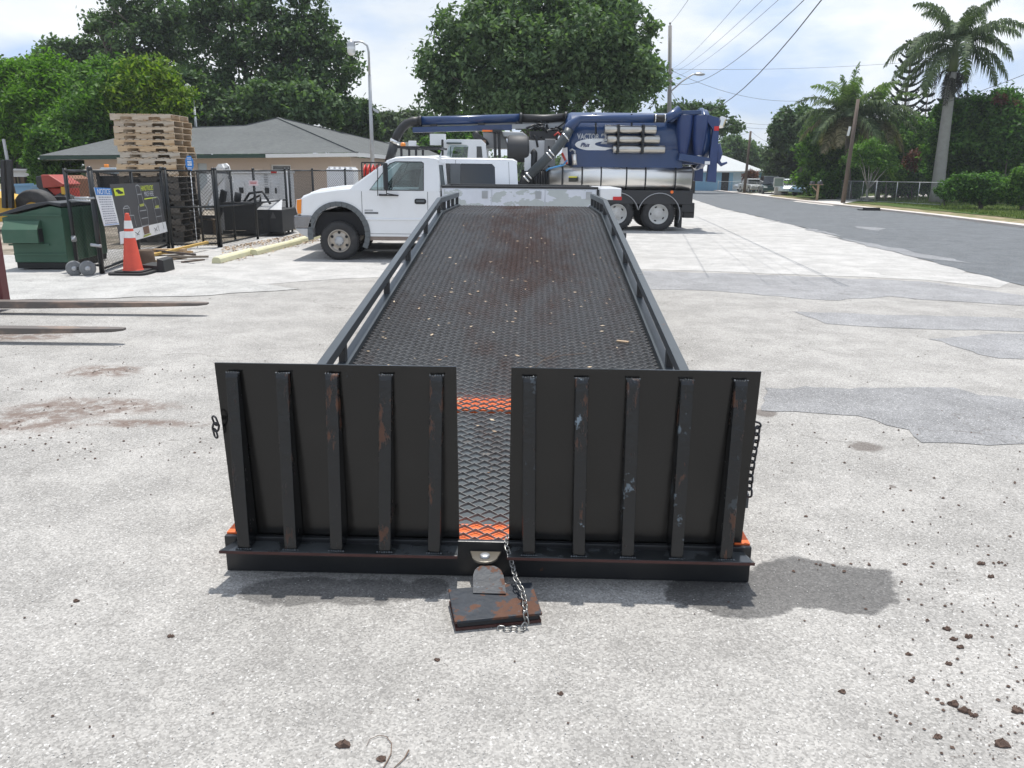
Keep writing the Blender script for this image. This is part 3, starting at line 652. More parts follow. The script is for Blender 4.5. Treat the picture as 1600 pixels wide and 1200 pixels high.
# ================================================================== PICKUP TRUCKS
def wheel(root, name, c, r, w, rim_r, out=-1, dual=False, hub=True, rimmat=None, nlug=8, dish=.07, holes=6):
    """axis along y; out=-1: outer face at -y side"""
    cx,cy,cz=c
    mb=MB(); h=w/2
    prof=[(rim_r,-h*.82),(rim_r+.02,-h*.95),(r*.80,-h),(r*.93,-h*.93),(r*.985,-h*.72),(r,-h*.4),(r,h*.4),(r*.985,h*.72),(r*.93,h*.93),(r*.8,h),(rim_r,h*.85)]
    mb.lathe(prof,(0,0,0),'y',40)
    for k in range(44):   # tread blocks
        a=2*math.pi*k/44
        for q in (-1,1): mb.box((math.cos(a)*(r-.001),q*w*.24,math.sin(a)*(r-.001)),(.012,w*.34,r*.085),rot(0,-a,0))
    t=mb.build('tyre',rubber,root,loc=c)
    mb=MB(); o=out
    e=o*h
    mb.lathe([(rim_r+.004,e*.9),(rim_r,e*.96),(rim_r-.018,e*.9),(rim_r-.03,e*.5),(rim_r*.72,e*.9-o*dish),(rim_r*.45,e*.95-o*dish*.6),(rim_r*.3,e*.95-o*dish*.4),(.001,e*.95-o*dish*.4)],(0,0,0),'y',40)
    rm=mb.build('rim',rimmat or chrome,t)
    mb=MB()
    for k in range(holes):
        a=2*math.pi*(k+.5)/holes; rr=rim_r*.74
        mb.lathe([(rim_r*.13,e*.93-o*(dish-.012)),(0.0005,e*.93-o*(dish-.014))],(rr*math.cos(a),0,rr*math.sin(a)),'y',10)
    mb.build('vent_hole',dark_int,t)
    mb=MB()
    if hub:
        mb.lathe([(rim_r*.42,e*.9-o*dish*.4),(rim_r*.40,e*1.06),(rim_r*.2,e*1.12),(.001,e*1.12)],(0,0,0),'y',24)
        for k in range(nlug):
            a=2*math.pi*k/nlug; mb.cyl((rim_r*.33*math.cos(a),e*1.0,rim_r*.33*math.sin(a)),(rim_r*.33*math.cos(a),e*1.16,rim_r*.33*math.sin(a)),rim_r*.055,8)
        mb.build('hub_cap',steel_grey,t)
    return t
def arc_pts(cx,cz,rx,rz,a0,a1,n): return [(cx+rx*math.cos(R(a0+(a1-a0)*k/n)),cz+rz*math.sin(R(a0+(a1-a0)*k/n))) for k in range(n+1)]
def make_pickup(label, loc, rz=0, cab=1.88, crew=False, service=False, rack=False, open_body=False, group=None, W=1.98):
    t=thing('pickup_truck',label,'pickup truck',loc,rz,group)
    ca=1.18+cab          # cab rear u
    # --- lower body, near and far side slabs with wheel arch
    prof=[(.16,.93),(.13,1.05),(.14,1.18),(.20,1.27),(.43,1.365),(.95,1.44),(1.17,1.46)]
    side=prof+[(ca-.02,1.43),(ca,1.40),(ca,.50),(1.52,.50)]+arc_pts(.94,.55,.56,.57,-5,185,14)+[(.36,.62),(.30,.80)]
    for nm,y0,y1 in (('near',0,.20),('far',W-.20,W)):
        mb=MB(); mb.prism(side,y0,y1,'y'); mb.build('body_side',white_paint,t,bevel=.025)
    mb=MB(); mid=[(.10,.93),(.07,1.06),(.09,1.2),(.18,1.31),(.43,1.40),(.95,1.475),(1.15,1.485),(1.3,1.44),(1.3,1.2),(.3,.93)]
    mb.prism(mid,.203,W-.203,'y'); mb.build('hood',white_paint,t,bevel=.03)
    mb=MB(); mb.bb(.35,ca-.05,.205,W-.205,.52,.98); mb.build('underbody',dark_int,t)
    mb=MB(); mb.bb(1.3,ca+.02,.12,W-.12,.50,1.40) if False else mb.bb(ca-.06,ca-.002,.203,W-.203,.5,1.42); mb.build('cab_back',white_paint,t)
    # grille and headlights
    mb=MB(); mb.bb(.05,.098,.42,W-.42,.96,1.2); mb.build('grille',grey_plastic,t)
    for y0,y1 in ((-.006,.36),(W-.36,W+.006)):
        mb=MB(); mb.prism([(.085,.96),(.06,1.08),(.085,1.24),(.21,1.255),(.20,.96)],y0,y1,'y'); mb.build('headlight',lamp_lens if False else clear_lens,t,bevel=.015)
        mb=MB(); mb.prism([(.10,.955),(.085,1.08),(.10,1.235),(.20,1.25),(.175,.955)],y0-.006 if y0<0 else y1-.05,y0+.05 if y0<0 else y1+.004,'y'); mb.build('side_marker',lamp_lens if service else clear_lens,t,bevel=.006)
    # bumper
    mb=MB(); mb.prism([(.02,.66),(.0,.80),(.02,.92),(.40,.92),(.40,.66)],-.03,W+.03,'y'); mb.build('bumper',M('bumper_chrome',(.25,.25,.26),.25,.85,.2,3,dirt=.4),t,bevel=.03)
    mb=MB(); mb.prism([(.03,.655),(.40,.655),(.40,.46),(.30,.46),(.12,.55)],-.02,W+.02,'y'); mb.build('bumper_valance',M('valance_silver',(.5,.5,.5),.4,.5),t,bevel=.015)
    # flare
    for y in (-.03,W-.01):
        mb=MB(); o=arc_pts(.94,.55,.655,.66,-28,192,20); i=arc_pts(.94,.55,.545,.56,-28,192,20)
        n_=len(o)
        for q in range(n_-1):
            a0,a1,b0,b1=o[q],o[q+1],i[q],i[q+1]
            mb.add([(a0[0],y,a0[1]),(a1[0],y,a1[1]),(b1[0],y-.0,b1[1]),(b0[0],y,b0[1]),(a0[0],y+.04,a0[1]),(a1[0],y+.04,a1[1]),(b1[0],y+.04,b1[1]),(b0[0],y+.04,b0[1])],[(0,1,2,3),(7,6,5,4),(0,4,5,1),(3,2,6,7),(0,3,7,4),(1,5,6,2)])
        mb.build('wheel_arch_flare',grey_plastic,t,bevel=.01)
    # rocker
    mb=MB(); mb.bb(1.53,ca,.02,.14,.42,.497); mb.bb(1.53,ca,W-.14,W-.02,.42,.497); mb.build('rocker_panel',M('rusty_rocker',(.25,.2,.17),.7,0,.2,6),t)
    # --- greenhouse
    zr=2.07; tum=.17
    def gh(u,a,z):  # a measured from the near side inwards; negative side mirrored below
        return (u, a+max(0,z-1.44)*tum, z)
    def ghf(u,a,z): return (u, W-a-max(0,z-1.44)*tum, z)
    rear=ca
    outer=[(1.17,1.445),(2.02,2.04),(2.14,2.085),(rear-.13,2.09),(rear-.04,2.03),(rear,1.425),(rear-.30,1.425),(1.62,1.425)]
    if not crew:
        inner=[(1.62,1.455),(2.03,1.96),(2.14,2.0),(rear-.39,2.0),(rear-.35,1.98),(rear-.35,1.455),(rear-.42,1.45),(1.70,1.45)]
        wins=[inner]
    for fn,nm in ((gh,'near'),(ghf,'far')):
        if not crew:
            mb=MB(); mb.ring(outer,inner,0,.06,fn=fn); mb.build('cab_side',white_paint,t,bevel=.012)
            mb=MB(); b=[fn(u,.03,z) for u,z in [(1.60,1.44),(2.03,1.97),(2.14,2.01),(rear-.37,2.01),(rear-.34,1.99),(rear-.34,1.44)]]; mb.v=b; mb.face(range(len(b))); mb.build('side_window',tint_glass,t)
            # rubber surround
            big=[(1.60,1.44),(2.02,1.975),(2.14,2.02),(rear-.385,2.02),(rear-.335,1.99),(rear-.335,1.44),(rear-.42,1.437),(1.70,1.437)]
            mb=MB(); mb.ring(big,inner,-.004,.004,fn=fn); mb.build('window_seal',black_metal,t)
        else:
            s1=1.17+2.45
            inn1=[(1.62,1.455),(2.03,1.96),(2.14,2.0),(s1-.14,2.0),(s1-.11,1.98),(s1-.11,1.455)]
            out1=[(1.17,1.445),(2.02,2.04),(2.14,2.085),(s1-.005,2.09),(s1-.003,1.8),(s1-.003,1.425)]
            inn2=[(s1+.10,1.455),(s1+.10,1.98),(s1+.13,2.0),(rear-.62,2.0),(rear-.55,1.93),(rear-.53,1.455)]
            out2=[(s1,1.425),(s1,1.8),(s1,2.09),(rear-.13,2.09),(rear-.04,2.03),(rear,1.425)]
            for o_,i_ in ((out1,inn1),(out2,inn2)):
                mb=MB(); mb.ring(o_,i_,0,.06,fn=fn); mb.build('cab_side',white_paint,t,bevel=.01)
                mb=MB(); mb.v=[fn(u,.02,z) for u,z in i_]; mb.face(range(len(i_))); mb.build('side_window',window_dark,t)
            mb=MB(); mb.v=[fn(u,-.004,z) for u,z in [(s1-.12,1.45),(s1-.12,2.0),(s1+.11,2.0),(s1+.11,1.45)]]; mb.face(range(4)); mb.build('door_pillar_trim',grey_plastic,t)
            mb=MB()
            for a,b in (((s1,1.42),(s1,2.08)),((rear-.20,1.43),(rear-.23,2.05))):
                p=fn(a[0],-.002,a[1]);q=fn(b[0],-.002,b[1]); mb.bar(p,q,.006,.004)
            mb.build('door_gap',dark_int,t)
    ti=.63*tum
    mb=MB()
    rings=[]
    for u,z in ((2.0,2.045),(2.14,2.09),(2.4,2.105),(rear-.4,2.11),(rear-.13,2.095),(rear-.03,2.045)):
        rings.append([(u,ti-.005+a*(W-2*ti+.01),z+dzz) for a,dzz in ((0,-.015),(.06,.012),(.3,.03),(.5,.035),(.7,.03),(.94,.012),(1,-.015))]+[(u,W-ti-.03,z-.04),(u,ti+.03,z-.04)])
    mb.loft(rings,True,True); mb.build('roof',white_paint,t)
    mb=MB(); mb.v=[(1.2,.08,1.46),(1.2,W-.08,1.46),(2.0,W-ti-.04,2.03),(2.0,ti+.04,2.03)]; mb.face(range(4)); mb.build('windscreen',tint_glass,t)
    # back wall of the greenhouse with window
    def bk(p,a): return (rear-.002-max(0,p[1]-1.44)*.09-a, p[0], p[1])
    o=[(.03,1.43),(W-.03,1.43),(W-ti-.01,2.05),(ti+.01,2.05)]; i=[(.30,1.50),(W-.30,1.50),(W-ti-.24,1.96),(ti+.24,1.96)]
    mb=MB(); mb.ring(o,i,0,.03,fn=lambda u,a,z: bk((u,z),a)); mb.build('cab_back_frame',white_paint,t)
    mb=MB(); mb.v=[bk(p,.015) for p in i]; mb.face(range(4)); mb.build('rear_window',window_dark if crew else tint_glass,t)
    # doors, handle, mirror
    if not crew or True:
        d0=1.44; d1=rear-.26 if not crew else 1.17+2.45
        mb=MB()
        for fnz in (-.0025,):
            for a,b in (((d0,.56),(d0,1.42)),((d1,.56),(d1,1.42)),((d0,.56),(d1,.56))):
                mb.bar((a[0],fnz,a[1]),(b[0],fnz,b[1]),.007,.006)
        mb.build('door_gap',dark_int,t)
        mb=MB(); mb.bb(.75,d1-.02,-.005,.004,.985,1.01) if False else mb.prism([(-.020,.84),(-.020,.862),(.002,.89),(.002,.84)],1.50,d1-.02,'x'); mb.build('body_crease',white_paint,t,bevel=.004)
        mb=MB(); mb.prism([(d1-.27,1.19),(d1-.24,1.17),(d1-.06,1.17),(d1-.03,1.20),(d1-.03,1.25),(d1-.06,1.28),(d1-.24,1.28),(d1-.27,1.26)],-.018,.01,'y'); hd=mb.build('door_handle',black_metal,t,bevel=.01)
        mb=MB(); mb.bb(d1-.235,d1-.065,-.026,-.019,1.215,1.25); mb.build('grip',grey_plastic,hd,bevel=.004)
    mb=MB(); mb.box((1.97,-.16,1.72),(.09,.16,.54),rot(0,.0,.3)); mi=mb.build('mirror',black_metal,t,bevel=.03)
    mb=MB(); mb.tube([(1.98,-.16,1.46),(1.98,-.16,1.38),(2.2,-.02,1.34)],.012,6); mb.tube([(1.80,-.01,1.36),(1.98,-.17,1.36),(1.80,-.17,1.34),(1.82,-.17,1.95),(1.97,-.17,1.99)],.010,6); mb.tube([(2.2,-.015,1.34),(1.8,-.015,1.34)],.011,6); mb.build('mirror_bracket',black_metal,mi)
    mb=MB(); mb.bb(1.49,1.66,-.008,.002,1.02,1.05); mb.build('badge',steel_grey,t); mb=MB(); mb.bb(1.49,1.77,-.008,.002,.965,1.0); mb.build('badge',grey_plastic,t)
    # interior
    if not crew:
        mb=MB(); mb.box((2.45,.55,1.35),(.5,.5,.15)); mb.box((2.68,.55,1.62),(.16,.5,.55),rot(0,.18,0)); mb.box((2.72,.55,1.93),(.1,.24,.16)); mb.box((2.45,1.4,1.35),(.5,.6,.15)); mb.box((2.68,1.4,1.62),(.16,.5,.55),rot(0,.18,0)); mb.build('seat',seat_grey,t,bevel=.04)
        mb=MB(); mb.lathe([(.19,-.012),(.205,0),(.19,.012),(.175,0),(.19,-.012)],(0,0,0),'x',20); mb.bar((0,-.18,0),(0,.18,0),.02,.03); sw=mb.build('steering_wheel',black_metal,t,loc=(1.98,.55,1.5)); sw.rotation_euler=(0,.45,0)
        mb=MB(); mb.bb(1.42,1.78,.2,W-.2,1.2,1.47); mb.build('dashboard',grey_plastic,t,bevel=.04)
    # chassis + wheels
    L=6.75 if not crew else 6.9
    mb=MB(); mb.bb(.5,L-.2,.5,.62,.48,.66); mb.bb(.5,L-.2,W-.62,W-.5,.48,.66); mb.bb(.85,1.0,.2,W-.2,.34,.46); mb.bb(4.45,4.6,.2,W-.2,.34,.46); mb.build('chassis',dark_int,t)
    for y,o_ in ((.125,-1),(W-.125,1)):
        wheel(t,'w',(.93,y,.40),.40,.25,.235,o_,dish=.05,rimmat=M('dirty_rim',(.42,.38,.33),.4,.7,.15,5,dirt=.6,dirtcol=(.2,.17,.13),dsc=6))
        wheel(t,'w',(4.53 if not crew else 5.75,y,.40),.40,.25,.235,o_,dish=.05)
    # body behind the cab
    b0=ca+.04
    if service:
        b1=6.28
        for y0,y1 in ((-.02,.45),(W-.45,W+.02)):
            arch=arc_pts(4.53,.5,.50,.52,0,180,12)
            mb=MB(); mb.prism([(b0,.62),(b0,1.50),(b1,1.50),(b1,.62),(5.04,.62)]+arch[0:]+[(4.02,.62)],y0,y1,'y'); sb=mb.build('service_body',M('chalky_white',(.66,.68,.72),.55,0,.06,2,dirt=.22,dirtcol=(.45,.46,.42),dsc=2.2),t,bevel=.01)
        mb=MB(); mb.bb(b0,b1,.45,W-.45,.70,.76); mb.bb(b0,b0+.05,.45,W-.45,.76,1.5); mb.build('bed_floor',sb.data.materials[0],t)
        mb=MB(); mb.bb(b0-.01,b1+.03,-.03,.03,1.502,1.55); mb.bb(b0-.01,b0+.04,.03,W-.03,1.502,1.55); mb.bb(b0-.01,b1+.03,W-.03,W+.03,1.502,1.55); mb.bb(b1+.002,b1+.05,-.03,.03,.9,1.50); mb.build('top_trim',black_metal,t,bevel=.008)
        pm=M('peeled_panel',(.64,.66,.70),.5,0,.05,2); peel=None
        n=NT('peeling_panel'); m=n.step(n.noise(1.7,6,.55,vec=n.map((1,1,1.9),(0,.6,.35))),.50,.515); c=n.mix(m,(.66,.68,.73),(.47,.50,.49)); c=n.mul(c,n.grey(n.noise(9,4),.9,1.08)); n.bsdf(c,.5,0,.4); pmat=n.mat
        xs=[b0+.03,b0+1.02,b0+2.12,b1-.02]
        for k in range(3):
            mb=MB(); mb.bb(xs[k]+.012,xs[k+1]-.012,-.034,-.021,1.02 if k==1 else .70,1.485); pn=mb.build('locker_door',pmat,t,bevel=.004)
            mb=MB(); mb.bb(xs[k+1]-.2,xs[k+1]-.08,-.045,-.035,1.30,1.45); mb.build('latch',steel_grey,pn,bevel=.004)
        mb=MB(); mb.bb(b1+.06,6.79,-.0,W,1.29,1.53); mb.build('rear_box',white_paint,t,bevel=.02)
        mb=MB(); mb.bb(6.62,6.80,-.02,.05,1.29,1.36); mb.build('tail_light',red_lens,t,bevel=.006)
        mb=MB(); mb.bb(6.4,6.95,.1,W-.1,.5,.62); mb.build('rear_bumper',black_metal,t,bevel=.02)
    elif crew:
        b1=6.95
        for y0,y1 in ((0,.12),(W-.12,W)):
            arch=arc_pts(5.75,.5,.50,.50,0,180,12)
            mb=MB(); mb.prism([(b0,.55),(b0,1.43),(b1,1.43),(b1,.55),(6.25,.55)]+arch+[(5.25,.55)],y0,y1,'y'); mb.build('bed_side',white_paint,t,bevel=.02)
        mb=MB(); mb.bb(b0,b1,.12,W-.12,.7,.76); mb.bb(b0,b0+.04,.12,W-.12,.76,1.42); mb.bb(b1-.05,b1,.12,W-.12,.76,1.43); mb.build('tailgate',white_paint,t)
    if rack:
        mb=MB()
        for x in (1.55,1.95): 
            for y in (.15,W-.15): mb.bb(x-.03,x+.03,y-.03,y+.03,1.3,2.30)
        for y in (.15,W-.15): mb.bb(1.45,2.65,y-.035,y+.035,2.302,2.36)
        for x in (1.5,2.0,2.6): mb.bb(x-.03,x+.03,.19,W-.19,2.305,2.355)
        mb.build('ladder_rack',black_metal,t)
        mb=MB(); mb.lathe([(.07,0),(.07,.06),(.04,.09),(.001,.10)],(1.6,.15,2.362),'z',12); mb.build('beacon',lamp_lens,t)
        mb=MB(); mb.bb(1.75,1.95,.1,.3,2.362,2.5); mb.build('light_box',white_flat,t,bevel=.01)
    return t
PA=G(458,406); PA_Y=16.85
make_pickup('white single cab service pickup with grey wheel arch flares parked left of the flatbed',(V(458,340,PA_Y).x,PA_Y,0),-.0,1.88,service=True)
make_pickup('white crew cab pickup parked just behind the nearer white service pickup',(-4.98,19.1,.0),0,3.9,crew=True)
make_pickup('white pickup with a black ladder rack standing behind the two other white pickups',(-4.62,22.4,.10),0,1.7,rack=True)

# ================================================================== VACUUM TRUCK
VY=26.0
def X(px,py=260,Y=VY): return V(px,py,Y).x
def Z(py,px=900,Y=VY): return V(px,py,Y).z
vt=thing('vacuum_truck','white cab vacuum truck with big blue debris tank, polished water tank and overhead suction boom','truck',(0,VY,0))
def Lp(px,py,dy=0):
    p=V(px,py,VY+dy); return Vector((p.x,dy,p.z))
VW=2.5
# chassis
mb=MB(); x0,x1=X(640),X(1086); mb.bb(x0,x1,.65,.85,.72,1.05); mb.bb(x0,x1,VW-.85,VW-.65,.72,1.05); mb.build('chassis_rail',black_metal,vt)
mb=MB(); mb.bb(X(700),X(1086),.03,.10,Z(318),Z(297)+.0); mb.bb(X(858),X(1086),.11,2.3,Z(304),Z(296)); mb.build('side_skirt',M('skirt_black',(.02,.021,.024),.35,0,.2,3),vt,bevel=.01)
mb=MB(); mb.cyl(Lp(1050,300,.02),Lp(1050,300,-.01),.05,16); mb.build('side_marker',M('orange_lens',(.9,.18,.02),.3),vt)
mb=MB(); mb.bb(X(1060),X(1086),.1,VW-.1,.85,1.25); mb.bb(X(1074),X(1092),.2,VW-.2,.42,.80); mb.cyl((X(1080),.5,.65),(X(1094),.5,.65),.06,10); mb.bb(X(1070),X(1090),.05,.3,.6,.9); mb.build('rear_bumper',black_metal,vt,bevel=.02)
for px in (964.6,1029.6,725-62):
    for y,o_ in ((.30,-1),(VW-.30,1)):
        wheel(vt,'w',(X(px,330),y,.535),.535,.52 if px>900 else .3,.31,o_,rimmat=M('white_rim',(.62,.62,.6),.5,0,.1,3,dirt=.4),nlug=10,dish=.16 if px>900 else .03,holes=5,hub=px<900)
mb=MB(); mb.bb(X(964),X(1030),.6,VW-.6,.45,.65); mb.build('axle',dark_int,vt)
mb=MB()
for px in (964.6,1029.6):
    cx=X(px,330)
    o=arc_pts(cx,.52,.66,.66,12 if px<1000 else -22,188 if px<1000 else 168,18)
    for q in range(len(o)-1):
        a,b=o[q],o[q+1]
        mb.bar((a[0],.28,a[1]),(b[0],.28,b[1]),.56,.025,up=(a[0]-cx,0,a[1]-.52))
mb.build('fender',black_metal,vt)
mb=MB()
for px in (964.6,1029.6):
    cx=X(px,330); o=arc_pts(cx,.52,.675,.675,12 if px<1000 else -22,188 if px<1000 else 168,18); mb.tube([(a[0],-.01,a[1]) for a in o],.014,6)
mb.build('fender_trim',steel_grey,vt)
mb=MB(); mb.bb(X(1059.5,340),X(1066,340),.02,.6,.12,.75); mb.build('mud_flap',rubber,vt,bevel=.01)
# polished water tank
cz=(Z(297)+Z(258))/2; hz=(Z(258)-Z(297))/2
sec=[]
for k in range(24):
    a=2*math.pi*k/24; c_,s_=math.cos(a),math.sin(a)
    sec.append((.55+.53*math.copysign(abs(c_)**.55,c_), cz+hz*math.copysign(abs(s_)**.62,s_)))
xs=[X(858),X(1083)]
mb=MB(); mb.loft([[(x,y,z) for y,z in sec] for x in xs],True,True); wt=mb.build('water_tank',alu,vt)
mb=MB()
for px in (858,879,910,940,980,1010,1057):
    x=X(px); s2=[(.55+(y-.55)*1.015,cz+(z-cz)*1.02) for y,z in sec]; mb.loft([[(x+d,y,z) for y,z in s2] for d in (-.022,.022)],False,False)
mb.build('tank_strap',M('strap_black',(.02,.02,.022),.5),wt)
mb=MB(); mb.bb(X(889),X(902),-.012,.004,cz-.13,cz+.02); mb.build('warning_label',M('label_dark',(.04,.04,.03),.6),wt); mb=MB(); mb.bb(X(889),X(902),-.016,-.012,cz-.0,cz+.04); mb.build('warning_label',M('label_yellow',(.7,.65,.05),.6),wt)
mb=MB(); mb.bb(X(700),X(855),.5,VW-.3,Z(300),Z(285)); mb.build('equipment_deck',black_metal,vt)
# debris tank
RT=.90; TY=.12+RT; tz=(Z(262)+Z(176))/2
mb=MB(); prof=[(.001,X(882)),(RT*.75,X(884)),(RT*.95,X(888)),(RT,X(893)),(RT,X(1068)),(RT*.98,X(1070))]
mb.lathe(prof,(0,TY,tz),'x',56); dt=mb.build('debris_tank',blue_paint,vt)
mb=MB(); mb.prism([(.15,tz-.95),(.15,tz-.3),(.25,tz),(1.8,tz),(1.9,tz-.3),(1.9,tz-.95)],X(895),X(1068),'x'); mb.build('tank_saddle',blue_paint,dt,bevel=.02)
def on_tank(co):
    z=co[2]-tz; q=max(0,RT*RT-z*z); return Vector((co[0],TY-math.sqrt(q)-.012,co[2]))
lett=M('silver_lettering',(.72,.74,.76),.4)
tx=text('VACTOR','lettering',lett,dt,Lp(919.5,213.5),.235,extrude=.001,fn=on_tank,sx=.72,bold=.006)
text('2','lettering',lett,dt,Lp(944.5,217.5),.44,bold=.008,extrude=.001,fn=on_tank)
mb=MB()
ce=Lp(945,225); pts=[]
oc,orx,orz=Lp(935,226),.72,.19
outer=[(oc.x+orx*math.cos(a),oc.z+orz*math.sin(a)-.0) for a in [math.pi*.42+ (math.pi*1.16)*k/26 for k in range(27)]]
inner=[(oc.x+.60+.70*math.cos(a)*1.0,oc.z+.02+.11*math.sin(a)) for a in [math.pi*.50+(math.pi*.95)*k/26 for k in range(27)]]
for k in range(26):
    q=[outer[k],outer[k+1],inner[k+1],inner[k]]; vs_=[on_tank((a,0,b)) for a,b in q]; mb.add(vs_,[(0,1,2,3)])
mb.build('swoosh',lett,dt)
text('Plus','lettering',M('navy_print',(.02,.05,.2),.4),dt,Lp(914,226.5),.17,shear=.35,bold=.004,extrude=.001,fn=lambda c:on_tank(c)-Vector((0,.03,0)))
# chrome storage tubes
for (a,b,py,r_) in ((942,1022,201.8,.13),(947,1028,217,.125),(956,1037,232.5,.12)):
    segs=[(a,963),(963.8,1001.2),(1002,b)] 
    tb=None
    for k,(p,q) in enumerate(segs):
        rr=r_ if k!=1 or py>230 else r_*.92
        mb=MB(); mb.lathe([(.001,X(p)),(rr*.9,X(p)),(rr,X(p)+.02),(rr,X(q)-.02),(rr*.9,X(q)),(.001,X(q))],(0,-.02-.0,Z(py)),'x',20); mb.build('chrome_tube',M('dull_chrome',(.52,.50,.46),.28,1,.12,3,dirt=.3,dirtcol=(.25,.22,.18)),vt)
    mb=MB()
    for px in (963.4,1001.6): mb.bb(X(px)-.03,X(px)+.03,-.17,.15,Z(py)-r_-.02,Z(py)+r_+.02)
    mb.build('tube_bracket',black_metal,vt)
# duct along the tank top
mb=MB(); mb.tube([Lp(884,206,.05),Lp(893,196,.02),Lp(907,185.5,0),Lp(1021,185.5,0)],[.17,.17,.125,.125],14); mb.tube([Lp(1040,185.5,0),Lp(1047,182,0),Lp(1062,173,.05)],[.125,.13,.17],14); mb.build('air_duct',blue_paint,vt)
mb=MB(); mb.cyl(Lp(1021,185.5),Lp(1040,185.5),.115,14); mb.build('duct_sleeve',dark_int,vt)
mb=MB()
for px in (1023.5,1038.5): mb.cyl(Lp(px-.7,185.5),Lp(px+.7,185.5),.14,14)
mb.build('duct_clamp',chrome,vt)
mb=MB()
for px in (931,987): mb.bar(Lp(px,178,-.03),Lp(px,210,.02),.04,.05)
mb.build('duct_bracket',black_metal,vt)
mb=MB(); mb.prism([(X(1040),Z(186)),(X(1058),Z(171)),(X(1091),Z(170)),(X(1091),Z(177)),(X(1062),Z(178)),(X(1046),Z(190))],.05,1.9,'y'); mb.build('top_plenum',blue_paint,vt,bevel=.02)
for px in (1067,1091):
    mb=MB(); mb.lathe([(.14,Z(241)),(.15,Z(236)),(.22,Z(214)),(.25,Z(195)),(.25,Z(178))],(X(px),.15,0),'z',20); cy=mb.build('cyclone',M('deep_blue_paint',(.012,.035,.13),.35,0,.15,3,coat=.3),vt)
    mb=MB(); mb.cyl((X(px),.15,Z(245)),(X(px),.15,Z(241)),.13,14); mb.cyl((X(px),.15,Z(180)),(X(px),.15,Z(177.5)),.16,14); mb.build('collar',steel_grey,cy)
mb=MB(); mb.bb(X(1070),X(1098),.5,1.7,Z(255),Z(176)); mb.build('tank_neck',bpy.data.materials['deep_blue_paint'],vt)
# rear door
mb=MB(); mb.lathe([(.90,X(1096)),(.97,X(1098)),(.97,X(1102)),(.92,X(1104)),(.92,X(1108)),(.7,X(1112)),(.001,X(1114))],(0,TY,Z(214)),'x',48); rd=mb.build('rear_door',blue_paint,vt)
mb=MB(); mb.prism([(X(1096),Z(176)),(X(1119),Z(182)),(X(1121),Z(283)),(X(1106),Z(282)),(X(1110),Z(200)),(X(1096),Z(182))],.0,.20,'y'); mb.build('door_frame',bpy.data.materials['deep_blue_paint'],vt,bevel=.015); mb=MB(); mb.prism([(X(1100),Z(176)),(X(1119),Z(182)),(X(1121),Z(283)),(X(1106),Z(282)),(X(1110),Z(200))],1.85,2.05,'y'); mb.build('door_frame',bpy.data.materials['deep_blue_paint'],vt,bevel=.015)
mb=MB(); a=Lp(1060,245,-.05); b=Lp(1108,252.5,-.05); mb.bar(a,b,.22,.22); mb.build('hydraulic_arm',blue_paint,vt,bevel=.03)
mb=MB(); mb.bb(X(1099),X(1107),-.17,.06,Z(255),Z(250)); mb.build('arm_end',white_flat,vt)
mb=MB(); mb.tube([Lp(1121,225,.1),Lp(1124,240,.1),Lp(1122,252,.1),Lp(1127,257.5,.1),Lp(1136,254,.1)],[.09,.11,.07,.06,.03],8); mb.build('tailgate_hook',bpy.data.materials['deep_blue_paint'],vt)
mb=MB(); mb.box(Lp(1127,191,.3),(.22,.3,.34),rot(0,.3,0)); mb.build('work_light',chrome,vt,bevel=.06)
mb=MB(); mb.bb(X(1111.5),X(1119),-.02,.1,Z(202),Z(195)); mb.build('tail_light',red_lens,vt)
# boom
mb=MB(); mb.tube([Lp(657,189,.9),Lp(720,187.5,.9),Lp(812,184.5,.9)],.135,14); mb.build('boom_pipe',blue_paint,vt)
mb=MB(); mb.tube([Lp(812,184.5,.9),Lp(850,185.5,.9),Lp(886,183,.9)],.125,14); mb.build('boom_sleeve',M('black_rubber_hose',(.02,.02,.021),.5,0,.2,5),vt)
mb=MB(); mb.bar(Lp(645,203,.9),Lp(800,199,.9),.2,.17); mb.build('boom_arm',blue_paint,vt,bevel=.02)
mb=MB(); mb.bar(Lp(800,198,.9),Lp(884,196,.9),.17,.14); mb.bar(Lp(660,195.5,.98),Lp(884,191.5,.98),.1,.06); mb.build('boom_slide',M('boom_grey',(.35,.36,.36),.5,0,.1,3),vt)
mb=MB()
for px,py in ((657,189),(814,184.5),(884,183)): mb=MB(); mb.cyl(Lp(px-2,py,.9),Lp(px+2,py,.9),.17,14); mb.build('boom_clamp',black_metal,vt)
for px in (678,752,811): mb=MB(); mb.bar(Lp(px,184,.85),Lp(px,203,.85),.05,.22); mb.build('boom_strut',black_metal,vt)
hose=bpy.data.materials['black_rubber_hose']
mb=MB(); mb.tube([Lp(657,189,.9),Lp(646,189.5,.9),Lp(636,193,.9),Lp(628,200,.9),Lp(621,211,.9),Lp(617,221,.9)],.14,14); mb.build('hose_elbow',hose,vt)
mb=MB(); mb.cyl(Lp(616.5,222,.9),Lp(608,254,.9),.15,14); mb.build('suction_tube',M('dull_black_tube',(.03,.032,.034),.4,0,.1,3),vt)
mb=MB(); mb.cyl(Lp(618,219,.9),Lp(616,224,.9),.17,14); mb.build('hose_clamp',chrome,vt)
mb=MB(); mb.bb(X(669,215),X(694,215),.5,.7,Z(226,680),Z(208,680)); mb.build('boom_plate',white_flat,vt)
mb=MB()
for px in (774.5,781): mb.bar(Lp(px-1.5,204,.4),Lp(px+.0,262,.4),.09,.09)
mb.bb(X(769),X(783),.2,.9,Z(206,775),Z(202,775)); mb.build('boom_support',black_metal,vt)
mb=MB(); mb.bb(X(753),X(769),.3,.4,Z(205,760),Z(202.3,760)); mb.build('amber_light_bar',M('orange_lens',(.9,.18,.02)),vt)
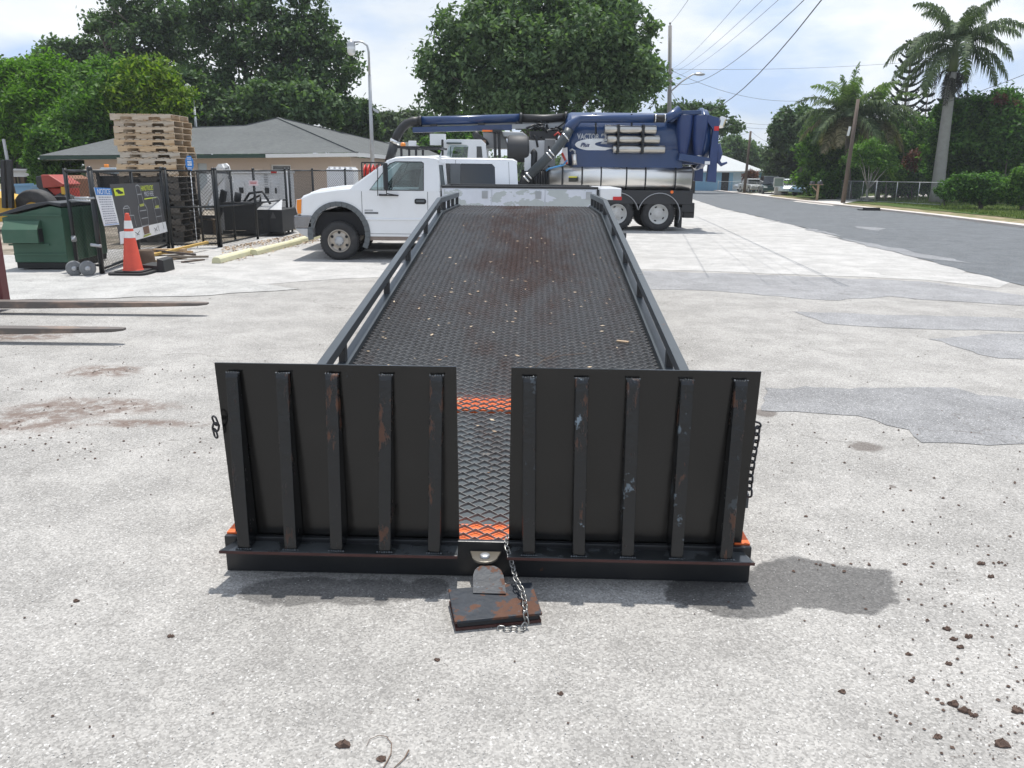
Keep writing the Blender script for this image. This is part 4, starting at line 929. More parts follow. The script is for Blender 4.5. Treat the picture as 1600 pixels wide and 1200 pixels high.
# diagonal suction hose
mb=MB(); mb.tube([Lp(889,203,-.05),Lp(886,210,-.1),Lp(878,221,-.15),Lp(866,236,-.2),Lp(822,279,-.25)],.145,16); mb.build('suction_hose',M('ribbed_hose',(.055,.065,.07),.45,0,.15,8),vt)
mb=MB(); mb.tube([Lp(823,277,-.25),Lp(818,288,-.2),Lp(822,300,-.1)],.16,14); mb.build('hose_end',dark_int,vt)
mb=MB()
for a,b in (((885,212),(887.5,215)),):
    pass
for t0 in ((883.5,214,-.12),(862,240,-.2),(858,244,-.2),(826,275,-.25),(822,280,-.25)):
    d=(Lp(822,279,-.25)-Lp(866,236,-.2)).normalized()*.022; p=Lp(*t0); mb.cyl(p-d,p+d,.165,14)
mb.build('hose_clamp',chrome,vt)
# machinery between cab and tank
mb=MB(); mb.lathe([(.001,X(792)),(.36,X(792.5)),(.41,X(795)),(.41,X(822)),(.37,X(826)),(.001,X(827))],(0,.3,Z(233)),'x',28)
dr=mb.build('hose_reel',M('dark_grey_drum',(.045,.045,.047),.6,0,.12,3),vt)
mb=MB(); mb.bb(X(819),X(852),.5,1.6,Z(262),Z(219)); mb.build('equipment_cabinet',white_paint,vt,bevel=.02)
mb=MB(); mb.bb(X(851),X(868),.2,1.5,Z(265),Z(217)); mb.build('control_cabinet',M('cabinet_grey',(.22,.22,.22),.6,0,.1,3),vt,bevel=.02)
mb=MB(); mb.bb(X(856),X(858.5),.185,.2,Z(232),Z(228)); mb.build('cabinet_latch',dark_int,vt)
mb=MB(); mb.prism([(X(758),Z(232)),(X(752),Z(206)),(X(788),Z(206)),(X(794),Z(232))],.9,2.2,'y'); mb.prism([(X(786),Z(214)),(X(783),Z(205)),(X(816),Z(206)),(X(824),Z(212)),(X(822),Z(214))],.5,2.1,'y'); mb.build('shroud',M('shroud_grey',(.45,.46,.46),.45,.2,.1,2),vt,bevel=.04)
mb=MB(); mb.tube([Lp(742,206,.6),Lp(745,213,.6),Lp(757,222,.6),Lp(760,228,.6)],.11,10); mb.build('air_intake',hose,vt)
mb=MB(); mb.cyl(Lp(756,219,.5),Lp(757,262,.5),.06,10); mb.build('exhaust_pipe',M('rusty_pipe',(.12,.08,.06),.7,.3,.2,8),vt)
mb=MB(); mb.lathe([(.11,Z(262)),(.115,Z(240)),(.08,Z(236)),(.02,Z(233)),(.001,Z(232))],(X(834),.15,0),'z',14); mb.build('gas_bottle',black_metal,vt)
mb=MB(); mb.bb(X(819.5),X(829.5),.0,.2,Z(268),Z(241)); mb.build('side_box',white_flat,vt,bevel=.01)
mb=MB(); r5=random.Random(5)
for k in range(26):
    a=Lp(r5.uniform(826,880),r5.uniform(197,216),.4+r5.random()*.5); b=a+Vector((r5.uniform(-.5,.5),r5.uniform(-.2,.2),r5.uniform(-.35,.2))); m_=(a+b)/2+Vector((0,0,.12)); mb.tube([a,m_,b],.02+.02*r5.random(),5)
mb.bb(X(828),X(872),.5,1.4,Z(217),Z(204)); 
for k in range(8):
    x=X(838+k*4.4); mb.cyl((x,.2,Z(300)),(x,.2,Z(268)),.03+.03*r5.random(),8)
mb.bb(X(815),X(858),.35,.9,Z(300),Z(266)); tag(mb.build('hydraulic_lines',black_metal,vt),kind='stuff')
mb=MB(); mb.tube([Lp(866,212,.1),Lp(872,207,.1),Lp(877,213,.1)],.03,6); mb.tube([Lp(878,239,.0),Lp(886,256,.0)],.035,6); mb.build('red_handle',red_paint,vt)
mb=MB(); mb.cyl(Lp(897,241,-.02),Lp(898,258,-.02),.075,12); mb.build('silver_cylinder',alu,vt); mb=MB(); mb.tube([Lp(898,242,-.02),Lp(898,236,-.02),Lp(894,233,-.02),Lp(890,236,-.02)],.03,8); mb.build('vent_pipe',steel_grey,vt)
mb=MB(); mb.prism([(X(879),Z(232)),(X(886),Z(230)),(X(888),Z(256)),(X(876),Z(256))],.1,.3,'y'); mb.build('white_bracket',white_flat,vt)
mb=MB(); mb.tube([Lp(853,267,-.05),Lp(858,263.5,-.05),Lp(880,258,-.05),Lp(886,250,-.02)],.028,6); mb.build('blue_hose',M('light_blue_hose',(.08,.3,.6),.4),vt)
# cab
cx0,cx1=X(686,240),X(761,240)
rf=Z(219.5,725)
outer=[(X(682),Z(262)),(X(694),Z(221)),(X(700),Z(219.3)),(X(752),Z(219.3)),(X(759),Z(226)),(X(761),Z(262))]
mb=MB(); inner=[(X(694.5),Z(256)),(X(701),Z(229)),(X(703),Z(228)),(X(728),Z(228)),(X(731.5),Z(230)),(X(729),Z(256))]
mb.ring(outer,inner,.15,.22); mb.build('cab_side',white_paint,vt,bevel=.01); mb=MB(); mb.ring(outer,inner,2.28,2.35); mb.build('cab_side',white_paint,vt,bevel=.01)
mb=MB(); mb.prism([(X(694),Z(221)),(X(700),Z(219.3)),(X(752),Z(219.3)),(X(759),Z(226)),(X(754),Z(228)),(X(697),Z(225))],.22,2.28,'y'); mb.prism([(X(735),Z(262)),(X(735),Z(223)),(X(757),Z(226)),(X(760),Z(262))],.23,2.27,'y'); mb.build('cab_roof',white_paint,vt,bevel=.03)
mb=MB(); mb.v=[(a,.19,b) for a,b in inner]; mb.face(range(6)); mb.build('side_window',tint_glass,vt)
mb=MB(); mb.v=[(X(744.5),.14,Z(230)),(X(752),.14,Z(230)),(X(754),.14,Z(250)),(X(744.5),.14,Z(250))]; mb.face(range(4)); mb.build('sleeper_window',window_dark,vt)
mb=MB(); mb.v=[(X(683),.25,Z(258)),(X(683),2.25,Z(258)),(X(695),2.2,Z(223)),(X(695),.3,Z(223))]; mb.face(range(4)); mb.build('windscreen',tint_glass,vt)
mb=MB(); mb.cyl(Lp(704,229,.1),Lp(703,256,.1),.012,6); mb.bb(X(698),X(721),.0,.15,Z(226.5),Z(224.3)); mb.build('visor',M('dark_visor',(.03,.06,.055),.4),vt)
mb=MB(); mb.prism([(X(628),Z(268,640)),(X(626),Z(290,640)),(X(626),.75),(X(688),.75),(X(761),.75),(X(761),Z(262)),(X(683),Z(262)),(X(650),Z(264))],.2,2.3,'y'); mb.build('hood',white_paint,vt,bevel=.05)
mb=MB(); mb.box(Lp(691.5,231,-.1),(.06,.2,.5)); mb.build('mirror',black_metal,vt,bevel=.02)
# ================================================================== LEFT YARD
def T(px,py,Y): return V(px,py,Y)
# --- tan house
HY=37
hs=thing('tan_house','long tan walled house with grey shingle hip roof behind the fenced yard','house',(0,HY,gz(HY)))
hz0=gz(HY)
def H(px,py,dy=0): p=V(px,py,HY+dy); return (p.x,dy,p.z-hz0)
n=NT('shingle_roof'); b=n.t.nodes.new('ShaderNodeTexBrick'); n.t.links.new(n.map((1,1,1)),b.inputs[0]); b.inputs['Scale'].default_value=3.5; b.inputs['Mortar Size'].default_value=.012; b.inputs['Color1'].default_value=(.105,.11,.112,1); b.inputs['Color2'].default_value=(.13,.14,.137,1); b.inputs['Mortar'].default_value=(.06,.065,.065,1)
sx=n.t.nodes.new('ShaderNodeSeparateXYZ'); n.t.links.new(n.vec,sx.inputs[0]); cb=n.t.nodes.new('ShaderNodeCombineXYZ'); n.t.links.new(sx.outputs[0],cb.inputs[0]); n.t.links.new(n.math('ADD',sx.outputs[1],sx.outputs[2]),cb.inputs[1]); n.t.links.new(cb.outputs[0],b.inputs[0])
c=n.mul(b.outputs[0], n.grey(n.noise(.7,5,.65),.8,1.25)); n.bsdf(c,.9,0,.2); shingle=n.mat
tan=M('tan_stucco',(.50,.41,.335),.9,0,.05,1,.1,30); white_trim=M('white_trim',(.7,.7,.68),.6,0,.05)
eL,eM,eR=H(62,243),H(415,240),H(558,238)
rid0,rid1,rid2=H(300,199,5.2),H(383,196,5.2),H(434,184,6.0)
side_far=H(706,252,22); rid3=H(640,232,24)
hipL=H(120,226,3.0)
mb=MB(); mb.v=[eL,eM,eR,rid2,rid1,rid0,H(179,216,3.4),side_far,rid3,H(60,242,12)]
mb.face((0,1,5,6)); mb.face((1,2,3,4,5)); mb.face((2,7,8,3)); mb.face((0,6,9)); mb.face((6,5,9)); mb.face((5,4,9)); mb.face((4,3,8,9)); 
rf=mb.build('roof',shingle,hs,fix=False)
mb=MB(); mb.bar(H(434,184,5.97),H(558,238,-.03),.16,.05); mb.bar(H(434,184,6.0),H(640,232,24),.2,.05); mb.bar(H(383,196,5.2),H(434,184,6.0),.16,.05); mb.bar(H(300,199,5.2),H(383,196,5.2),.16,.05); mb.build('ridge_cap',shingle,rf)
ez=eR[2]
mb=MB(); mb.bar((eL[0],-.02,eL[2]-.10),(eM[0],-.02,eM[2]-.10),.03,.16); mb.build('fascia',M('dark_green_trim',(.02,.05,.035),.5,0,.05),hs)
mb=MB(); mb.bar((eM[0],-.02,eM[2]-.10),(eR[0],-.02,eR[2]-.10),.03,.16); mb.bar((eR[0],0,eR[2]-.10),(side_far[0],22,side_far[2]-.10),.03,.18); mb.build('fascia',white_trim,hs)
mb=MB(); mb.v=[(eL[0],0,eL[2]-.19),(eR[0],0,eR[2]-.19),(eR[0]+.0,.8,eR[2]-.19),(eL[0],.8,eL[2]-.19)]; mb.face(range(4)); mb.bb(eL[0]-.1,eL[0]+1.7,0,3,eL[2]-.16,eL[2]-.1); mb.build('soffit',white_trim,hs)
wx0=H(117,250)[0]; wx1=H(542,250)[0]
wt_=eR[2]-.20
def wallwith(mb,x0,x1,y,z0,z1,holes,th=.2):
    xs=sorted(set([x0,x1]+[h[0] for h in holes]+[h[1] for h in holes])); zs=sorted(set([z0,z1]+[h[2] for h in holes]+[h[3] for h in holes]))
    for a,b in zip(xs,xs[1:]):
        for c_,d in zip(zs,zs[1:]):
            if any(h[0]<=a and b<=h[1] and h[2]<=c_ and d<=h[3] for h in holes): continue
            mb.bb(a,b,y,y+th,c_,d)
mb=MB(); wn_=(H(415,262)[0],H(447,262)[0],H(262,430)[2] if False else 1.0,wt_-.36); dr_=(H(298,262)[0],H(313,262)[0],0,2.05)
wallwith(mb,wx0,wx1,.8,0,wt_,[wn_,dr_]); wall=mb.build('wall',tan,hs)
for a,b in ((wx0,wx0+.2),): 
    mb=MB(); mb.bb(a,b,1.0,12,0,wt_); mb.build('wall',tan,hs)
mb=MB(); mb.v=[(wx1,.8,0),(side_far[0]-.5,22,0),(side_far[0]-.5,22,side_far[2]-.2),(wx1,.8,wt_)]; mb.face(range(4)); mb.build('wall',tan,hs)
mb=MB(); mb.bb(wn_[0]+.05,wn_[1]-.05,.93,.95,wn_[2]+.05,wn_[3]-.05); wdo=mb.build('window',window_dark,hs)
mb=MB(); mb.ring([(wn_[0],wn_[2]),(wn_[1],wn_[2]),(wn_[1],wn_[3]),(wn_[0],wn_[3])],[(wn_[0]+.06,wn_[2]+.06),(wn_[1]-.06,wn_[2]+.06),(wn_[1]-.06,wn_[3]-.06),(wn_[0]+.06,wn_[3]-.06)],.9,.93); mb.build('window_frame',white_trim,wdo)
mb=MB()
for k in range(3): z=wn_[3]-.25-.22*k; mb.bb(wn_[0]+.06,wn_[1]-.06,.905,.925,z,z+.03)
mb.build('window_bar',steel_grey,wdo)
mb=MB(); mb.bb(dr_[0],dr_[1],.88,.92,0,2.05); dd=mb.build('door',M('pale_door',(.45,.5,.52),.6,0,.05),hs)
x_=H(505,260)[0]; mb=MB(); mb.bb(H(512,260)[0],H(520,260)[0],.76,.795,1.1,1.75); mb.build('electric_box',steel_grey,hs); mb=MB(); mb.cyl((H(514,260)[0]+.5,.7,1.6),(H(514,260)[0]+.5,.79,1.6),.16,14); mb.build('meter',clear_lens,hs)
mb=MB(); x_=H(349,262)[0]
# --- second far roof
h2=thing('grey_roofed_house','low house with pale grey roof seen past the corner of the tan house','house',(0,62,gz(62)))
def H2(px,py,dy=0): p=V(px,py,62+dy); return (p.x,dy,p.z-gz(62))
a,b_,c_,d_=H2(560,243),H2(690,246),H2(640,222,6),H2(575,222,6)
mb=MB(); mb.v=[a,b_,c_,d_,H2(700,246,12),H2(560,243,12)]; mb.face((0,1,2,3)); mb.face((1,4,2)); mb.face((4,5,3,2)); mb.face((5,0,3)); mb.build('roof',shingle,h2,fix=False)
mb=MB(); mb.bb(a[0]+.5,b_[0]-.5,.4,11,0,a[2]-.05); mb.build('wall',tan,h2)
# --- lamp posts
def lamp_post(label,px,pyt,Y,pybase,bend,group=None):
    top=V(px,pyt,Y); z0=gz(Y); th=thing('lamp_post',label,'lamp post',(top.x,Y,z0)); h=top.z-z0
    k=CF/(Y*.97)
    mb=MB(); mb.tube([(0,0,0),(0,0,h*.55),(0,0,h*.82)],[.085,.075,.06],10); mb.build('pole',steel_grey,th)
    mb=MB(); w=bend/k
    mb.tube([(0,0,h*.82),(0,0,h-.35),(-.05,0,h-.12),(-.22,0,h),(-w*.5,0,h+.02),(-w+.1,0,h)],[.045,.042,.04,.038,.035,.03],8); mb.build('arm',steel_grey,th)
    mb=MB(); mb.lathe([(.05,.12),(.11,.08),(.15,0),(.16,-.12)],(-w,0,h-.05),'z',14); l=mb.build('lamp_head',steel_grey,th)
    mb=MB(); mb.lathe([(.155,0),(.16,-.2),(.11,-.3),(.001,-.32)],(-w,0,h-.17),'z',14); mb.build('lens',clear_lens,l)
    return th
lp=lamp_post('tall grey gooseneck lamp post in front of the right end of the tan house',575.5,66,33,255,26)
mb=MB(); p=V(583,168,33); mb.prism([(p.x-lp.location.x-.0,p.z-lp.location.z),(p.x-lp.location.x+.22,p.z-lp.location.z-.12),(p.x-lp.location.x+.2,p.z-lp.location.z-.22),(p.x-lp.location.x,p.z-lp.location.z-.1)],-.05,.05); mb.build('camera_bracket',steel_grey,lp)
lamp_post('shorter grey lamp post rising behind the tan house roof beside the pallets',300.5,133,46,200,7.5)

# --- chain link fences
def chainlink(nm,A,B,h,parent,mat,cell=.06,z0=.03,th=.0022,jit=0):
    th*=1.15
    A=Vector(A);B=Vector(B); L=(B-A).length; t=(B-A).normalized(); nrm=Vector((-t.y,t.x,0)); V_=[]
    step=cell*1.41
    def P(s,z): return A+t*s+Vector((0,0,z))
    for sg in (1,-1):
        k=-int(h/step)-1
        while k*step<L:
            s0=k*step; s1=s0+(h)
            # line from (s0, 0 or h) rising/falling at 45 degrees
            a=max(s0,0); b=min(s1,L)
            if b>a:
                za=a-s0; zb=b-s0
                if sg<0: za=h-za; zb=h-zb
                p=P(a,z0+za); q=P(b,z0+zb); d=(q-p).normalized(); w=d.cross(nrm).normalized()*th; m=nrm*th*sg
                V_ += [p-w+m*0,q-w+m*0,q+w+m*0,p+w+m*0, p-nrm*th,q-nrm*th,q+nrm*th,p+nrm*th]
            k+=1
    o=mesh_np(nm,np.array([tuple(v) for v in V_]),4,mat,parent); return tag(o,kind='stuff')
def fence(label,pts,h,mat,mesh_mat,cat='fence',posts=None,rail_z=(.09,.98),pr=.035,midrail=None,cell=.06,th=.0022,name='chain_link_fence',close_first=True):
    o=Vector((pts[0][0],pts[0][1],gz(pts[0][1]))); f=thing(name,label,cat,o)
    Q=[Vector((p[0],p[1],gz(p[1])))-o for p in pts]
    for i,p in enumerate(Q):
        mb=MB(); mb.tube([p,p+Vector((0,0,h+.03))],pr,10); mb.sphere(p+Vector((0,0,h+.04)),pr*1.15,8,5); mb.build('post',mat,f)
    for a,b in zip(Q,Q[1:]):
        L=(b-a).length; k=max(1,round(L/2.4))
        for j in range(1,k):
            p=a.lerp(b,j/k); mb=MB(); mb.tube([p,p+Vector((0,0,h))],pr*.75,8); mb.build('post',mat,f)
        for z in [h]+([midrail] if midrail else [])+[rail_z[0]]:
            mb=MB(); mb.tube([a+Vector((0,0,z)),b+Vector((0,0,z))],pr*.62,8); mb.build('rail',mat,f)
        chainlink('chain_link',a,b,h+.03-.06,f,mesh_mat,cell=cell,th=th)
    return f
fm=M('black_fence_paint',(.012,.014,.015),.35,0,.2,5); mm=M('black_wire',(.02,.022,.023),.45,0,.1)
c0,c1,c2,c3,c4=G(160,428),G(264,388),G(346,386.5),G(403,374),G(451,363)
FH=1.78
fence('black chain link fence running from the gate post back past the hand truck banner',[c0,c1],FH,fm,mm,pr=.045,th=.0028)
fence('black chain link fence across the front of the lower pallets, with a middle rail',[c1+Vector((.09,.0,0)),c2-Vector((.06,0,0))],FH,fm,mm,midrail=.95,th=.0026)
fence('black chain link fence beside the yellow parking stops in front of the black trailer',[c2,c3,c4],FH,fm,mm,midrail=.95,th=.0026)
c5=G(446,361); fence('black chain link fence along the far side of the yard near the white tank',[c4+Vector((.08,.12,0)),Vector((-6.62,27,0)),Vector((-5.75,28,0)),Vector((-4.9,29,0))],FH,fm,mm,th=.0026)
fence('black chain link fence inside the yard behind the front fence line',[G(318,379),G(368,375.5)],FH*.97,fm,mm,midrail=.9,th=.0016,pr=.03)
# gate leaf with castor wheels
gt=thing('yard_gate','black gate leaf on two grey castor wheels in front of the green dumpster','gate',G(131,426))
go=gt.location
A=Vector((0,0,0))+Vector(G(119,424))-go; Bq=Vector(G(158,427))-go; A.z=Bq.z=0; A=A+Vector((-.02,.1,0))
mb=MB()
for p in (A,): mb.tube([p+Vector((0,0,.1)),p+Vector((0,0,FH+.05))],.036,10)
mb.tube([A+Vector((0,0,.14)),Bq+Vector((0,0,.14))],.022,8); mb.tube([A+Vector((0,0,FH)),Bq+Vector((0,0,FH))],.025,8); mb.build('gate_frame',fm,gt)
mb=MB(); mb.tube([A+Vector((0,0,1.27)),Bq+Vector((0,0,1.27))],.02,8); mb.build('cross_bar',steel_grey,gt)
chainlink('chain_link',A,Bq,FH-.1,gt,mm,z0=.12,th=.0024)
mb=MB(); mb.tube([A+Vector((.0,0,.62)),A+Vector((.03,-.05,.55))],.045,8); mb.build('hinge',steel_grey,gt)
for px in (117.5,138.5):
    c_=Vector(G(px,431))-go; c_.z=.13
    mb=MB(); mb.lathe([(.05,-.035),(.12,-.04),(.135,-.025),(.135,.025),(.12,.04),(.05,.035)],(0,0,0),'x',24); w_=mb.build('wheel',M('grey_castor_rubber',(.17,.175,.18),.7,0,.1,8),gt,loc=c_); w_.rotation_euler=(0,0,R(-28)+.0)
    w_.rotation_euler=(0,0,R(-58))
    mb=MB(); mb.lathe([(.001,-.05),(.03,-.05),(.05,-.036),(.05,.036),(.03,.05),(.001,.05)],(0,0,0),'x',16); mb.build('hub',steel_grey,w_)
mb=MB(); mb.bar(Vector(G(117.5,431))-go+Vector((0,0,.13)),Vector(G(138.5,431))-go+Vector((0,0,.13)),.03,.05); mb.build('axle_bracket',fm,gt)
mb=MB(); g0=Vector(c0)-go; mb.tube([g0+Vector((-.12,-.04,.52)),g0+Vector((.06,-.04,.50))],.03,8); mb.tube([g0+Vector((-.3,-.03,1.33)),g0+Vector((.05,-.05,1.33))],.02,8); mb.build('latch',steel_grey,gt)

# --- signs and banner on the fence
def onfence(A,B,s,z,off=.05):
    A=Vector(A);B=Vector(B); t=(B-A).normalized(); nrm=Vector((t.y,-t.x,0))
    return A+t*s+nrm*off+Vector((0,0,z)), t, nrm
def fence_s(A,B,px):
    # distance along A-B seen at column px
    A=Vector(A);B=Vector(B);lo,hi=-1,(B-A).length+1
    L=(B-A).length
    def colx(s):
        P=A.lerp(B,s/L); d=P-Vector((0,0,CH)); return 800+CF*d.dot(_rt)/d.dot(_f0)
    for _ in range(40):
        m=(lo+hi)/2
        if colx(m)<px: lo=m
        else: hi=m
    return lo
def zat(A,B,s,py):
    A=Vector(A);B=Vector(B);P=A.lerp(B,s/(B-A).length); return V(CF*0+800+CF*((P-Vector((0,0,CH))).dot(_rt)/(P-Vector((0,0,CH))).dot(_f0)),py,P.y).z
def panel(name,label,cat,A,B,pxs,pys,mat,off,th=.006):
    """pxs/pys: 4 corners tl,tr,br,bl"""
    C=[]
    for px,py in zip(pxs,pys):
        s=fence_s(A,B,px); P,t,nrm=onfence(A,B,s,0,off); z=zat(A,B,s,py); C.append(Vector((P.x,P.y,z)))
    org=C[3].copy(); th_=thing(name,label,cat,org)
    mb=MB(); f=[c-org for c in C]; b=[c-org-nrm*th for c in C]
    mb.add(f+b,[(3,2,1,0),(4,5,6,7),(0,1,5,4),(1,2,6,5),(2,3,7,6),(3,0,4,7)]); pn=mb.build('board',mat,th_)
    ex=(C[1]-C[0]); ez=(C[3]-C[0])
    def at(u,v,o=.004): return (C[0]*(1-u)*(1-v)+C[1]*u*(1-v)+C[2]*u*v+C[3]*(1-u)*v)-org+nrm*o
    return th_,at,ex,ez,nrm
def ptext(txt,th_,at,ex,ez,nrm,u,v,size,mat,sx=1,name='lettering',align='CENTER',o=.003):
    x=ex.normalized(); y=-(ez-x*ez.dot(x)); y.normalize(); 
    Mx=Matrix((x,y,nrm)).transposed().to_4x4(); 
    return text(txt,name,mat,th_,at(u,v,o),size,rotm=Mx,sx=sx,extrude=.0005,align=align)
white_print=M('white_print',(.75,.76,.78),.5,0,.02); blue_print=M('blue_print',(.03,.2,.55),.5,0,.03); black_print=M('black_print',(.03,.03,.035),.6,0,.05)
pa=(152.5,176,184.5,160); pb=(295,293,352,356)
th_,at,ex,ez,nrm=panel('notice_sign','white NOTICE sign with blue header hanging on the black fence beside the gate post','sign',c0,c1,(152.5,177,184,161),(293,294,351,353.5),white_print,.12)
mb=MB(); q=[at(.0,.0,.003),at(1,.0,.003),at(1,.19,.003),at(0,.19,.003)]; mb.v=q; mb.face((0,1,2,3)); mb.build('header',blue_print,th_)
ptext('NOTICE',th_,at,ex,ez,nrm,.5,.105,.135,white_print,sx=(ex.length)/.62,o=.006)
lines=['NO PARKING BEYOND','THIS GATE AT ANY','TIME. ALL VISITORS','MUST CHECK IN AT','THE FRONT OFFICE','BEFORE ENTERING','THE YARD. DELIVERY','TRUCKS USE SIDE','ENTRANCE ONLY','NOT RESPONSIBLE','FOR DAMAGE']
r9=random.Random(9)
for k in range(12):
    # print too small to read in the photograph: rows of short dark marks
    v=.245+k*.062; u=.5-(.36+.06*r9.random()); mb=MB(); end=1-u
    while u<end:
        w=.04+.09*r9.random(); q=[at(u,v-.014,.003),at(min(u+w,end),v-.014,.003),at(min(u+w,end),v+.014,.003),at(u,v+.014,.003)]; b=len(mb.v); mb.v+=q; mb.face((b,b+1,b+2,b+3)); u+=w+.025
    mb.build('print_row',M('faded_print',(.30,.30,.36),.6),th_)
mb=MB(); mb.v=[at(.03,.965,.003),at(.97,.965,.003),at(.97,.98,.003),at(.03,.98,.003)]; mb.face((0,1,2,3)); mb.build('border',blue_print,th_)
# teal sheet just behind the notice sign
th2,at2,*_=panel('blue_sheet','narrow teal blue sheet half hidden behind the NOTICE sign','sheet',c0,c1,(172,181,183,176),(294,294,318,322),M('teal_sheet',(.02,.16,.25),.5),.06)
# banner
bn=thing('x','x','x'); bpy.data.objects.remove(bn)
dark_ban=M('charcoal_banner',(.055,.055,.06),.55,0,.1,2)
th_,at,ex,ez,nrm=panel('hand_truck_banner','charcoal banner with drawings of hand trucks and lime lettering on the black fence','banner',c0,c1,(181,254,259,186),(288,285,362,382),dark_ban,.07,.003)
mb=MB(); mb.v=[at(.02,.79,.003),at(1.0,.79,.003),at(1.01,1.0,.003),at(0.0,1.0,.003)]; mb.face((0,1,2,3)); mb.build('white_band',white_print,th_)
lime=M('lime_print',(.55,.65,.05),.5); 
ptext('HANDTRUCKS',th_,at,ex,ez,nrm,.70,.10,.15,lime,sx=.95)
ptext('MADE HERE',th_,at,ex,ez,nrm,.72,.21,.15,M('grey_print',(.45,.46,.5),.5),sx=.9)
mb=MB(); mb.v=[at(.60,.285,.003),at(.88,.275,.003),at(.88,.295,.003),at(.6,.305,.003)]; mb.face((0,1,2,3)); mb.build('underline',lime,th_)
def P2(th_,at,pts,w,mat,name='drawing'):
    mb=MB()
    for poly in pts:
        for a,b in zip(poly,poly[1:]):
            p=at(*a,.006);q=at(*b,.006); mb.bar(p,q,w,.002,up=tuple(nrm))
    mb.build(name,mat,th_)
gp=M('grey_drawing',(.30,.31,.33),.5); 
P2(th_,at,[[(.14,.62),(.15,.42),(.19,.38),(.24,.38),(.27,.42),(.27,.62)],[(.15,.55),(.27,.55)],[(.27,.55),(.33,.56),(.34,.76)],[(.16,.42),(.25,.42)]],.016,gp)
P2(th_,at,[[(.47,.40),(.46,.05),(.50,.03),(.54,.06),(.57,.38)],[(.47,.20),(.55,.20)],[(.46,.40),(.43,.48),(.45,.78),(.60,.78),(.62,.48),(.58,.38)],[(.46,.5),(.6,.5)],[(.47,.64),(.6,.64)]],.018,gp)
P2(th_,at,[[(.80,.80),(.77,.34),(.80,.28),(.90,.28),(.93,.34),(.92,.80)],[(.78,.5),(.92,.5)],[(.79,.66),(.92,.66)],[(.83,.34),(.84,.46)]],.014,gp)
mb=MB()
for u,v in ((.21,.66),(.52,.40),(.85,.47)): mb.v+= [at(u-.045,v-.02,.007),at(u+.045,v-.03,.007),at(u+.05,v+.02,.007),at(u-.04,v+.025,.007)]; b=len(mb.v); mb.face((b-4,b-3,b-2,b-1))
mb.v+=[at(.44,.99,.007),at(.62,.97,.007),at(.60,.94,.007),at(.46,.95,.007)]; b=len(mb.v); mb.face((b-4,b-3,b-2,b-1)); mb.build('lime_detail',M('olive_print',(.35,.38,.08),.5),th_)
mb=MB(); mb.v=[at(.46,.80,.008),at(.59,.79,.008),at(.59,.93,.008),at(.47,.94,.008)]; mb.face((0,1,2,3)); mb.build('crate_drawing',M('brown_print',(.16,.09,.06),.6),th_)
P2(th_,at,[[(.30,.86),(.37,.92)],[(.32,.92),(.39,.85)],[(.70,.86),(.77,.93)],[(.71,.93),(.78,.85)],[(.80,.82),(.81,.95)],[(.92,.8),(.93,.93)]],.012,black_print,'ink_mark')
th3,at3,ex3,ez3,nrm3=panel('yellow_card','small lime yellow card with a dark print in the corner of the charcoal banner','sign',c0,c1,(184.5,199,200,186),(294.5,293.5,305,306.5),M('lime_card',(.62,.72,.03),.5),.085)
nrm=nrm3; P2(th3,at3,[[(.15,.35),(.4,.25),(.6,.5),(.85,.7)],[(.3,.6),(.6,.7),(.8,.6)],[(.25,.45),(.55,.45)]],.03,black_print,'print')
# little pink sign on the fence by the trailer
s_=thing('fence_placard','tiny white placard with pink print wired to the fence top above the black trailer','sign',V(396,286,21.2)); mb=MB(); mb.bb(-.12,.12,-.01,.01,-.065,.065); mb.build('board',M('pinkish_white',(.72,.58,.6),.6),s_); mb=MB(); mb.bb(-.09,.09,-.014,-.011,.015,.03); mb.bb(-.08,.08,-.014,-.011,-.02,-.005); mb.build('print',red_paint,s_)
# security sign
P=V(296,255,19.2); ss=thing('security_sign','blue octagonal security company sign on a thin white stake beside the pallet stack','sign',(P.x,19.2,0)); mb=MB(); oc=[(.092*1.08*math.cos(R(22.5+45*k)),P.z+.18*math.sin(R(22.5+45*k))) for k in range(8)]; mb.prism(oc,-.006,.006); bd=mb.build('board',blue_print,ss); mb=MB(); mb.cyl((0,.015,0),(-.0,.015,P.z+.1),.010,6); mb.build('stake',white_print,ss)
mb=MB(); mb.bb(-.045,.055,-.009,-.007,P.z-.055,P.z+.05) ; mb.build('panel',white_print,bd); text('ADT','lettering',blue_print,bd,(.005,-.011,P.z),.085,sx=.6,extrude=.0005)
mb=MB()
for z in (.12,.09,-.10,-.13): mb.bb(-.05,.05,-.009,-.007,P.z+z-.006,P.z+z+.006)
mb.build('print_row',white_print,bd)

# --- pallets
def stringer(L,h,w):
    pr=[(0,0),(L*.16,0),(L*.165,.055),(L*.18,.068),(L*.35,.068),(L*.365,.055),(L*.37,0),(L*.63,0),(L*.635,.055),(L*.65,.068),(L*.82,.068),(L*.835,.055),(L*.84,0),(L,0),(L,h),(0,h)]
    mb=MB(); mb.prism(pr,-w/2,w/2,'y'); return mb
PWX,PWY,PT=1.46,1.16,.151
n=NT('pallet_wood'); oi=n.info(); c=n.mix(oi,(.60,.45,.29),(.54,.49,.42)); c=n.mix(n.step(n.noise(3.5,4,.6,vec=n.map((.3,1,3))),.4,.7),c,n.mul(c,(.72,.62,.52))); c=n.mul(c,n.grey(n.noise(40,3,.6,vec=n.map((.1,1,1))),.75,1.2)); n.bsdf(c,.9,0,.2); pw=n.mat
n=NT('old_pallet_wood'); c=n.mix(n.info(),(.075,.068,.06),(.15,.13,.11)); c=n.mul(c,n.grey(n.noise(20,4,.6),.6,1.3)); n.bsdf(c,.9,0,.2); pwd=n.mat
PY=20.4; px0=V(181,230,PY).x
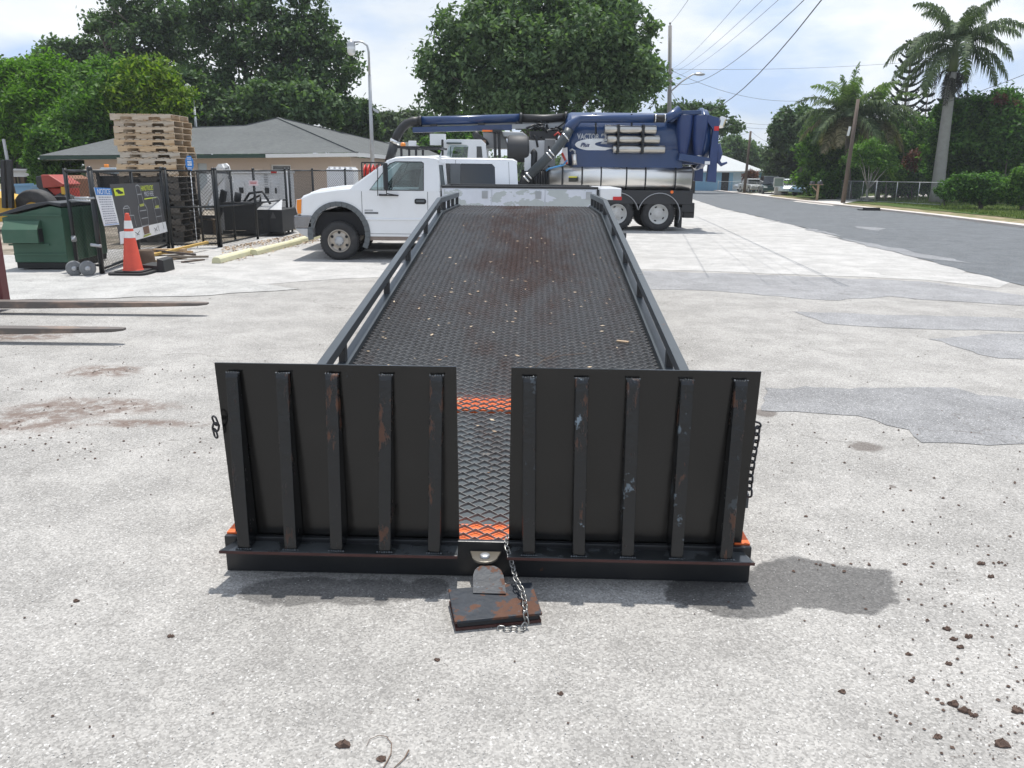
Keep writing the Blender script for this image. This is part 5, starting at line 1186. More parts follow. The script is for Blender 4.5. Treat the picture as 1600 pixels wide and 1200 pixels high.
def make_pallet(mat):
    t=thing('wooden_pallet','p','pallet')
    sm=stringer(PWX,PT-.032,.038); base=None
    for k in range(3):
        y=.02+k*(PWY-.04)/2
        if base is None: base=sm.build('stringer',mat,t,loc=(0,y,.014))
        else: inst(base,'stringer',t,(0,y,.014))
    mb=MB(); mb.bb(0,.115,0,PWY,0,.016); bb0=mb.build('deck_board',mat,t,loc=(0,0,PT-.0165))
    nb=9
    for k in range(1,nb): inst(bb0,'deck_board',t,((PWX-.115)*k/(nb-1),0,PT-.0165))
    for k in range(5): inst(bb0,'bottom_board',t,((PWX-.115)*k/4,0,-.003))
    return t
pal=make_pallet(pw); pal2=make_pallet(pwd)
NP=21; z=0; rp=random.Random(21)
ords=['topmost','second','third','fourth','fifth','sixth','seventh','eighth','ninth','tenth']
tops=[]
ztop=V(225,178,PY).z; sp=ztop/NP
looks=['pale grey','pale grey','cream','tan and split','honey brown with a knot','pale patched','whitish newest looking','tan','light tan','brown']
for i in range(NP):
    upper = i>=NP-10
    src=pal if upper else pal2
    o=src if (i==0 or i==NP-10) else copy_tree(src)
    o.location=(px0+rp.uniform(-.05,.06),PY+rp.uniform(-.04,.05),i*sp); o.rotation_euler=(0,0,rp.uniform(-.02,.03)); o['group']='pallets stacked behind the black fence'; o['category']='pallet'
    k=NP-1-i
    if upper: o['label']=looks[k]+' wooden pallet, '+ords[k]+' from the top of the tall stack'
    else: o['label']='dark weathered pallet behind the fence mesh, '+['lowest in the stack, on the ground','second above the ground','third above the ground','fourth above the ground','fifth above the ground','sixth above the ground','just below the middle of the stack','half way up the stack','two below the pale pallets','one below the pale pallets','directly under the lowest pale pallet'][i]
    o['label']=o['label'].replace('topmost from the top','topmost')
# --- dumpster
D0=G(108,422); dp=thing('green_dumpster','dented green steel dumpster with black lid and side sleeve behind the gate','dumpster',(D0.x,D0.y,0),R(4))
dg=M('dumpster_green',(.035,.095,.058),.55,0,.15,3,.1,30,dirt=.35,dirtcol=(.09,.14,.10),rust=.16,rsc=4)
dsc=1/ (CF/(D0.y*.97+.4))
W_=(108-27)*dsc; 
def dz_(py): return (422-py)*dsc
pf=[(-W_+.02,.14),(0,.14),(0,dz_(327)),(-.18,dz_(324)),(-W_-.10,dz_(342)),(-W_-.10,dz_(350)),(-W_-.02,dz_(355)),(-W_+.02,dz_(385))]
mb=MB(); mb.prism(pf,0,1.75,'y'); bd=mb.build('body',dg,dp,bevel=.012)
mb=MB(); mb.bb(-W_+.04,-.01,.02,1.7,.03,.138); mb.build('skid_base',M('black_base',(.015,.015,.014),.7),dp)
mb=MB(); mb.prism([(.02,dz_(326)+.005),(-.2,dz_(322)+.01),(-W_-.13,dz_(341)+.01),(-W_-.13,dz_(341)+.06),(-W_*.6,dz_(326)+.05),(-.2,dz_(320)+.03),(.02,dz_(322)+.03)],-.03,1.8,'y'); mb.build('lid',M('lid_black',(.03,.032,.036),.5,0,.1,3),dp,bevel=.012)
x0,x1=-(108-24)*dsc,-(108-78)*dsc
mb=MB(); mb.prism([(-.005,dz_(381)),(-.20,dz_(379)),(-.20,dz_(359)),(-.06,dz_(346)),(-.005,dz_(346))],x0,x1-.02,'x'); sl=mb.build('fork_sleeve',dg,dp,bevel=.006)
mb=MB(); mb.bb(x1-.019,x1-.012,-.17,-.02,dz_(378),dz_(358)); mb.build('sleeve_opening',dark_int,sl)
mb=MB(); mb.bb(x0,x1+.08,-.03,-.003,dz_(384),dz_(381.5)); mb.bb(-W_+.03,0,-.025,-.003,dz_(399),dz_(396)); mb.bb(-W_-.06,0,-.03,-.003,dz_(337)-.03,dz_(337)); mb.build('stiffening_rib',dg,dp)
mb=MB(); 
for y in (.3,.75,1.2): mb.bb(.002,.05,y,y+.06,.15,dz_(330))
mb.build('side_stiffener',dg,dp)
# --- cone
def make_cone():
    P=G(209,428); t=thing('traffic_cone','tall orange traffic cone with two white bands on a black base','traffic cone',(P.x,P.y,0))
    k=1/(CF/(P.y*.966+.47)); oc=M('cone_orange',(.62,.075,.04),.5,0,.12,6,dirt=.25,dirtcol=(.45,.06,.03),dsc=8); wb=M('cone_white',(.72,.72,.70),.5,0,.04,6,dirt=.3,dirtcol=(.4,.38,.35),dsc=12)
    zs=lambda py:(429-py)*k
    def rad(z): z0,z1=zs(422),zs(340); return .165+(.045-.165)*(z-z0)/(z1-z0)
    c=[]
    def seg(a,b,m,nm,par,off=0):
        mb=MB(); mb.lathe([(rad(zs(a))+off,zs(a)),(rad(zs(b))+off,zs(b))],(0,0,0),'z',28); return mb.build(nm,m,par)
    body=MB(); body.lathe([(.20,zs(424)),(.18,zs(423)),(rad(zs(420)),zs(420)),(rad(zs(345)),zs(345)),(.042,zs(340)),(.036,zs(338)),(.034,zs(336)),(.001,zs(335.5))],(0,0,0),'z',28); bo=body.build('cone_body',oc,t)
    seg(373,363,wb,'white_band',bo,.003); seg(359,347,wb,'white_band',bo,.003)
    mb=MB(); mb.prism([(a*.33,b*.33) for a,b in ((-1,-.8),(-.8,-1),(.8,-1),(1,-.8),(1,.8),(.8,1),(-.8,1),(-1,.8))],.0,.05,'z'); mb.prism([(a*.25,b*.25) for a,b in ((-1,-.8),(-.8,-1),(.8,-1),(1,-.8),(1,.8),(.8,1),(-.8,1),(-1,.8))],.0501,.075,'z'); mb.build('base',M('cone_base',(.02,.02,.02),.8),t,bevel=.008)
make_cone()
P=G(238,424); mb=MB(); mb.prism([(-.12,.0),(.30,.0),(.28,.22),(.17,.25),(.16,.12),(-.12,.14)],-.15,.3); o=mb.build('black_bin',M('bin_black',(.02,.021,.022),.6),loc=(P.x,P.y,0),bevel=.01); tag(o,'broken black plastic box lying on the ground right of the traffic cone','box')
P=G(222,418); mb=MB(); mb.lathe([(.001,.0),(.15,.0),(.17,.1),(.15,.3),(.13,.32),(.001,.30)],(0,0,0),'z',12); o=mb.build('rusty_bucket',M('bucket_brown',(.09,.06,.04),.8,rust=.3),loc=(P.x,P.y+.2,0)); tag(o,'rusty brown bucket behind the base of the traffic cone','bucket')
# --- scrap planks
pk=[((212,402),(300,397),.20,.05,'wide tan plank leaning along the foot of the fence behind the cone'),((240,408),(325,391),.07,.05,'yellow brown board lying at an angle on top of the scrap wood'),((246,404),(306,412),.05,.04,'short dark board crossing the other scrap boards'),((262,406),(326,405),.09,.04,'grey board end at the right of the scrap wood'),((215,413),(290,404),.10,.04,'long weathered board under the rest of the scrap wood'),((225,398),(290,400),.16,.07,'pale broad plank nearest the fence in the scrap heap'),((285,411),(318,407),.08,.03,'broken dark slat at the front of the scrap heap')]
pc=[(.42,.27,.13),(.5,.33,.10),(.10,.08,.07),(.2,.17,.14),(.25,.19,.13),(.4,.28,.17),(.14,.11,.09)]
for i,(a,b,w,h,l) in enumerate(pk):
    A=G(*a);B=G(*b); z=.02+.035*[1,3,4,1,0,2,0][i]; mb=MB(); C_=(A+B)/2; mb.bar(A-C_+Vector((0,0,z)),B-C_+Vector((0,0,z+[0,.06,.02,0,0,.03,0][i])),w,h if i!=0 else .035); o=mb.build('scrap_board',M('board_%d'%i if False else ['tan','amber','dark','grey','old','pale','brown'][i]+'_board_wood',pc[i],.9,0,.25,6,.2,30),loc=C_); tag(o,l,'board','scrap boards at the foot of the fence')
# --- parking stops
ym=M('yellow_concrete',(.60,.58,.38),.85,0,.12,3,.2,30,dirt=.5,dirtcol=(.5,.48,.40),dsc=4)
for (a,b,l) in (((338,412),(392,397),'faded yellow concrete parking stop nearest the scrap wood'),((396,399),(466,381),'faded yellow concrete parking stop in the middle of the row'),((462,381),(496,372),'faded yellow concrete parking stop by the front wheel of the white pickup')):
    A=G(*a);B=G(*b); C_=(A+B)/2; t=(B-A).normalized(); s_=Vector((t.y,-t.x,0)); L=(B-A).length
    mb=MB(); r1=[[C_*0+t*q+s_*u+Vector((0,0,w)) for u,w in ((-.10,0),(.10,0),(.085,.09),(.05,.13),(-.05,.13),(-.085,.09))] for q in (-L/2,-L/6,L/6,L/2)]
    mb.loft(r1,False,True); o=mb.build('parking_stop',ym,loc=C_,bevel=.012); tag(o,l,'parking stop','yellow parking stops along the fence')
# --- black trailer box
T0=V(352,372,22.6); bt=thing('black_trailer','matt black steel box with sloped grey lid behind the fence','trailer',(0,22.6,0))
def B3(px,py,dy=0): p=V(px,py,22.6+dy); return (p.x,dy,p.z)
x0,x1,xm=B3(350,340)[0],B3(441,340)[0],B3(402,340)[0]
zt_,zb_=B3(400,322)[2],B3(400,368)[2]
mb=MB(); mb.bb(x0,xm,0,1.6,.16,zt_+.10); mb.bb(xm+.004,x1,.0,1.6,.12,zt_-.10); mb.build('body',M('matt_black_steel',(.017,.018,.02),.6,0,.1,3,dirt=.3,dirtcol=(.05,.05,.05)),bt,bevel=.012)
mb=MB(); mb.v=[(xm,-.01,zt_-.095),(x1,-.01,zt_-.095),(x1-.25,1.0,zt_+.14),(xm-.2,1.0,zt_+.14)]; mb.face((0,1,2,3)); mb.build('sloped_lid',M('lid_grey_mesh',(.42,.43,.44),.5,0,.1,4),bt)
mb=MB(); cxx=(xm+x1)/2+.1; mb.v=[(cxx-.08,-.008,.50),(cxx+.08,-.008,.50),(cxx,-.008,.68)]; mb.face((0,1,2)); mb.build('triangle_mark',M('triangle_grey',(.07,.07,.07),.6),bt)
mb=MB(); mb.tube([(x0+.4,.6,zt_+.1),(x0+.6,.5,zt_+.33),(x0+1.0,.4,zt_+.38),(xm+.3,.3,zt_+.05)],.035,8); mb.tube([(x0+.5,.6,zt_+.1),(x0+.9,.5,zt_+.28),(xm,.4,zt_+.1)],.03,8); mb.tube([(x0+.3,.3,zt_+.1),(x0+.35,.3,zt_+.35)],.10,10); mb.build('hydraulic_hose',black_metal,bt)
mb=MB(); mb.bb(x0-.1,x1,.1,.2,.06,.14); mb.bb(x0+.9,x0+1.05,-.05,.1,.2,.45); mb.build('frame',black_metal,bt)
for x in (x0+.5,x1-.5):
    mb=MB(); mb.lathe([(.06,-.06),(.2,-.06),(.22,0),(.2,.06),(.06,.06)],(x,.8,.22),'y',18); mb.build('wheel',rubber,bt)
# --- white enclosed box body
WY=26.5; wb=thing('white_box_body','white enclosed service body with latched doors standing behind the black trailer','trailer',(0,WY,0))
def W3(px,py): p=V(px,py,WY); return p.x,p.z
x0=W3(325,300)[0]; x1=W3(437,300)[0]; z1=W3(400,271)[1]; zb=W3(400,322)[1]
mb=MB(); mb.bb(x0,x1,0,1.8,zb*0+.55,z1); mb.build('body',white_flat,wb,bevel=.02)
mb=MB(); mb.bb(x0-.06,x1+.04,-.06,1.86,z1+.003,z1+.08); mb.build('roof_lip',white_paint,wb,bevel=.015)
for a,b in ((348,384),(386,424),(425,436)):
    mb=MB(); mb.bb(W3(a,300)[0],W3(b,300)[0]-.02,-.022,-.003,.62,z1-.26); dd=mb.build('door',white_flat,wb,bevel=.006)
    mb=MB(); xx=W3(b,300)[0]; mb.bb(xx-.2 if b<430 else xx-.12,xx-.06,-.04,-.023,z1-.62,z1-.44); mb.build('latch',black_metal,dd,bevel=.006)
mb=MB()
for a in (426,432): mb.bb(W3(a,300)[0]-.07,W3(a,300)[0]+.01,-.05,-.024,.7,z1-.35) if False else None
for k in range(14): mb.bb(W3(424,300)[0]-.2,W3(424,300)[0]-.08,-.03,-.023,.72+k*.075,.75+k*.075)
mb.build('vent_louvre',steel_grey,wb) 
mb=MB(); mb.bb(x1-.22,x1-.04,-.07,-.061,z1+.015,z1+.065); mb.build('red_marker',red_lens,wb)
mb=MB(); mb.bb(x0+.2,x1-.2,.3,1.4,.25,.54); mb.build('chassis',dark_int,wb)
for x in (x0+.5,x1-.5): mb=MB(); mb.lathe([(.1,-.1),(.3,-.1),(.34,0),(.3,.1),(.1,.1)],(x,.25,.34),'y',20); mb.build('wheel',rubber,wb)
# --- white digger arm
AY=23.2; am=thing('digger_arm','white folded digger arm with dark lettering standing in the yard','digger arm',(0,AY,0))
def A3(px,py): p=V(px,py,AY); return (p.x,p.z)
aw=M('arm_white',(.80,.80,.79),.45,0,.05,2,dirt=.2,dirtcol=(.35,.31,.27),dsc=3)
mb=MB(); mb.prism([A3(337,262),A3(341,256),A3(346,256),A3(349,262),A3(347,280),A3(331,300),A3(310,343),A3(300,352),A3(293,340),A3(300,318),A3(322,288)],.0,.14); mb.build('boom',aw,am)
mb=MB(); mb.prism([A3(343,256),A3(349,255),A3(353,259),A3(360,285),A3(357,330),A3(352,345),A3(350,372),A3(344,385),A3(339,372),A3(341,330),A3(349,292)],.18,.30); st=mb.build('stick',aw,am)
p=A3(354.5,273); text('TOOL','lettering',black_print,st,(p[0],.175,p[1]),.17,rotm=rot(R(90),R(75),0),extrude=.001)
mb=MB(); a=A3(322,318);b=A3(345,330); mb.prism([A3(344,296),A3(352,300),A3(346,330),A3(337,352),A3(335,340)],.05,.17); mb.build('hydraulic_ram',black_metal,am)
mb=MB(); mb.cyl((A3(344,262)[0],-.03,A3(344,262)[1]),(A3(344,262)[0],.34,A3(344,262)[1]),.035,12); mb.build('pivot_pin',aw,am)
mb=MB(); mb.prism([A3(298,338),A3(338,343),A3(342,385),A3(334,392),A3(305,385),A3(300,368)],-.1,.9); mb.build('base_frame',M('muddy_brown',(.20,.15,.10),.9,0,.25,4,.3,20),am,bevel=.02)
mb=MB(); mb.prism([A3(316,342),A3(334,345),A3(336,388),A3(320,384)],-.14,-.105); mb.bb(A3(296,340)[0],A3(340,340)[0],-.16,-.03,A3(300,341)[1],A3(300,336)[1]); mb.build('bracket',black_metal,am)
# --- white water tank, red hose reel
P=V(532,288,29.5); wt2=thing('white_tank','white square plastic water tank standing beyond the far fence','tank',(P.x,29.5,0)); z0=0; z1=V(532,262,29.5).z; w=.5
mb=MB(); mb.bb(-.49,.49,0,.9,.0,z1-.02); mb.build('tank_body',white_flat,wt2,bevel=.05)
mb=MB()
for k in range(5): mb.bb(-.42+k*.19,-.34+k*.19,.0,.9,z1-.015,z1+.03)
mb.build('tank_lug',white_flat,wt2,bevel=.01)
P=V(586,280,27); rr_=thing('hose_reel_rack','rack of bright red hoses in a black frame behind the hood of the white pickup','hose rack',(P.x,27,0)); z1=V(586,254,27).z; 
mb=MB()
for k in range(6): mb.lathe([(.26,-.06+.0),(.31,-.03),(.26,.0),(.22,-.03),(.26,-.06)],(-.33+k*.13,.3,z1-.36),'x',18)
mb.build('red_hose',M('bright_red_hose',(.62,.03,.02),.45,0,.12,9),rr_)
mb=MB()
for x in (-.42,.42): 
    for y in (0,.6): mb.bar((x,y,.4),(x,y,z1),.04,.04)
for y in (0,.6): mb.bar((-.42,y,z1),(.42,y,z1),.04,.04); mb.bar((-.42,y,z1-.45),(.42,y,z1-.45),.03,.03)
mb.bb(-.6,.6,-.1,.7,.3,.62)
for x in (-.14,.14): mb.bar((x,0,z1-.0),(x,0,z1-.7),.02,.02)
mb.build('rack_frame',black_metal,rr_)
# --- second white hood seen between the fence and the pickup
P=V(455,300,20.9)
# --- amber beacon machine behind fence at left of the pallets
YB=26; bk_=thing('parked_loader','low machine with pale bonnet and amber beacon seen above the fence left of the pallets','machine',(0,YB,0))
def K3(px,py): p=V(px,py,YB); return (p.x,p.z)
mb=MB(); mb.prism([K3(156,262),K3(180,262),K3(182,272),K3(154,270)],0,1.0); mb.build('bonnet',M('pale_blue_bonnet',(.35,.42,.48),.4,0,.05),bk_,bevel=.03)
a=K3(159,259); mb=MB(); mb.cyl((a[0],.3,a[1]-.07),(a[0],.3,a[1]+.05),.07,10); mb.build('beacon',lamp_lens,bk_)
mb=MB(); mb.bar((K3(149,266)[0],.1,K3(149,266)[1]),(K3(156,300)[0],.1,.2),.08,.08); mb.bar((K3(149,267)[0],.1,K3(149,267)[1]),(K3(180,273)[0],.1,K3(180,273)[1]),.1,.08); mb.bb(K3(150,290)[0],K3(182,290)[0],.2,.9,.3,K3(160,275)[1]); mb.build('frame',black_metal,bk_)

# --- fork attachment in the left foreground
f1=G(325,474,.16); f2=G(195,514,.165)
fk=thing('lift_forks','long rusty lift forks on a red mast reaching in from the left edge','forklift',(G(0,478).x,0,0))
fo=fk.location; Xh=V(-3,478,11.2).x-fo.x
n=NT('worn_fork_steel'); c=n.mix(n.step(n.noise(3,6,.7,vec=n.map((.5,1,1))),.42,.62),(.13,.115,.105),(.26,.19,.15)); c=n.mix(n.step(n.noise(2.1,5,.6),.62,.66),c,(.38,.33,.16)); n.bsdf(c,.6,.2,.4,normal=n.bump(n.noise(20,4),.3,.01)); fkm=n.mat
hx=V(-2,476,11.2).x-fo.x
for P,lab in ((f1,'far fork'),(f2,'near fork')):
    tip=P.x-fo.x; y=P.y; hx_=hx-.0
    mb=MB(); w=.16
    st=[(hx_,.075,.055,w),(hx_+(tip-hx_)*.35,.065,.05,w),(hx_+(tip-hx_)*.8,.035,.03,w*.92),(tip-.12,.022,.022,w*.8),(tip,.012,.012,w*.45)]
    mb.loft([[(x,y-ww/2,P.z-th*1.2),(x,y+ww/2,P.z-th*1.2),(x,y+ww/2,P.z+.012),(x,y-ww/2,P.z+.012)] for x,th,_,ww in st],False,True)
    mb.bb(hx_-.06,hx_-.003,y-w/2,y+w/2,P.z-.055,P.z+1.0)
    k_=mb.build('fork',fkm,fk,bevel=.006); k_['label']=lab
ya,yb=f2.y,f1.y
mb=MB(); mb.bb(hx-.16,hx-.065,ya-.3,yb+.3,.55,.66); mb.bb(hx-.16,hx-.065,ya-.3,yb+.3,.98,1.08); mb.build('carriage_bar',M('dark_red_paint',(.12,.025,.025),.5,0,.2,4,rust=.2),fk,bevel=.01)
mp_=M('dark_red_paint',(.3,.03,.03))
y11=G(0,470).y
for y in (yb+.25,):
    mb=MB(); xx=V(11,470,y).x-fo.x; mb.bb(xx-.14,xx,y-.08,y+.08,.06,1.25); mb.build('mast_channel',mp_,fk,bevel=.01)
# --- machines at the far left
YM=23; ym_=thing('yellow_forklift','yellow forklift with black mast and big black tyre at the left edge behind the dumpster','forklift',(0,YM,0))
def Y3(px,py,dy=0): p=V(px,py,YM+dy); return (p.x,dy,p.z)
for px in (6,16):
    a=Y3(px-1,250);b=Y3(px+2,325); mb=MB(); mb.bar((a[0],0,a[2]),(b[0],0,b[2]),.11,.12,up=(0,1,0)); mb.build('mast_channel',black_metal,ym_)
mb=MB(); a=Y3(2,217);b=Y3(8,250); mb.bar((a[0],.1,a[2]),(b[0],.1,b[2]),.06,.06,up=(0,1,0)); mb.build('lift_ram',steel_grey,ym_)
mb=MB(); mb.prism([Y3(-40,300)[::2],Y3(15,312)[::2],Y3(20,345)[::2],Y3(-40,350)[::2]],.05,1.3); mb.build('body',yellow_paint,ym_,bevel=.03)
a=Y3(48,330); mb=MB(); mb.lathe([(.25,-.22),(.55,-.25),(.60,-.15),(.60,.15),(.55,.25),(.25,.22)],(a[0]-.1,.5,.60),'y',28); ty=mb.build('tyre',rubber,ym_); mb=MB(); mb.lathe([(.001,-.15),(.25,-.18),(.26,-.2)],(a[0]-.1,.5,.60),'y',20); mb.build('rim',yellow_paint,ty)
mb=MB(); mb.prism([Y3(17,310)[::2],Y3(70,308)[::2],Y3(84,320)[::2],Y3(84,330)[::2],Y3(17,335)[::2]],1.0,1.6); mb.build('chassis',dark_int,ym_,bevel=.03)
YR=27; rt=thing('red_tractor','red sloping bonnet of a small tractor among machines at the far left','tractor',(0,YR,0))
def R3(px,py,dy=0): p=V(px,py,YR+dy); return (p.x,p.z)
mb=MB(); mb.prism([R3(63,273),R3(76,273),R3(100,288),R3(96,292),R3(67,294)],0,1.1); mb.build('bonnet',M('tomato_red',(.32,.05,.035),.5,0,.1),rt,bevel=.03)
mb=MB(); mb.prism([R3(52,276),R3(63,274),R3(68,294),R3(78,303),R3(70,307),R3(54,292)],.1,1.0); mb.build('grille',black_metal,rt,bevel=.03)
mb=MB(); mb.bb(R3(66,300)[0],R3(100,300)[0],.2,1.0,.5,R3(80,293)[1]-.02); mb.build('engine_block',red_paint,rt,bevel=.03)
for px in (72,100): a=R3(px,320); mb=MB(); mb.lathe([(.2,-.15),(.45,-.15),(.5,0),(.45,.15),(.2,.15)],(a[0],.1,.5),'y',24); mb.build('tyre',rubber,rt)
mb=MB(); mb.bb(R3(97,300)[0],R3(102,300)[0],-.05,.0,R3(97,307)[1],R3(97,292)[1]); mb.build('yellow_bracket',yellow_paint,rt)
P=V(34,300,30); bb_=thing('blue_skip','small pale blue steel skip beside the red tractor','skip',(0,30,0))
q=lambda px,py:(V(px,py,30).x,V(px,py,30).z)
mb=MB(); mb.prism([q(22,290),q(51,289),q(47,307),q(26,308)],0,1.2); mb.build('bin_body',M('pale_blue_steel',(.16,.30,.45),.5,0,.1),bb_,bevel=.02); mb=MB(); mb.bar((q(20,289)[0],-.03,q(20,289)[1]),(q(53,288)[0],-.03,q(53,288)[1]),.05,.08); mb.build('rim',bpy.data.materials['pale_blue_steel'],bb_); mb=MB(); mb.bb(q(23,300)[0],q(46,300)[0],.2,1,.2,q(30,309)[1]); mb.build('stand',black_metal,bb_)
YS=44; sh=thing('storage_shed','pale open shed with dark bays at the far left edge','shed',(0,YS,gz(YS)))
q=lambda px,py:(V(px,py,YS).x,V(px,py,YS).z-gz(YS))
a=q(-60,266);b=q(50,270)
mb=MB(); mb.bb(a[0],b[0],0,.2,q(0,276)[1],a[1]); mb.build('fascia',white_trim,sh); mb=MB(); mb.bb(a[0],b[0],4,4.2,0,a[1]); mb.build('wall',M('olive_wall',(.3,.28,.16),.8),sh); mb=MB(); mb.bb(a[0]-.2,b[0]+.2,-.2,4.4,a[1]+.01,a[1]+.1); mb.build('roof',M('white_metal_roof',(.6,.6,.6),.5),sh)
for px in (-40,-15,10,22,36,49): x=q(px,290)[0]; mb=MB(); mb.bb(x-.1,x+.1,.02,.18,0,q(0,276)[1]-.002); mb.build('post',M('brown_post',(.12,.08,.05),.8),sh)
mb=MB(); mb.prism([(V(85,300,32).x,V(85,276,32).z),(V(100,300,32).x,V(100,274,32).z),(V(112,300,32).x,V(112,280,32).z),(V(114,300,32).x,.2),(V(85,300,32).x,.2)],32,33.5); o=mb.build('rusty_container',M('rust_brown_metal',(.20,.09,.05),.8,0,.25,3,rust=.3)); tag(o,'rust brown steel bin behind the dumpster and left of the tan house','bin')
# ================================================================== VEGETATION
def crown(name, lobes, n, size, mat, parent=None, seed=1, shell=.5, clump=12, cl_r=.35, aspect=.5, up=.5, zmin=None):
    """leaf diamonds grouped in twigs spread through ellipsoid lobes"""
    r=np.random.RandomState(seed); L=np.array(lobes,float); area=(L[:,3]*L[:,4]+L[:,3]*L[:,5]+L[:,4]*L[:,5]); p=area/area.sum()
    k=n//clump; idx=r.choice(len(L),k*2,p=p); d=r.normal(size=(k*2,3)); d/=np.linalg.norm(d,axis=1)[:,None]
    rad=(shell+(1-shell)*r.rand(k*2)**.6); 
    ph=r.rand(len(L),6)*6.28
    bump=1+.13*np.sin(5*d[:,0]+ph[idx,0])*np.sin(5*d[:,2]+ph[idx,1])+.12*np.sin(9*d[:,1]+ph[idx,2]+4*d[:,2])+.07*np.sin(17*d[:,0]+13*d[:,2]+ph[idx,3])
    c=L[idx,:3]+d*L[idx,3:6]*(rad*bump)[:,None]
    keep=np.ones(len(c),bool)
    for j in range(len(L)):
        q=((c-L[j,:3])/L[j,3:6]); keep &= ~((np.linalg.norm(q,axis=1)<shell*.92)&(idx!=j))
    if zmin is not None: keep &= c[:,2]>zmin
    c=c[keep][:k]; d=d[keep][:k]; k=len(c)
    tw=r.normal(size=(k,3)); tw=tw*.5+d; tw/=np.linalg.norm(tw,axis=1)[:,None]
    m=clump; C=np.repeat(c,m,0); D=np.repeat(d,m,0); TW=np.repeat(tw,m,0)
    N=len(C); C=C+TW*((r.rand(N,1)-.3)*cl_r*1.5)+r.normal(size=(N,3))*cl_r*.42
    nrm=D*.35+np.array([0,0,up])+r.normal(size=(N,3))*.65; nrm/=np.linalg.norm(nrm,axis=1)[:,None]
    t=np.cross(nrm,r.normal(size=(N,3))); t/=np.linalg.norm(t,axis=1)[:,None]; b=np.cross(nrm,t)
    s=size*(.6+.8*r.rand(N,1)); V_=np.stack([C-t*s,C+b*s*aspect-t*s*.1,C+t*s,C-b*s*aspect-t*s*.1],1).reshape(-1,3)
    return mesh_np(name,V_,4,mat,parent)
def trunk_mesh(name,h,r0,limbs,mat,parent,seed=0,lean=(0,0)):
    rr=random.Random(seed); mb=MB()
    pts=[(0,0,-.1),(lean[0]*.2+.05,lean[1]*.2,h*.3),(lean[0]*.6-.05,lean[1]*.6,h*.7),(lean[0],lean[1],h)]
    mb.tube(pts,[r0*1.25,r0,r0*.8,r0*.6],9)
    for (x,y,z) in limbs:
        s=Vector((lean[0]*.8,lean[1]*.8,h*rr.uniform(.7,.98))); e=Vector((x,y,z)); m=s.lerp(e,.5)+Vector((rr.uniform(-.4,.4),rr.uniform(-.4,.4),rr.uniform(.0,.6)))
        mb.tube([s,m,e],[r0*.5,r0*.3,r0*.12],6)
        for q in range(3):
            s2=m.lerp(e,rr.uniform(.1,.7)); e2=s2+Vector((rr.uniform(-1,1),rr.uniform(-1,1),rr.uniform(.2,1.1)))*((e-m).length*.6); mb.tube([s2,(s2+e2)/2+Vector((0,0,.1)),e2],[r0*.2,r0*.12,r0*.05],5)
    return mb.build(name,mat,parent,fix=False)
def tree(name,label,cat,Y,px0,px1,lobes_px,n,size,mat,seed,base_px=None,depth=None,group=None,clump=12,aspect=.5,shell=.5,trunk_h=None,tr=.28,barkm=None,cl_r=None,zmin=None,up=.5):
    """lobes_px: list of (px,py,rx_px,ry_px,dy)"""
    k=(Y*.965)/CF*1.0
    bx=V(base_px or (px0+px1)/2,300,Y).x; z0=gz(Y); t=thing(name,label,cat,(bx,Y,z0),0,group)
    lobes=[]
    for l in lobes_px:
        px,py,rx,ry=l[:4]; dy=l[4] if len(l)>4 else 0
        P=V(px,py,Y+dy); kk=((Y+dy)*.965+.26*(CH-P.z))/CF
        rxm,rzm=rx*kk,ry*kk; lobes.append((P.x-bx,dy,P.z-z0,rxm,(rxm+rzm)/2*.95,rzm))
    rs=random.Random(seed*7+1); sat=[]
    for l in lobes:
        for q in range(8):
            a=rs.uniform(0,6.28); e=rs.uniform(-.6,1.3); f=rs.uniform(.24,.46); sat.append((l[0]+l[3]*.95*math.cos(a)*math.cos(e),l[1]+l[4]*.95*math.sin(a)*math.cos(e),l[2]+l[5]*.95*math.sin(e),l[3]*f*1.2,l[4]*f,l[5]*f*.9))
    lobes=[(l[0],l[1],l[2],l[3]*.84,l[4]*.84,l[5]*.84) for l in lobes]
    crown('crown',lobes+sat,n,size,mat,t,seed,clump=clump,aspect=aspect,shell=shell,cl_r=cl_r or size*2.0,zmin=zmin,up=up)
    lo=min(l[2]-l[5]*.4 for l in lobes); th=trunk_h if trunk_h is not None else max(.6,lo)
    trunk_mesh('trunk',th,tr,[(l[0],l[1],l[2]) for l in lobes[:9]],barkm or bark,t,seed)
    return t
oakd=leafmat('oak_leaf_dark',(.036,.066,.034),(.09,.145,.065),.3)
oakm=leafmat('oak_leaf_mid',(.045,.085,.040),(.12,.18,.09),.32)
brt=leafmat('bright_leaf',(.045,.12,.012),(.12,.24,.025),.35)
brt2=leafmat('yellow_green_leaf',(.05,.12,.015),(.17,.24,.03),.35)
mid=leafmat('mid_leaf',(.035,.095,.018),(.11,.21,.04),.35)
darkl=leafmat('glossy_dark_leaf',(.028,.08,.02),(.09,.19,.04),.35,.4)
greyg=leafmat('grey_green_leaf',(.05,.075,.04),(.10,.14,.075),.25)
lime=leafmat('frangipani_leaf',(.05,.13,.025),(.13,.24,.05),.3)
redl=leafmat('reddish_leaf',(.10,.05,.03),(.16,.06,.05),.3)
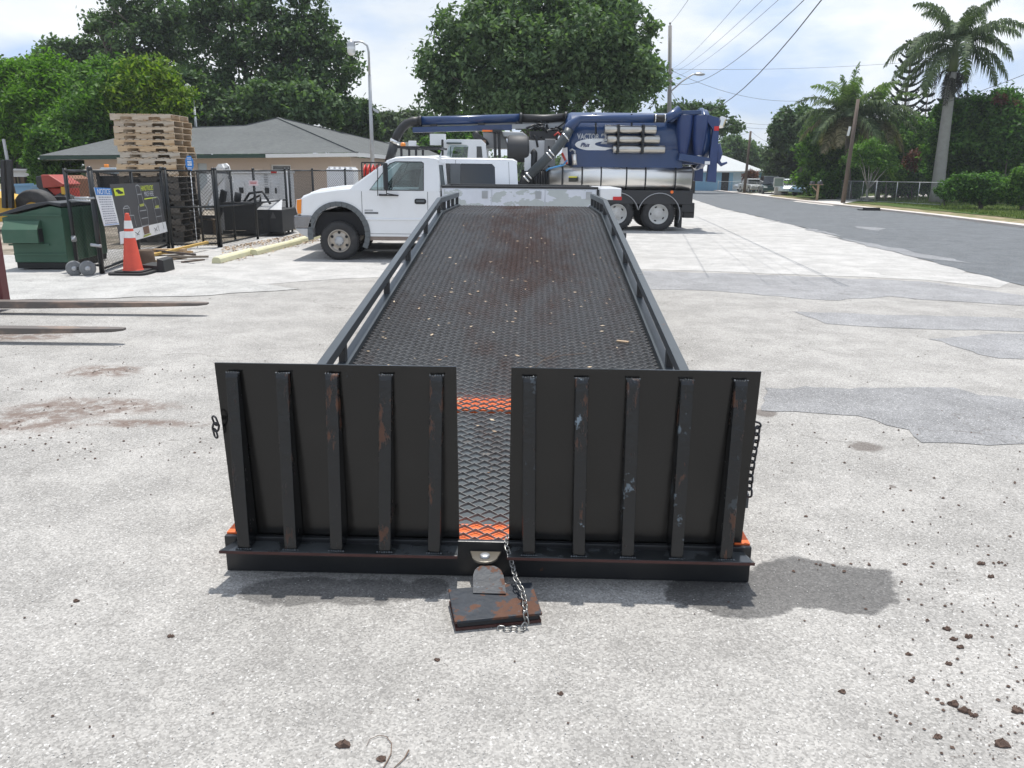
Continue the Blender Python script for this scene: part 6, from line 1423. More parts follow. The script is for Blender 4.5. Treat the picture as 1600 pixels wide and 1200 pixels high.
# centre oak behind the vacuum truck
tree('oak_tree','huge rounded dark green oak crown rising directly behind the blue vacuum truck','tree',48,672,1030,
 [(850,85,120,90,0),(760,110,80,80,-1),(720,130,48,50,-1.5),(700,105,28,24,-1),(940,90,80,80,-1),(985,85,42,50,0),(770,40,60,45,0),(850,15,70,42,0),(930,30,60,45,.5),(975,35,35,32,0),(735,165,48,38,-1),(800,150,80,52,-2),(880,150,90,55,-2),(960,140,58,50,-1),(1000,125,28,30,-1),(735,75,45,38,-1),(820,80,60,50,-3),(905,70,60,50,-3),(745,30,24,22,0),(1005,60,20,26,0),(690,130,20,20,-1)],
 70000,.155,oakm,3,850,trunk_h=3.5,tr=.5,clump=26,cl_r=.42)
# dark oaks behind the tan house
tree('oak_tree','airy dark oak at the upper left, left of the broad oak','tree',60,125,300,
 [(215,70,60,48,0),(250,30,45,40,0),(190,30,34,22,0),(160,50,26,18,0),(240,110,42,38,0),(205,0,40,24,0),(265,75,30,40,0),(150,42,20,10,-1),(225,150,36,30,0),(285,40,14,26,0)],
 14500,.165,oakd,5,225,tr=.45,clump=16,shell=.25,cl_r=.42)
tree('oak_tree','broad dark oak filling the sky above the middle of the tan house roof','tree',58,280,565,
 [(360,50,60,50,0),(430,60,60,55,0),(480,100,55,50,0),(520,120,38,46,-1),(400,120,80,52,0),(330,110,46,44,0),(350,5,50,30,0),(440,15,60,36,0),(455,150,65,42,-2),(520,165,34,30,-2),(380,165,60,36,-2),(500,60,34,30,0),(540,100,22,26,0),(310,55,22,26,0),(330,160,40,30,-1)],
 37000,.165,oakd,6,420,trunk_h=4,tr=.5,clump=16,shell=.35,cl_r=.42)
tree('oak_tree','small mid green oak against the house ridge below the broad dark oak','tree',50,400,520,[(440,160,46,24,0),(480,168,36,22,0),(505,175,24,20,0)],14000,.16,oakm,7,460)
tree('oak_tree','thin topped dark tree on the skyline between the bright trees and the left oak','tree',63,60,190,[(110,92,40,22,0),(80,102,34,18,0),(145,85,34,24,0),(170,100,26,26,0),(50,110,28,16,0),(20,118,28,16,0),(125,78,20,10,0)],11000,.17,oakd,8,110,tr=.35,shell=.3,clump=10)
tree('tree','bright green tree with feathery foliage at the far left edge of the photo','tree',46,-60,130,[(20,150,60,45,0),(70,135,52,38,0),(100,160,40,42,0),(40,200,60,46,-1),(-20,170,50,50,0),(100,205,44,42,-1),(-10,225,50,36,0)],44000,.15,brt,9,40,tr=.3,aspect=.35,clump=26,cl_r=.42)
tree('tree','mid green tree directly behind and left of the top of the pallet stack','tree',44,110,240,[(150,140,42,36,0),(165,180,50,42,-1),(130,200,40,38,-1),(190,160,36,36,-1),(150,225,50,28,-1.5)],27000,.14,mid,10,150,tr=.25,aspect=.4,clump=26,cl_r=.42)
tree('tree','yellow green tree above the pallet stack beside the shorter lamp post','tree',43,190,300,[(225,130,36,32,0),(250,150,34,30,0),(215,165,40,34,0),(265,165,22,22,0),(235,190,50,26,0),(205,112,18,16,0)],21000,.13,brt2,11,235,tr=.25,aspect=.4,clump=24,cl_r=.38)
tree('tree','dark tree filling the gap between lamp post and tan house ridge','tree',54,280,400,[(320,175,46,30,0),(365,180,46,24,0),(295,160,30,36,0)],15000,.17,oakd,12,330)
tree('bush','rounded light green bush left of the tan house eave','bush',41,45,118,[(75,222,26,16,0),(90,240,26,22,0),(60,245,22,20,0),(98,262,20,22,0),(70,268,30,20,0)],15000,.11,mid,13,80,tr=.12,trunk_h=1.0)
tree('bush','dark shaded bush under the far left trees behind the shed','bush',50,-40,70,[(0,245,50,24,0),(50,250,30,26,0),(-30,250,40,26,0)],10000,.16,darkl,14,10,tr=.12,trunk_h=.8)
tree('tree','small dark tree right of the tan house ridge behind the tall lamp post','tree',62,535,580,[(560,185,24,22,0),(548,200,22,20,0),(570,205,20,18,0)],8000,.18,oakd,15,558,tr=.25)
tree('tree','pale olive tree low on the skyline just right of the tall lamp post','tree',75,570,640,[(598,200,24,18,0),(615,205,22,16,0),(590,218,30,16,0),(630,212,16,14,0)],9000,.2,greyg,16,600,tr=.3)
tree('tree','light olive tree on the skyline behind the left end of the suction boom','tree',80,600,700,[(640,188,16,14,0),(655,205,30,22,0),(690,215,30,20,0),(640,225,40,18,0),(672,195,16,12,0)],12000,.2,greyg,17,650,tr=.3)
tree('tree','small pale tree behind the white truck cab under the boom','tree',70,690,780,[(715,205,26,20,0),(745,215,30,20,0),(700,230,30,18,0)],9000,.2,mid,18,720,tr=.25)
# right side far trees
tree('tree','dark tree just peeping over the blue tank beside the utility pole','tree',85,1015,1125,[(1075,172,30,8,0),(1050,176,26,8,0),(1105,178,18,9,0),(1118,172,13,10,0),(1085,195,60,20,0)],9000,.22,oakd,19,1080,tr=.3)
tree('tree','rounded green tree behind the blue house roof','tree',118,1120,1190,[(1145,228,20,14,0),(1165,238,22,14,0),(1135,245,24,16,0),(1180,250,16,14,0)],10000,.24,oakm,20,1150,tr=.3)
tree('tree','broad grey green tree right of the blue house over the parked cars','tree',88,1185,1260,[(1226,252,24,22,0),(1246,242,22,26,0),(1218,268,16,16,0),(1240,268,24,18,0),(1232,234,14,10,0)],18000,.2,greyg,21,1225,tr=.35,trunk_h=2)
tree('tree','tall dark tree between the grey green tree and the coconut palms','tree',84,1200,1290,[(1240,195,26,20,0),(1262,188,22,16,0),(1225,205,20,16,0),(1275,205,28,24,0),(1250,218,36,22,0)],18000,.2,oakd,22,1250,tr=.35)
tree('tree','dark bushy tree beneath the coconut palms by the leaning pole','tree',70,1240,1345,[(1275,235,34,32,0),(1300,225,32,28,0),(1284,262,20,24,0),(1310,262,34,32,0),(1290,285,40,22,-1),(1335,250,24,30,0)],32000,.15,mid,23,1290,tr=.25,clump=26,cl_r=.45,trunk_h=1.2)
tree('tree','tree with orange tinged leaves right of the leaning pole','tree',72,1340,1470,[(1370,225,34,26,0),(1400,215,36,26,0),(1440,225,34,30,0),(1380,255,40,26,0),(1430,262,40,30,0),(1415,285,40,22,0)],34000,.15,mid,24,1400,tr=.25,clump=26,cl_r=.45,trunk_h=1.2)
tree('shrub','croton shrub with rusty red leaves in front of the mixed trees','shrub',66,1410,1450,[(1424,254,12,14,0),(1432,245,10,12,0)],700,.12,redl,25,1425,tr=.05,trunk_h=1)
tree('mango_tree','big dense glossy green mango tree right of the royal palm trunk','tree',62,1470,1580,[(1510,200,40,34,0),(1490,225,36,34,0),(1540,215,40,36,0),(1520,250,50,30,0),(1495,262,32,22,0),(1505,172,24,14,0),(1480,180,18,16,0)],42000,.15,darkl,26,1510,tr=.35,clump=26,cl_r=.45,trunk_h=2.2)
tree('mango_tree','glossy green mango tree with reddish young leaves at the right edge','tree',60,1540,1690,[(1570,185,34,26,0),(1600,200,46,40,0),(1580,235,44,34,0),(1640,210,50,44,0),(1560,160,18,13,0),(1620,250,50,26,0)],40000,.15,darkl,27,1600,tr=.35,clump=26,cl_r=.45,trunk_h=2.2)
tree('shrub','small patch of pink red young leaves on top of the right mango tree','shrub',59,1545,1580,[(1563,156,11,7,0),(1585,170,10,8,0)],450,.11,redl,28,1565,tr=.05,trunk_h=6.5)
tree('tree','bright leafed tree between the coconut palms and the royal palm','tree',76,1440,1500,[(1462,205,24,22,0),(1455,235,30,26,0),(1480,190,20,18,0),(1470,262,26,24,0)],16000,.16,mid,29,1462,tr=.25)
tree('frangipani_tree','small frangipani tree with pale forked trunk and light green leaf clusters','tree',60,1318,1405,[(1342,238,17,8,0),(1365,230,20,9,0),(1385,240,15,9,0),(1350,252,22,8,0),(1378,255,20,9,0),(1330,248,10,6,0),(1392,258,10,8,0)],5000,.13,lime,30,1355,tr=.09,trunk_h=1.0,aspect=.28,clump=14,barkm=M('pale_bark',(.35,.33,.29),.8,0,.15,5))
tree('shrub','low dark shrub row behind the grey chain link fence on the left','shrub',66,1255,1345,[(1290,290,14,16,0),(1312,292,28,18,0),(1335,290,22,20,0)],14000,.13,darkl,31,1300,tr=.08,trunk_h=.5)
tree('shrub','dark hedge plants behind the grey chain link fence near the royal palm','shrub',67,1360,1480,[(1385,285,30,18,0),(1420,288,34,16,0),(1455,285,26,18,0)],14000,.13,darkl,32,1420,tr=.08,trunk_h=.5)
tree('clipped_bush','large clipped bush on a short stem in front of the royal palm','bush',47,1475,1570,[(1500,296,26,15,0),(1530,298,30,20,0),(1555,292,28,16,0),(1520,288,30,12,0),(1540,308,16,12,0)],30000,.085,darkl,33,1535,tr=.12,trunk_h=.5)
tree('clipped_bush','clipped bright topped bush at the right edge of the lawn','bush',46,1570,1640,[(1595,288,22,18,0),(1610,300,26,20,0),(1580,305,14,14,0),(1625,290,26,20,0)],20000,.085,mid,34,1600,tr=.12,trunk_h=.5)
tree('shrub','dark shrub hugging the foot of the royal palm','shrub',52,1470,1490,[(1478,297,11,14,0),(1486,300,12,12,0)],4500,.08,darkl,35,1478,tr=.05,trunk_h=.3)
tree('shrub','reddish flowering shrub in front of the blue house','shrub',92,1163,1186,[(1174,274,10,7,0),(1176,283,9,8,0),(1168,279,6,6,0)],3000,.10,redl,36,1175,tr=.06,trunk_h=.4)
# backing woods so that no empty horizon shows between the crowns
def woods(label,pts,seed,mat,n=26000,size=.3):
    lob=[(V(px,py,Y).x,Y,V(px,py,Y).z*.5,w,4,V(px,py,Y).z*.5+.3) for px,py,Y,w in pts]
    o=crown('distant_woods',lob,n,size,mat,None,seed,shell=.6,cl_r=.6); tag(o,kind='stuff'); return o
woods('',[(x,238+8*math.sin(x*.05),105,8) for x in range(-500,640,55)],51,oakd,34000,.34)
woods('',[(x,250+4*math.sin(x*.07),150,11) for x in range(600,1300,50)],52,oakm,24000,.42)
woods('',[(x,225+8*math.sin(x*.06),95,8) for x in range(1330,2300,60)],53,oakd,34000,.32)
# ------------------------------------------------------------------ palms
def frond(mb,base,az,el,L,droop,nl,ll,rise=0,rr=None,ldroop=.6,w=.016,bendy=1):
    rr=rr or random.Random(1); pts=[]; d=Vector((math.cos(az)*math.cos(el),math.sin(az)*math.cos(el),math.sin(el))); p=Vector(base); N=14
    for i in range(N+1):
        pts.append(p.copy()); t=i/N; d=(d+Vector((0,0,-droop/N*(1+1.6*t)))).normalized(); p=p+d*(L/N)
    for i in range(N): 
        a,b=pts[i],pts[i+1]; r0=.035*(1-i/N)+.006; mb.bar(a,b,r0*2,r0)
    for j in range(nl):
        t=.12+.88*j/nl; f=t*N; i=min(int(f),N-1); a=pts[i].lerp(pts[i+1],f-i); tg=(pts[i+1]-pts[i]).normalized(); side=tg.cross(Vector((0,0,1))); side.normalize(); up=side.cross(tg)
        l=ll*(math.sin(math.pi*min(1,.18+t*.80))**.6)*(.8+.35*rr.random())
        for s in (-1,1):
            dr=(side*s*.85+tg*(.45+.25*rr.random())+up*rr.uniform(-.15,.45)).normalized(); m=a+dr*l*.5; e=a+dr*l*.85+Vector((0,0,-ldroop*l*(.5+.6*rr.random()))); ww=tg*w
            b=len(mb.v); mb.v += [tuple(a-ww*.7),tuple(m-ww*1.2),tuple(e),tuple(m+ww*1.2),tuple(a+ww*.7)]; mb.face((b,b+1,b+3,b+4)); mb.face((b+1,b+2,b+3))
def palm(name,label,px_base,py_base,px_top,py_top,Y,L,nf,mat,seed,r0,r1,shaft=None,droop=1.3,els=(70,-10),nl=46,ll=.75,ldroop=.6,trunkm=None,w=.016,skirt=0):
    B=V(px_base,py_base,Y); Tp=V(px_top,py_top,Y); z0=gz(Y); t=thing(name,label,'palm tree',(B.x,Y,z0)); tx=Tp.x-B.x; tz=Tp.z-z0
    mb=MB(); N=10; mb.tube([(tx*(i/N)**1.1,0,tz*i/N-.05) for i in range(N+1)],[r0*(1.15 if i==0 else 1)+(r1-r0)*i/N for i in range(N+1)],14); mb.build('trunk',trunkm,t)
    rr=random.Random(seed); mb=MB(); top=Vector((tx,0,tz))
    if shaft:
        m2=MB(); m2.tube([top,top+Vector((0,0,shaft*.5)),top+Vector((0,0,shaft))],[r1*1.1,r1*.9,r1*.4],12); m2.build('crownshaft',M('crownshaft_green',(.10,.13,.05),.5,0,.15,3),t); top=top+Vector((0,0,shaft*.85))
    for i in range(nf):
        f=(i+.5)/nf; az=i*2.399+rr.uniform(-.2,.2); el=R(els[0]+(els[1]-els[0])*f**.8+rr.uniform(-8,8)); 
        m3=MB(); frond(m3,top,az,el,L*rr.uniform(.85,1.1)*(1-.15*(f<.15)),droop*rr.uniform(.8,1.2),nl,ll,rr=rr,ldroop=ldroop,w=w); m3.build('frond',mat if isinstance(mat,bpy.types.Material) else mat[min(len(mat)-1,int(f*len(mat)))],t,fix=False)
    return t,top
palmg=leafmat('palm_leaflet',(.04,.07,.035),(.11,.15,.075),.25,.35); palmy=leafmat('palm_leaflet_bright',(.06,.13,.03),(.15,.22,.06),.3,.4); palmd=leafmat('palm_leaflet_dry',(.10,.10,.055),(.22,.19,.12),.25,.6)
greytr=M('palm_trunk_grey',(.30,.29,.27),.9,0,.14,4,.3,20)
rp_,tp=palm('royal_palm','very tall royal palm with smooth pale grey trunk and drooping crown at the upper right',1463,310,1488,112,60,5.2,23,[palmg,palmg,palmg],4,.46,.30,shaft=2.0,droop=1.0,els=(82,-8),nl=92,ll=1.0,ldroop=.8,trunkm=greytr,w=.036)
# dead skirt under the crown
mb=MB(); rr=random.Random(8); k0=V(1488,118,60); bx=rp_.location
for i in range(11): frond(mb,Vector((k0.x-bx.x,0,k0.z-bx.z))+Vector((0,0,rr.uniform(-.1,.7))),i*.8,R(rr.uniform(-35,25)),rr.uniform(1.1,2.6),2.6,24,rr.uniform(.4,.8),rr=rr,ldroop=.9,w=.03)
mb.build('dead_skirt',leafmat('dead_frond',(.025,.027,.022),(.055,.055,.045),.1,.8),rp_,fix=False)
palm('coconut_palm','left coconut palm with bright central fronds above the leaning wooden pole',1328,305,1322,182,64,4.3,34,[palmy,palmg,palmg,palmg,palmd],11,.2,.13,droop=.85,els=(89,-15),nl=60,ll=1.0,ldroop=.55,trunkm=bark,w=.036)
palm('coconut_palm','right coconut palm with arching fronds beside the norfolk pine',1372,305,1362,186,66,4.0,28,[palmy,palmg,palmg,palmd],15,.2,.13,droop=.9,els=(86,-18),nl=56,ll=.95,ldroop=.55,trunkm=bark,w=.036)
# areca style small palm by the fence
palm('small_palm','small yellowish garden palm behind the grey fence',1385,305,1385,275,61,1.6,9,palmy,19,.06,.05,droop=1.4,els=(80,10),nl=24,ll=.4,ldroop=.3,trunkm=bark,w=.014)
# norfolk pine
def norfolk(label,px,pyt,pyb,Y,wpx,seed):
    Tp=V(px,pyt,Y); B=Tp; z0=gz(Y); h=Tp.z-z0; t=thing('norfolk_pine',label,'tree',(B.x,Y,z0)); mb=MB(); mb.tube([(0,0,0),(0,0,h)],[.22,.03],8); mb.build('trunk',bark,t)
    rr=random.Random(seed); W=wpx*Y/CF; nt=int(h/.62); V_=[]
    for i in range(2,nt):
        z=h*i/nt; L=W*(1-i/nt)**.6*(1+.1*rr.random())+.15; 
        for j in range(6):
            a=j*math.pi/3+i*.5+rr.uniform(-.15,.15); d=Vector((math.cos(a),math.sin(a),0)); s=Vector((-d.y,d.x,0)); N=max(4,int(L/.16))
            for q in range(1,N+1):
                f=q/N; p=d*L*f+Vector((0,0,z+.55*L*f*f-.05)); 
                for sg in (-1,1):
                    for e in range(3):
                        l=.34*(1-.4*f)*rr.uniform(.7,1.1); e_=p+s*sg*l*.55+Vector((0,0,l*.75))+d*l*.45; w=d*.13
                        V_ += [p-w,e_-w*.6,e_+w*.6,p+w]
    mesh_np('foliage',np.array([tuple(v) for v in V_]),4,leafmat('norfolk_needles',(.014,.035,.022),(.03,.06,.035),.1),t)
norfolk('tall dark norfolk pine between the coconut palms and the royal palm',1428,58,300,82,36,3)
norfolk('shorter norfolk pine tucked against the right side of the tall one',1451,140,300,80,22,4)
norfolk('small norfolk pine half hidden behind the royal palm trunk',1474,148,300,84,17,5)
# lawn tufts
r=np.random.RandomState(5); out=[]
for i in range(16000):
    pxx=1290+330*r.rand(); kyy=317+(pxx-1264)*.119; P=G(pxx, 309+(kyy-14-309)*r.rand() if kyy>330 else 311)
    # keep to the lawn
    base=np.array((P.x+.0,P.y,gz(P.y)+.012)); 
    if kyy<=330: continue
    a=r.rand()*6.3; w=.02; h=.05+.08*r.rand(); out += [base+np.array([math.cos(a)*w,math.sin(a)*w,0]),base-np.array([math.cos(a)*w,math.sin(a)*w,0]),base+np.array([r.normal()*.03,r.normal()*.03,h])]
lm=leafmat('grass_blade',(.05,.10,.02),(.14,.17,.06),.3)
o=mesh_np('grass_blades',np.array(out),3,lm); tag(o,kind='stuff')
# leaf litter along the fence
r=np.random.RandomState(6); out=[]
for i in range(1500):
    P=G(330+200*r.rand(), 0) if False else None
    s=r.rand(); a=Vector(G(346,388)).lerp(Vector(G(470,366)),s); b=Vector(G(345,408)).lerp(Vector(G(500,374)),s); q=a.lerp(b,abs(r.normal())*.35 if r.rand()<.6 else 1+.12*r.normal()); l=.02+.025*r.rand(); an=r.rand()*6.3; t=np.array([math.cos(an),math.sin(an),.3*r.normal()])*l; bb2=np.array([-math.sin(an),math.cos(an),.3*r.normal()])*l*.5; p=np.array([q.x,q.y,.018]); out += [p-t,p+bb2,p+t,p-bb2]
o=mesh_np('fallen_leaves',np.array(out),4,dry); tag(o,kind='stuff')

# ================================================================== STREET, RIGHT SIDE
HB=98; bh=thing('blue_house','pale blue house with light grey hip roof at the far end of the road','house',(0,HB,gz(HB)))
def Q3(px,py,dy=0): p=V(px,py,HB+dy); return (p.x,dy,p.z-gz(HB))
e0,e1=Q3(1085,267),Q3(1196,267); pk_=Q3(1131,243,3.5); pk0=Q3(1105,243,3.5)
mb=MB(); mb.v=[e0,e1,pk_,pk0,(e1[0],8,e1[2]),(e0[0],8,e0[2])]; mb.face((0,1,2,3)); mb.face((1,4,2)); mb.face((4,5,3,2)); mb.face((5,0,3)); mb.build('roof',M('pale_roof',(.46,.48,.48),.8,0,.06,1),bh,fix=False)
mb=MB(); mb.bar((e0[0],-.03,e0[2]-.08),(e1[0],-.03,e1[2]-.08),.05,.16); mb.build('fascia',white_trim,bh)
x0,x1=e0[0]+.3,e1[0]-.3; zt=e0[2]-.1
door=(Q3(1129,280)[0],Q3(1141,280)[0],0,2.15); gar=(Q3(1147,280)[0],Q3(1163,280)[0],0,2.1); win=(Q3(1180,280)[0],Q3(1188,280)[0],.9,2.05)
mb=MB(); wallwith(mb,x0,x1,.5,0,zt,[door,gar,win]); mb.build('wall',M('sky_blue_stucco',(.22,.40,.56),.85,0,.04),bh)
mb=MB(); mb.bb(x0,x0+.2,.705,7.5,0,zt); mb.bb(x1-.2,x1,.705,7.5,0,zt); mb.build('side_wall',bpy.data.materials['sky_blue_stucco'],bh)
mb=MB(); mb.bb(door[0],door[1],.66,.69,0,2.15); mb.build('front_door',dark_int,bh)
mb=MB(); mb.bb(gar[0],gar[1],.58,.62,0,2.1); gd=mb.build('garage_door',M('garage_blue_white',(.45,.55,.62),.6),bh)
mb=MB(); mb.bb(win[0],win[1],.6,.64,win[2],win[3]); w_=mb.build('window',window_dark,bh); mb=MB(); mb.ring([(win[0],win[2]),(win[1],win[2]),(win[1],win[3]),(win[0],win[3])],[(win[0]+.07,win[2]+.07),(win[1]-.07,win[2]+.07),(win[1]-.07,win[3]-.07),(win[0]+.07,win[3]-.07)],.55,.6); mb.build('window_frame',white_trim,w_)
# house hidden behind mango trees
hh=thing('shaded_house','dark walled house with pale eave half hidden under the mango trees','house',(0,72,gz(72)))
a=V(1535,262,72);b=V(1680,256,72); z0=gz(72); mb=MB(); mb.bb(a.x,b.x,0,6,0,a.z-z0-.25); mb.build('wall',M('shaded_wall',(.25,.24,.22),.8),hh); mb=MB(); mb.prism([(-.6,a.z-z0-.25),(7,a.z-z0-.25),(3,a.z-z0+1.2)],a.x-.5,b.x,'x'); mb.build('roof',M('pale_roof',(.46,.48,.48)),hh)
# cars
def car(label,px,py,Y,L,H,W,col,mname,rz,kind='sedan'):
    P=V(px,py,Y); t=thing('parked_car',label,'car',(P.x,Y,gz(Y)),rz,'cars parked in the far driveways')
    m=M(mname,col,.25,.2,.03,2,coat=.5)
    if kind=='sedan': prof=[(0,.35),(0,.62),(L*.06,.78),(L*.24,.88),(L*.36,H),(L*.70,H),(L*.86,.95),(L*.98,.9),(L,.6),(L,.32)]
    else: prof=[(0,.4),(0,.8),(L*.05,1.0),(L*.22,1.08),(L*.33,H),(L*.94,H),(L*.99,1.1),(L,.6),(L,.4)]
    low=[p for p in prof]
    mb=MB(); body=[(0,.35),(0,.65),(L*.05,.84),(L*.24,.93),(L*.88,.97),(L*.99,.9),(L,.6),(L,.34)]+arc_pts(L*.80,.33,.36,.36,0,180,10)+arc_pts(L*.19,.33,.36,.36,0,180,10)
    mb.prism(body,-W/2,W/2); mb.build('body',m,t,bevel=.05)
    g=[(L*.24,.93),prof[4],prof[5],(prof[6][0],.96)] if kind=='sedan' else [(L*.22,.96),(L*.33,H),(L*.94,H),(L*.985,.97)]
    rings=[]
    def R_(sc,yy): return [(L*.55+(x-L*.55)*(1 if z<1 else sc),yy*(1 if z<1 else .84),z) for x,z in g]
    mb=MB(); mb.loft([R_(1,-W/2*.94),R_(1,W/2*.94)],False,True); mb.build('windows',window_dark,t,bevel=.03)
    mb=MB(); top=[(g[1][0]-.02,g[1][1]),(g[2][0]+.02,g[2][1])]
    mb.prism([(top[0][0]-.05,H-.04),(top[0][0]+.1,H+.025),(top[1][0]-.1,H+.025),(top[1][0]+.06,H-.04)],-W/2*.80,W/2*.80)
    for y in (-W/2*.90,W/2*.90): 
        for x_ in (.5,): mb.bar((L*.55,y,.95),(L*.55,y*.9,H-.03),.09,.03,up=(0,1,0))
    mb.build('roof',m,t,bevel=.02)
    for x in (L*.19,L*.80):
        for y in (-W/2+.11,W/2-.11):
            mb=MB(); mb.lathe([(.19,-.1),(.30,-.11),(.33,-.06),(.33,.06),(.30,.11),(.19,.1)],(x,y,.33),'y',20); ty=mb.build('tyre',rubber,t); mb=MB(); s=-1 if y<0 else 1; mb.lathe([(.19,s*.10),(.12,s*.075),(.001,s*.09)],(x,y,.33),'y',14); mb.build('rim',steel_grey,ty)
    mb=MB(); mb.bb(-.02,.03,-W/2+.1,-W/2+.4,.62,.75); mb.bb(-.02,.03,W/2-.4,W/2-.1,.62,.75); mb.build('headlight',clear_lens,t,bevel=.01); mb=MB(); mb.bb(L-.02,L+.02,-W/2+.08,-W/2+.35,.68,.84); mb.bb(L-.02,L+.02,W/2-.35,W/2-.08,.68,.84); mb.build('tail_light',red_lens,t,bevel=.01)
    return t
car('dark green sports utility car facing the road with white square sign in front',1208,288,82,4.5,1.75,1.85,(.02,.05,.045),'car_dark_green',R(80),'suv')
car('shiny silver white car in the middle of the far driveway row',1229,289,78,4.6,1.5,1.8,(.55,.62,.65),'car_silver',R(62))
car('blue grey car nearest the leaning pole in the far driveway',1247,290,75,4.5,1.5,1.8,(.12,.2,.28),'car_blue_grey',R(40))
car('small white car beside the red shrub at the blue house',1186,290,88,4.1,1.45,1.7,(.6,.62,.62),'car_white',R(95))
car('pale car half hidden behind the low bush at the blue house',1152,288,93,4.1,1.4,1.7,(.3,.33,.36),'car_grey',R(15))
# grey chain link fences
gm=M('galvanised_pipe',(.40,.42,.43),.45,.6,.1,6); gw=M('galvanised_wire',(.25,.27,.28),.5,.5,.1)
fence('low grey chain link fence along the front lawns beneath the coconut palms',[G(1296,310.5)+Vector((0,.5,0)),V(1368,305,58),V(1472,305,52)],1.45,gm,gw,pr=.03,cell=.10,th=.0035)
fence('low grey chain link fence in front of the blue house and parked cars',[V(1122,290,92),V(1160,290,88),V(1232,290,80)],1.15,gm,gw,pr=.03,cell=.12,th=.004)
# mailboxes and meter post
P=G(1214.5,305); mbx=thing('meter_post','pale stone post carrying a white framed square panel beside the road','post',P); mb=MB(); mb.prism([(-.32,-.2),(.32,-.2),(.30,.2),(-.30,.2)],0,.75,'z'); mb.build('post_base',concrete,mbx,bevel=.02); mb=MB(); mb.bb(-.45,.45,-.08,.08,.78,1.6); mb.build('panel',M('panel_grey_green',(.25,.3,.27),.6),mbx); mb=MB(); mb.ring([(-.5,.75),(.5,.75),(.5,1.65),(-.5,1.65)],[(-.42,.83),(.42,.83),(.42,1.57),(-.42,1.57)],-.12,-.085); mb.build('frame',white_trim,mbx)
P=G(1276,314); m2=thing('mailbox','row of dark mailboxes on a weathered wooden post at the kerb','mailbox',P); mb=MB(); mb.bb(-.07,.07,-.07,.07,0,1.15); mb.bar((0,-.0,.65),(-.42,-.0,1.05),.07,.07); mb.build('post',wood,m2); mb=MB(); mb.bb(-.62,.35,-.14,.14,1.152,1.19); mb.build('shelf',wood,m2)
for x in (-.45,.1):
    mb=MB(); mb.prism([(x-.12,1.192),(x+.12,1.192),(x+.12,1.34),(x+.07,1.41),(x-.07,1.41),(x-.12,1.34)],-.25,.25); b_=mb.build('box',M('mailbox_dark',(.04,.04,.045),.4,0,.1),m2,bevel=.01)
mb=MB(); mb.bb(.02,.07,-.28,-.25,1.42,1.52); mb.build('flag',white_flat,m2)
for px,l in ((1103,'left yellow bollard by the road behind the vacuum truck'),(1109.5,'right yellow bollard by the road behind the vacuum truck')):
    P=G(px,295); mb=MB(); mb.lathe([(.12,0),(.12,1.0),(.08,1.08),(.001,1.1)],(0,0,0),'z',12); o=mb.build('bollard',M('bollard_yellow',(.65,.55,.05),.6),loc=P); tag(o,l,'bollard','yellow bollards at the far kerb')
P=G(1358,329); mb=MB(); mb.bb(-.5,.5,-.25,.35,0,.05); mb.bb(-.45,.45,-.3,-.22,.0,.16); o=mb.build('storm_drain',black_metal,loc=P+Vector((0,.0,.01)),bevel=.01); tag(o,'dark iron storm drain inlet set in the kerb below the lawn','storm drain')
for k,(px,py) in enumerate(((1383,321),(1417,322.5),(1435,324))):
    pass
# poles
def pole(label,pxb,pyb,pxt,pyt,Y,r,mat,name='utility_pole'):
    B=V(pxb,pyb,Y); Tt=V(pxt,pyt,Y); z0=gz(Y); h=Tt.z-z0; t=thing(name,label,'utility pole',(B.x,Y,z0)); dx=(Tt.x-B.x); mb=MB(); mb.tube([(0,0,0),(dx*.5,0,h*.5),(dx,0,h)],[r*1.2,r*1.05,r*.85],12); mb.build('pole',mat,t); return t,Vector((B.x+dx,Y,z0+h)),Vector((B.x,Y,z0))
cw=M('grey_pole_wood',(.26,.25,.24),.9,0,.12,3,.2,30); bw=M('brown_pole_wood',(.13,.10,.08),.9,0,.15,3)
p1,t1,b1=pole('tall grey concrete utility pole with a street light arm behind the blue vacuum truck',1046,296,1047,40,52,.13,cw)
lo=p1.location
def PL(px,py,Y=52,dy=0): p=V(px,py,Y+dy); return p-lo
mb=MB(); mb.cyl(PL(1047,40),PL(1047,36),.03,6); mb.sphere(PL(1047,36.5),.07,8,6); 
for py in (108,114,122,127): mb.sphere(PL(1049.5,py,52,-.1),.07,8,6)
mb.build('insulator',M('insulator_grey',(.3,.28,.27),.4),p1)
mb=MB(); mb.tube([PL(1048,143),PL(1066,127),PL(1082,116.5),PL(1091,116)],.045,8); ar=mb.build('street_light_arm',steel_grey,p1); mb=MB(); mb.sphere(PL(1093,116),.35,12,8,(1,.5,.28)); lh=mb.build('lamp_head',steel_grey,ar,bevel=0)
mb=MB(); mb.cyl(PL(1094.5,114.8),PL(1094.5,112.8),.06,8); mb.build('photocell',dark_int,ar)
p2,t2,b2=pole('dark wooden utility pole in front of the blue house, leaning slightly right',1163,296,1173,205,86,.13,bw)
p3,t3,b3=pole('leaning brown wooden pole in front of the coconut palms',1318,309,1341,155,56,.125,bw)
lo3=p3.location; mb=MB(); a=V(1326.5,205,55.8)-lo3; mb.box(a,(.14,.06,.6),rot(0,.13,0)); mb.build('pole_tag',white_trim,p3)
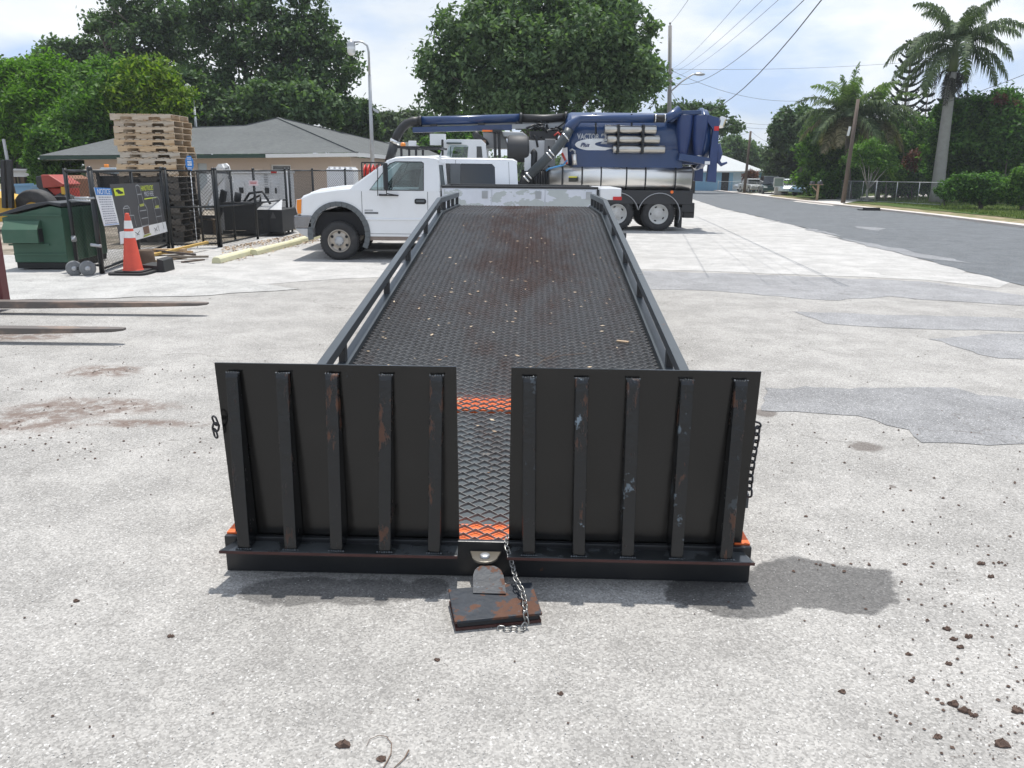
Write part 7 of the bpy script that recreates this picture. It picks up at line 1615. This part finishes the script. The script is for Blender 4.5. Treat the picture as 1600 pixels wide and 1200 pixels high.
def wire(label,a,b,sag,r=.012,group='overhead wires from the tall pole'):
    a=Vector(a);b=Vector(b); N=18; pts=[a.lerp(b,i/N)-Vector((0,0,sag*4*(i/N)*(1-i/N))) for i in range(N+1)]; mb=MB(); mb.tube([p-a for p in pts],r*.75,5); o=mb.build('overhead_wire',M('wire_black',(.03,.03,.035),.6),loc=a); tag(o,label,'wire',group)
W52=lambda px,py:V(px,py,52)
wire('overhead wire running from the pole tip up to the top edge',W52(1047,37),V(1120,-70,16),.1,.010)
wire('uppermost diagonal overhead wire right of the tall pole top',W52(1049,108),V(1216,-70,15),.25,.007)
wire('second diagonal overhead wire right of the tall pole',W52(1049,114),V(1262,-70,15),.3,.007)
wire('third diagonal overhead wire right of the tall pole',W52(1049,122),V(1292,-70,15),.35,.007)
wire('thick lower diagonal overhead cable that sags to the pole below the light arm',W52(1048,141),V(1340,-75,15),1.9,.016)
wire('doubled thick cable just above the lowest diagonal cable',W52(1048,127),V(1334,-78,15),.9,.012)
wire('nearly level service wire from the tall pole to the royal palm',W52(1048,108),V(1492,91,57),.25,.012)
wire('service wire from the tall pole sagging down to the coconut palms',W52(1049,110),V(1262,157,60),.6,.014)
wire('dark cable rising from the royal palm trunk to the right edge of the photo',V(1484,158,58),V(1640,100,52),.1,.022)
wire('upper thin wire from the tall pole down to the far wooden pole',W52(1048,160),V(1173,206,86),1.0,.014)
wire('thin far wire between the trucks door and the far trees, upper of the pair',V(1100,180,70),V(1240,192,90),.4,.016)
wire('thin far wire between the trucks door and the far trees, lower of the pair',V(1100,184,70),V(1240,198,90),.5,.016)
wire('short wire from the far wooden pole towards the grey green tree',t2,V(1212,226,95),.2,.014)


# ------------------------------------------------------------------ thin humid air
mb=MB(); mb.bb(-900,900,-60,1500,-3.2,40); hz_=mb.build('haze',white_flat)
hz_.data.materials.clear(); hm=bpy.data.materials.new('humid_air'); hm.use_nodes=True; hm.node_tree.nodes.clear(); ho=hm.node_tree.nodes.new('ShaderNodeOutputMaterial'); hv=hm.node_tree.nodes.new('ShaderNodeVolumePrincipled'); hv.inputs['Color'].default_value=(.90,.94,1,1); hv.inputs['Density'].default_value=.00045; hm.node_tree.links.new(hv.outputs[0],ho.inputs['Volume']); hz_.data.materials.append(hm); tag(hz_,kind='stuff')
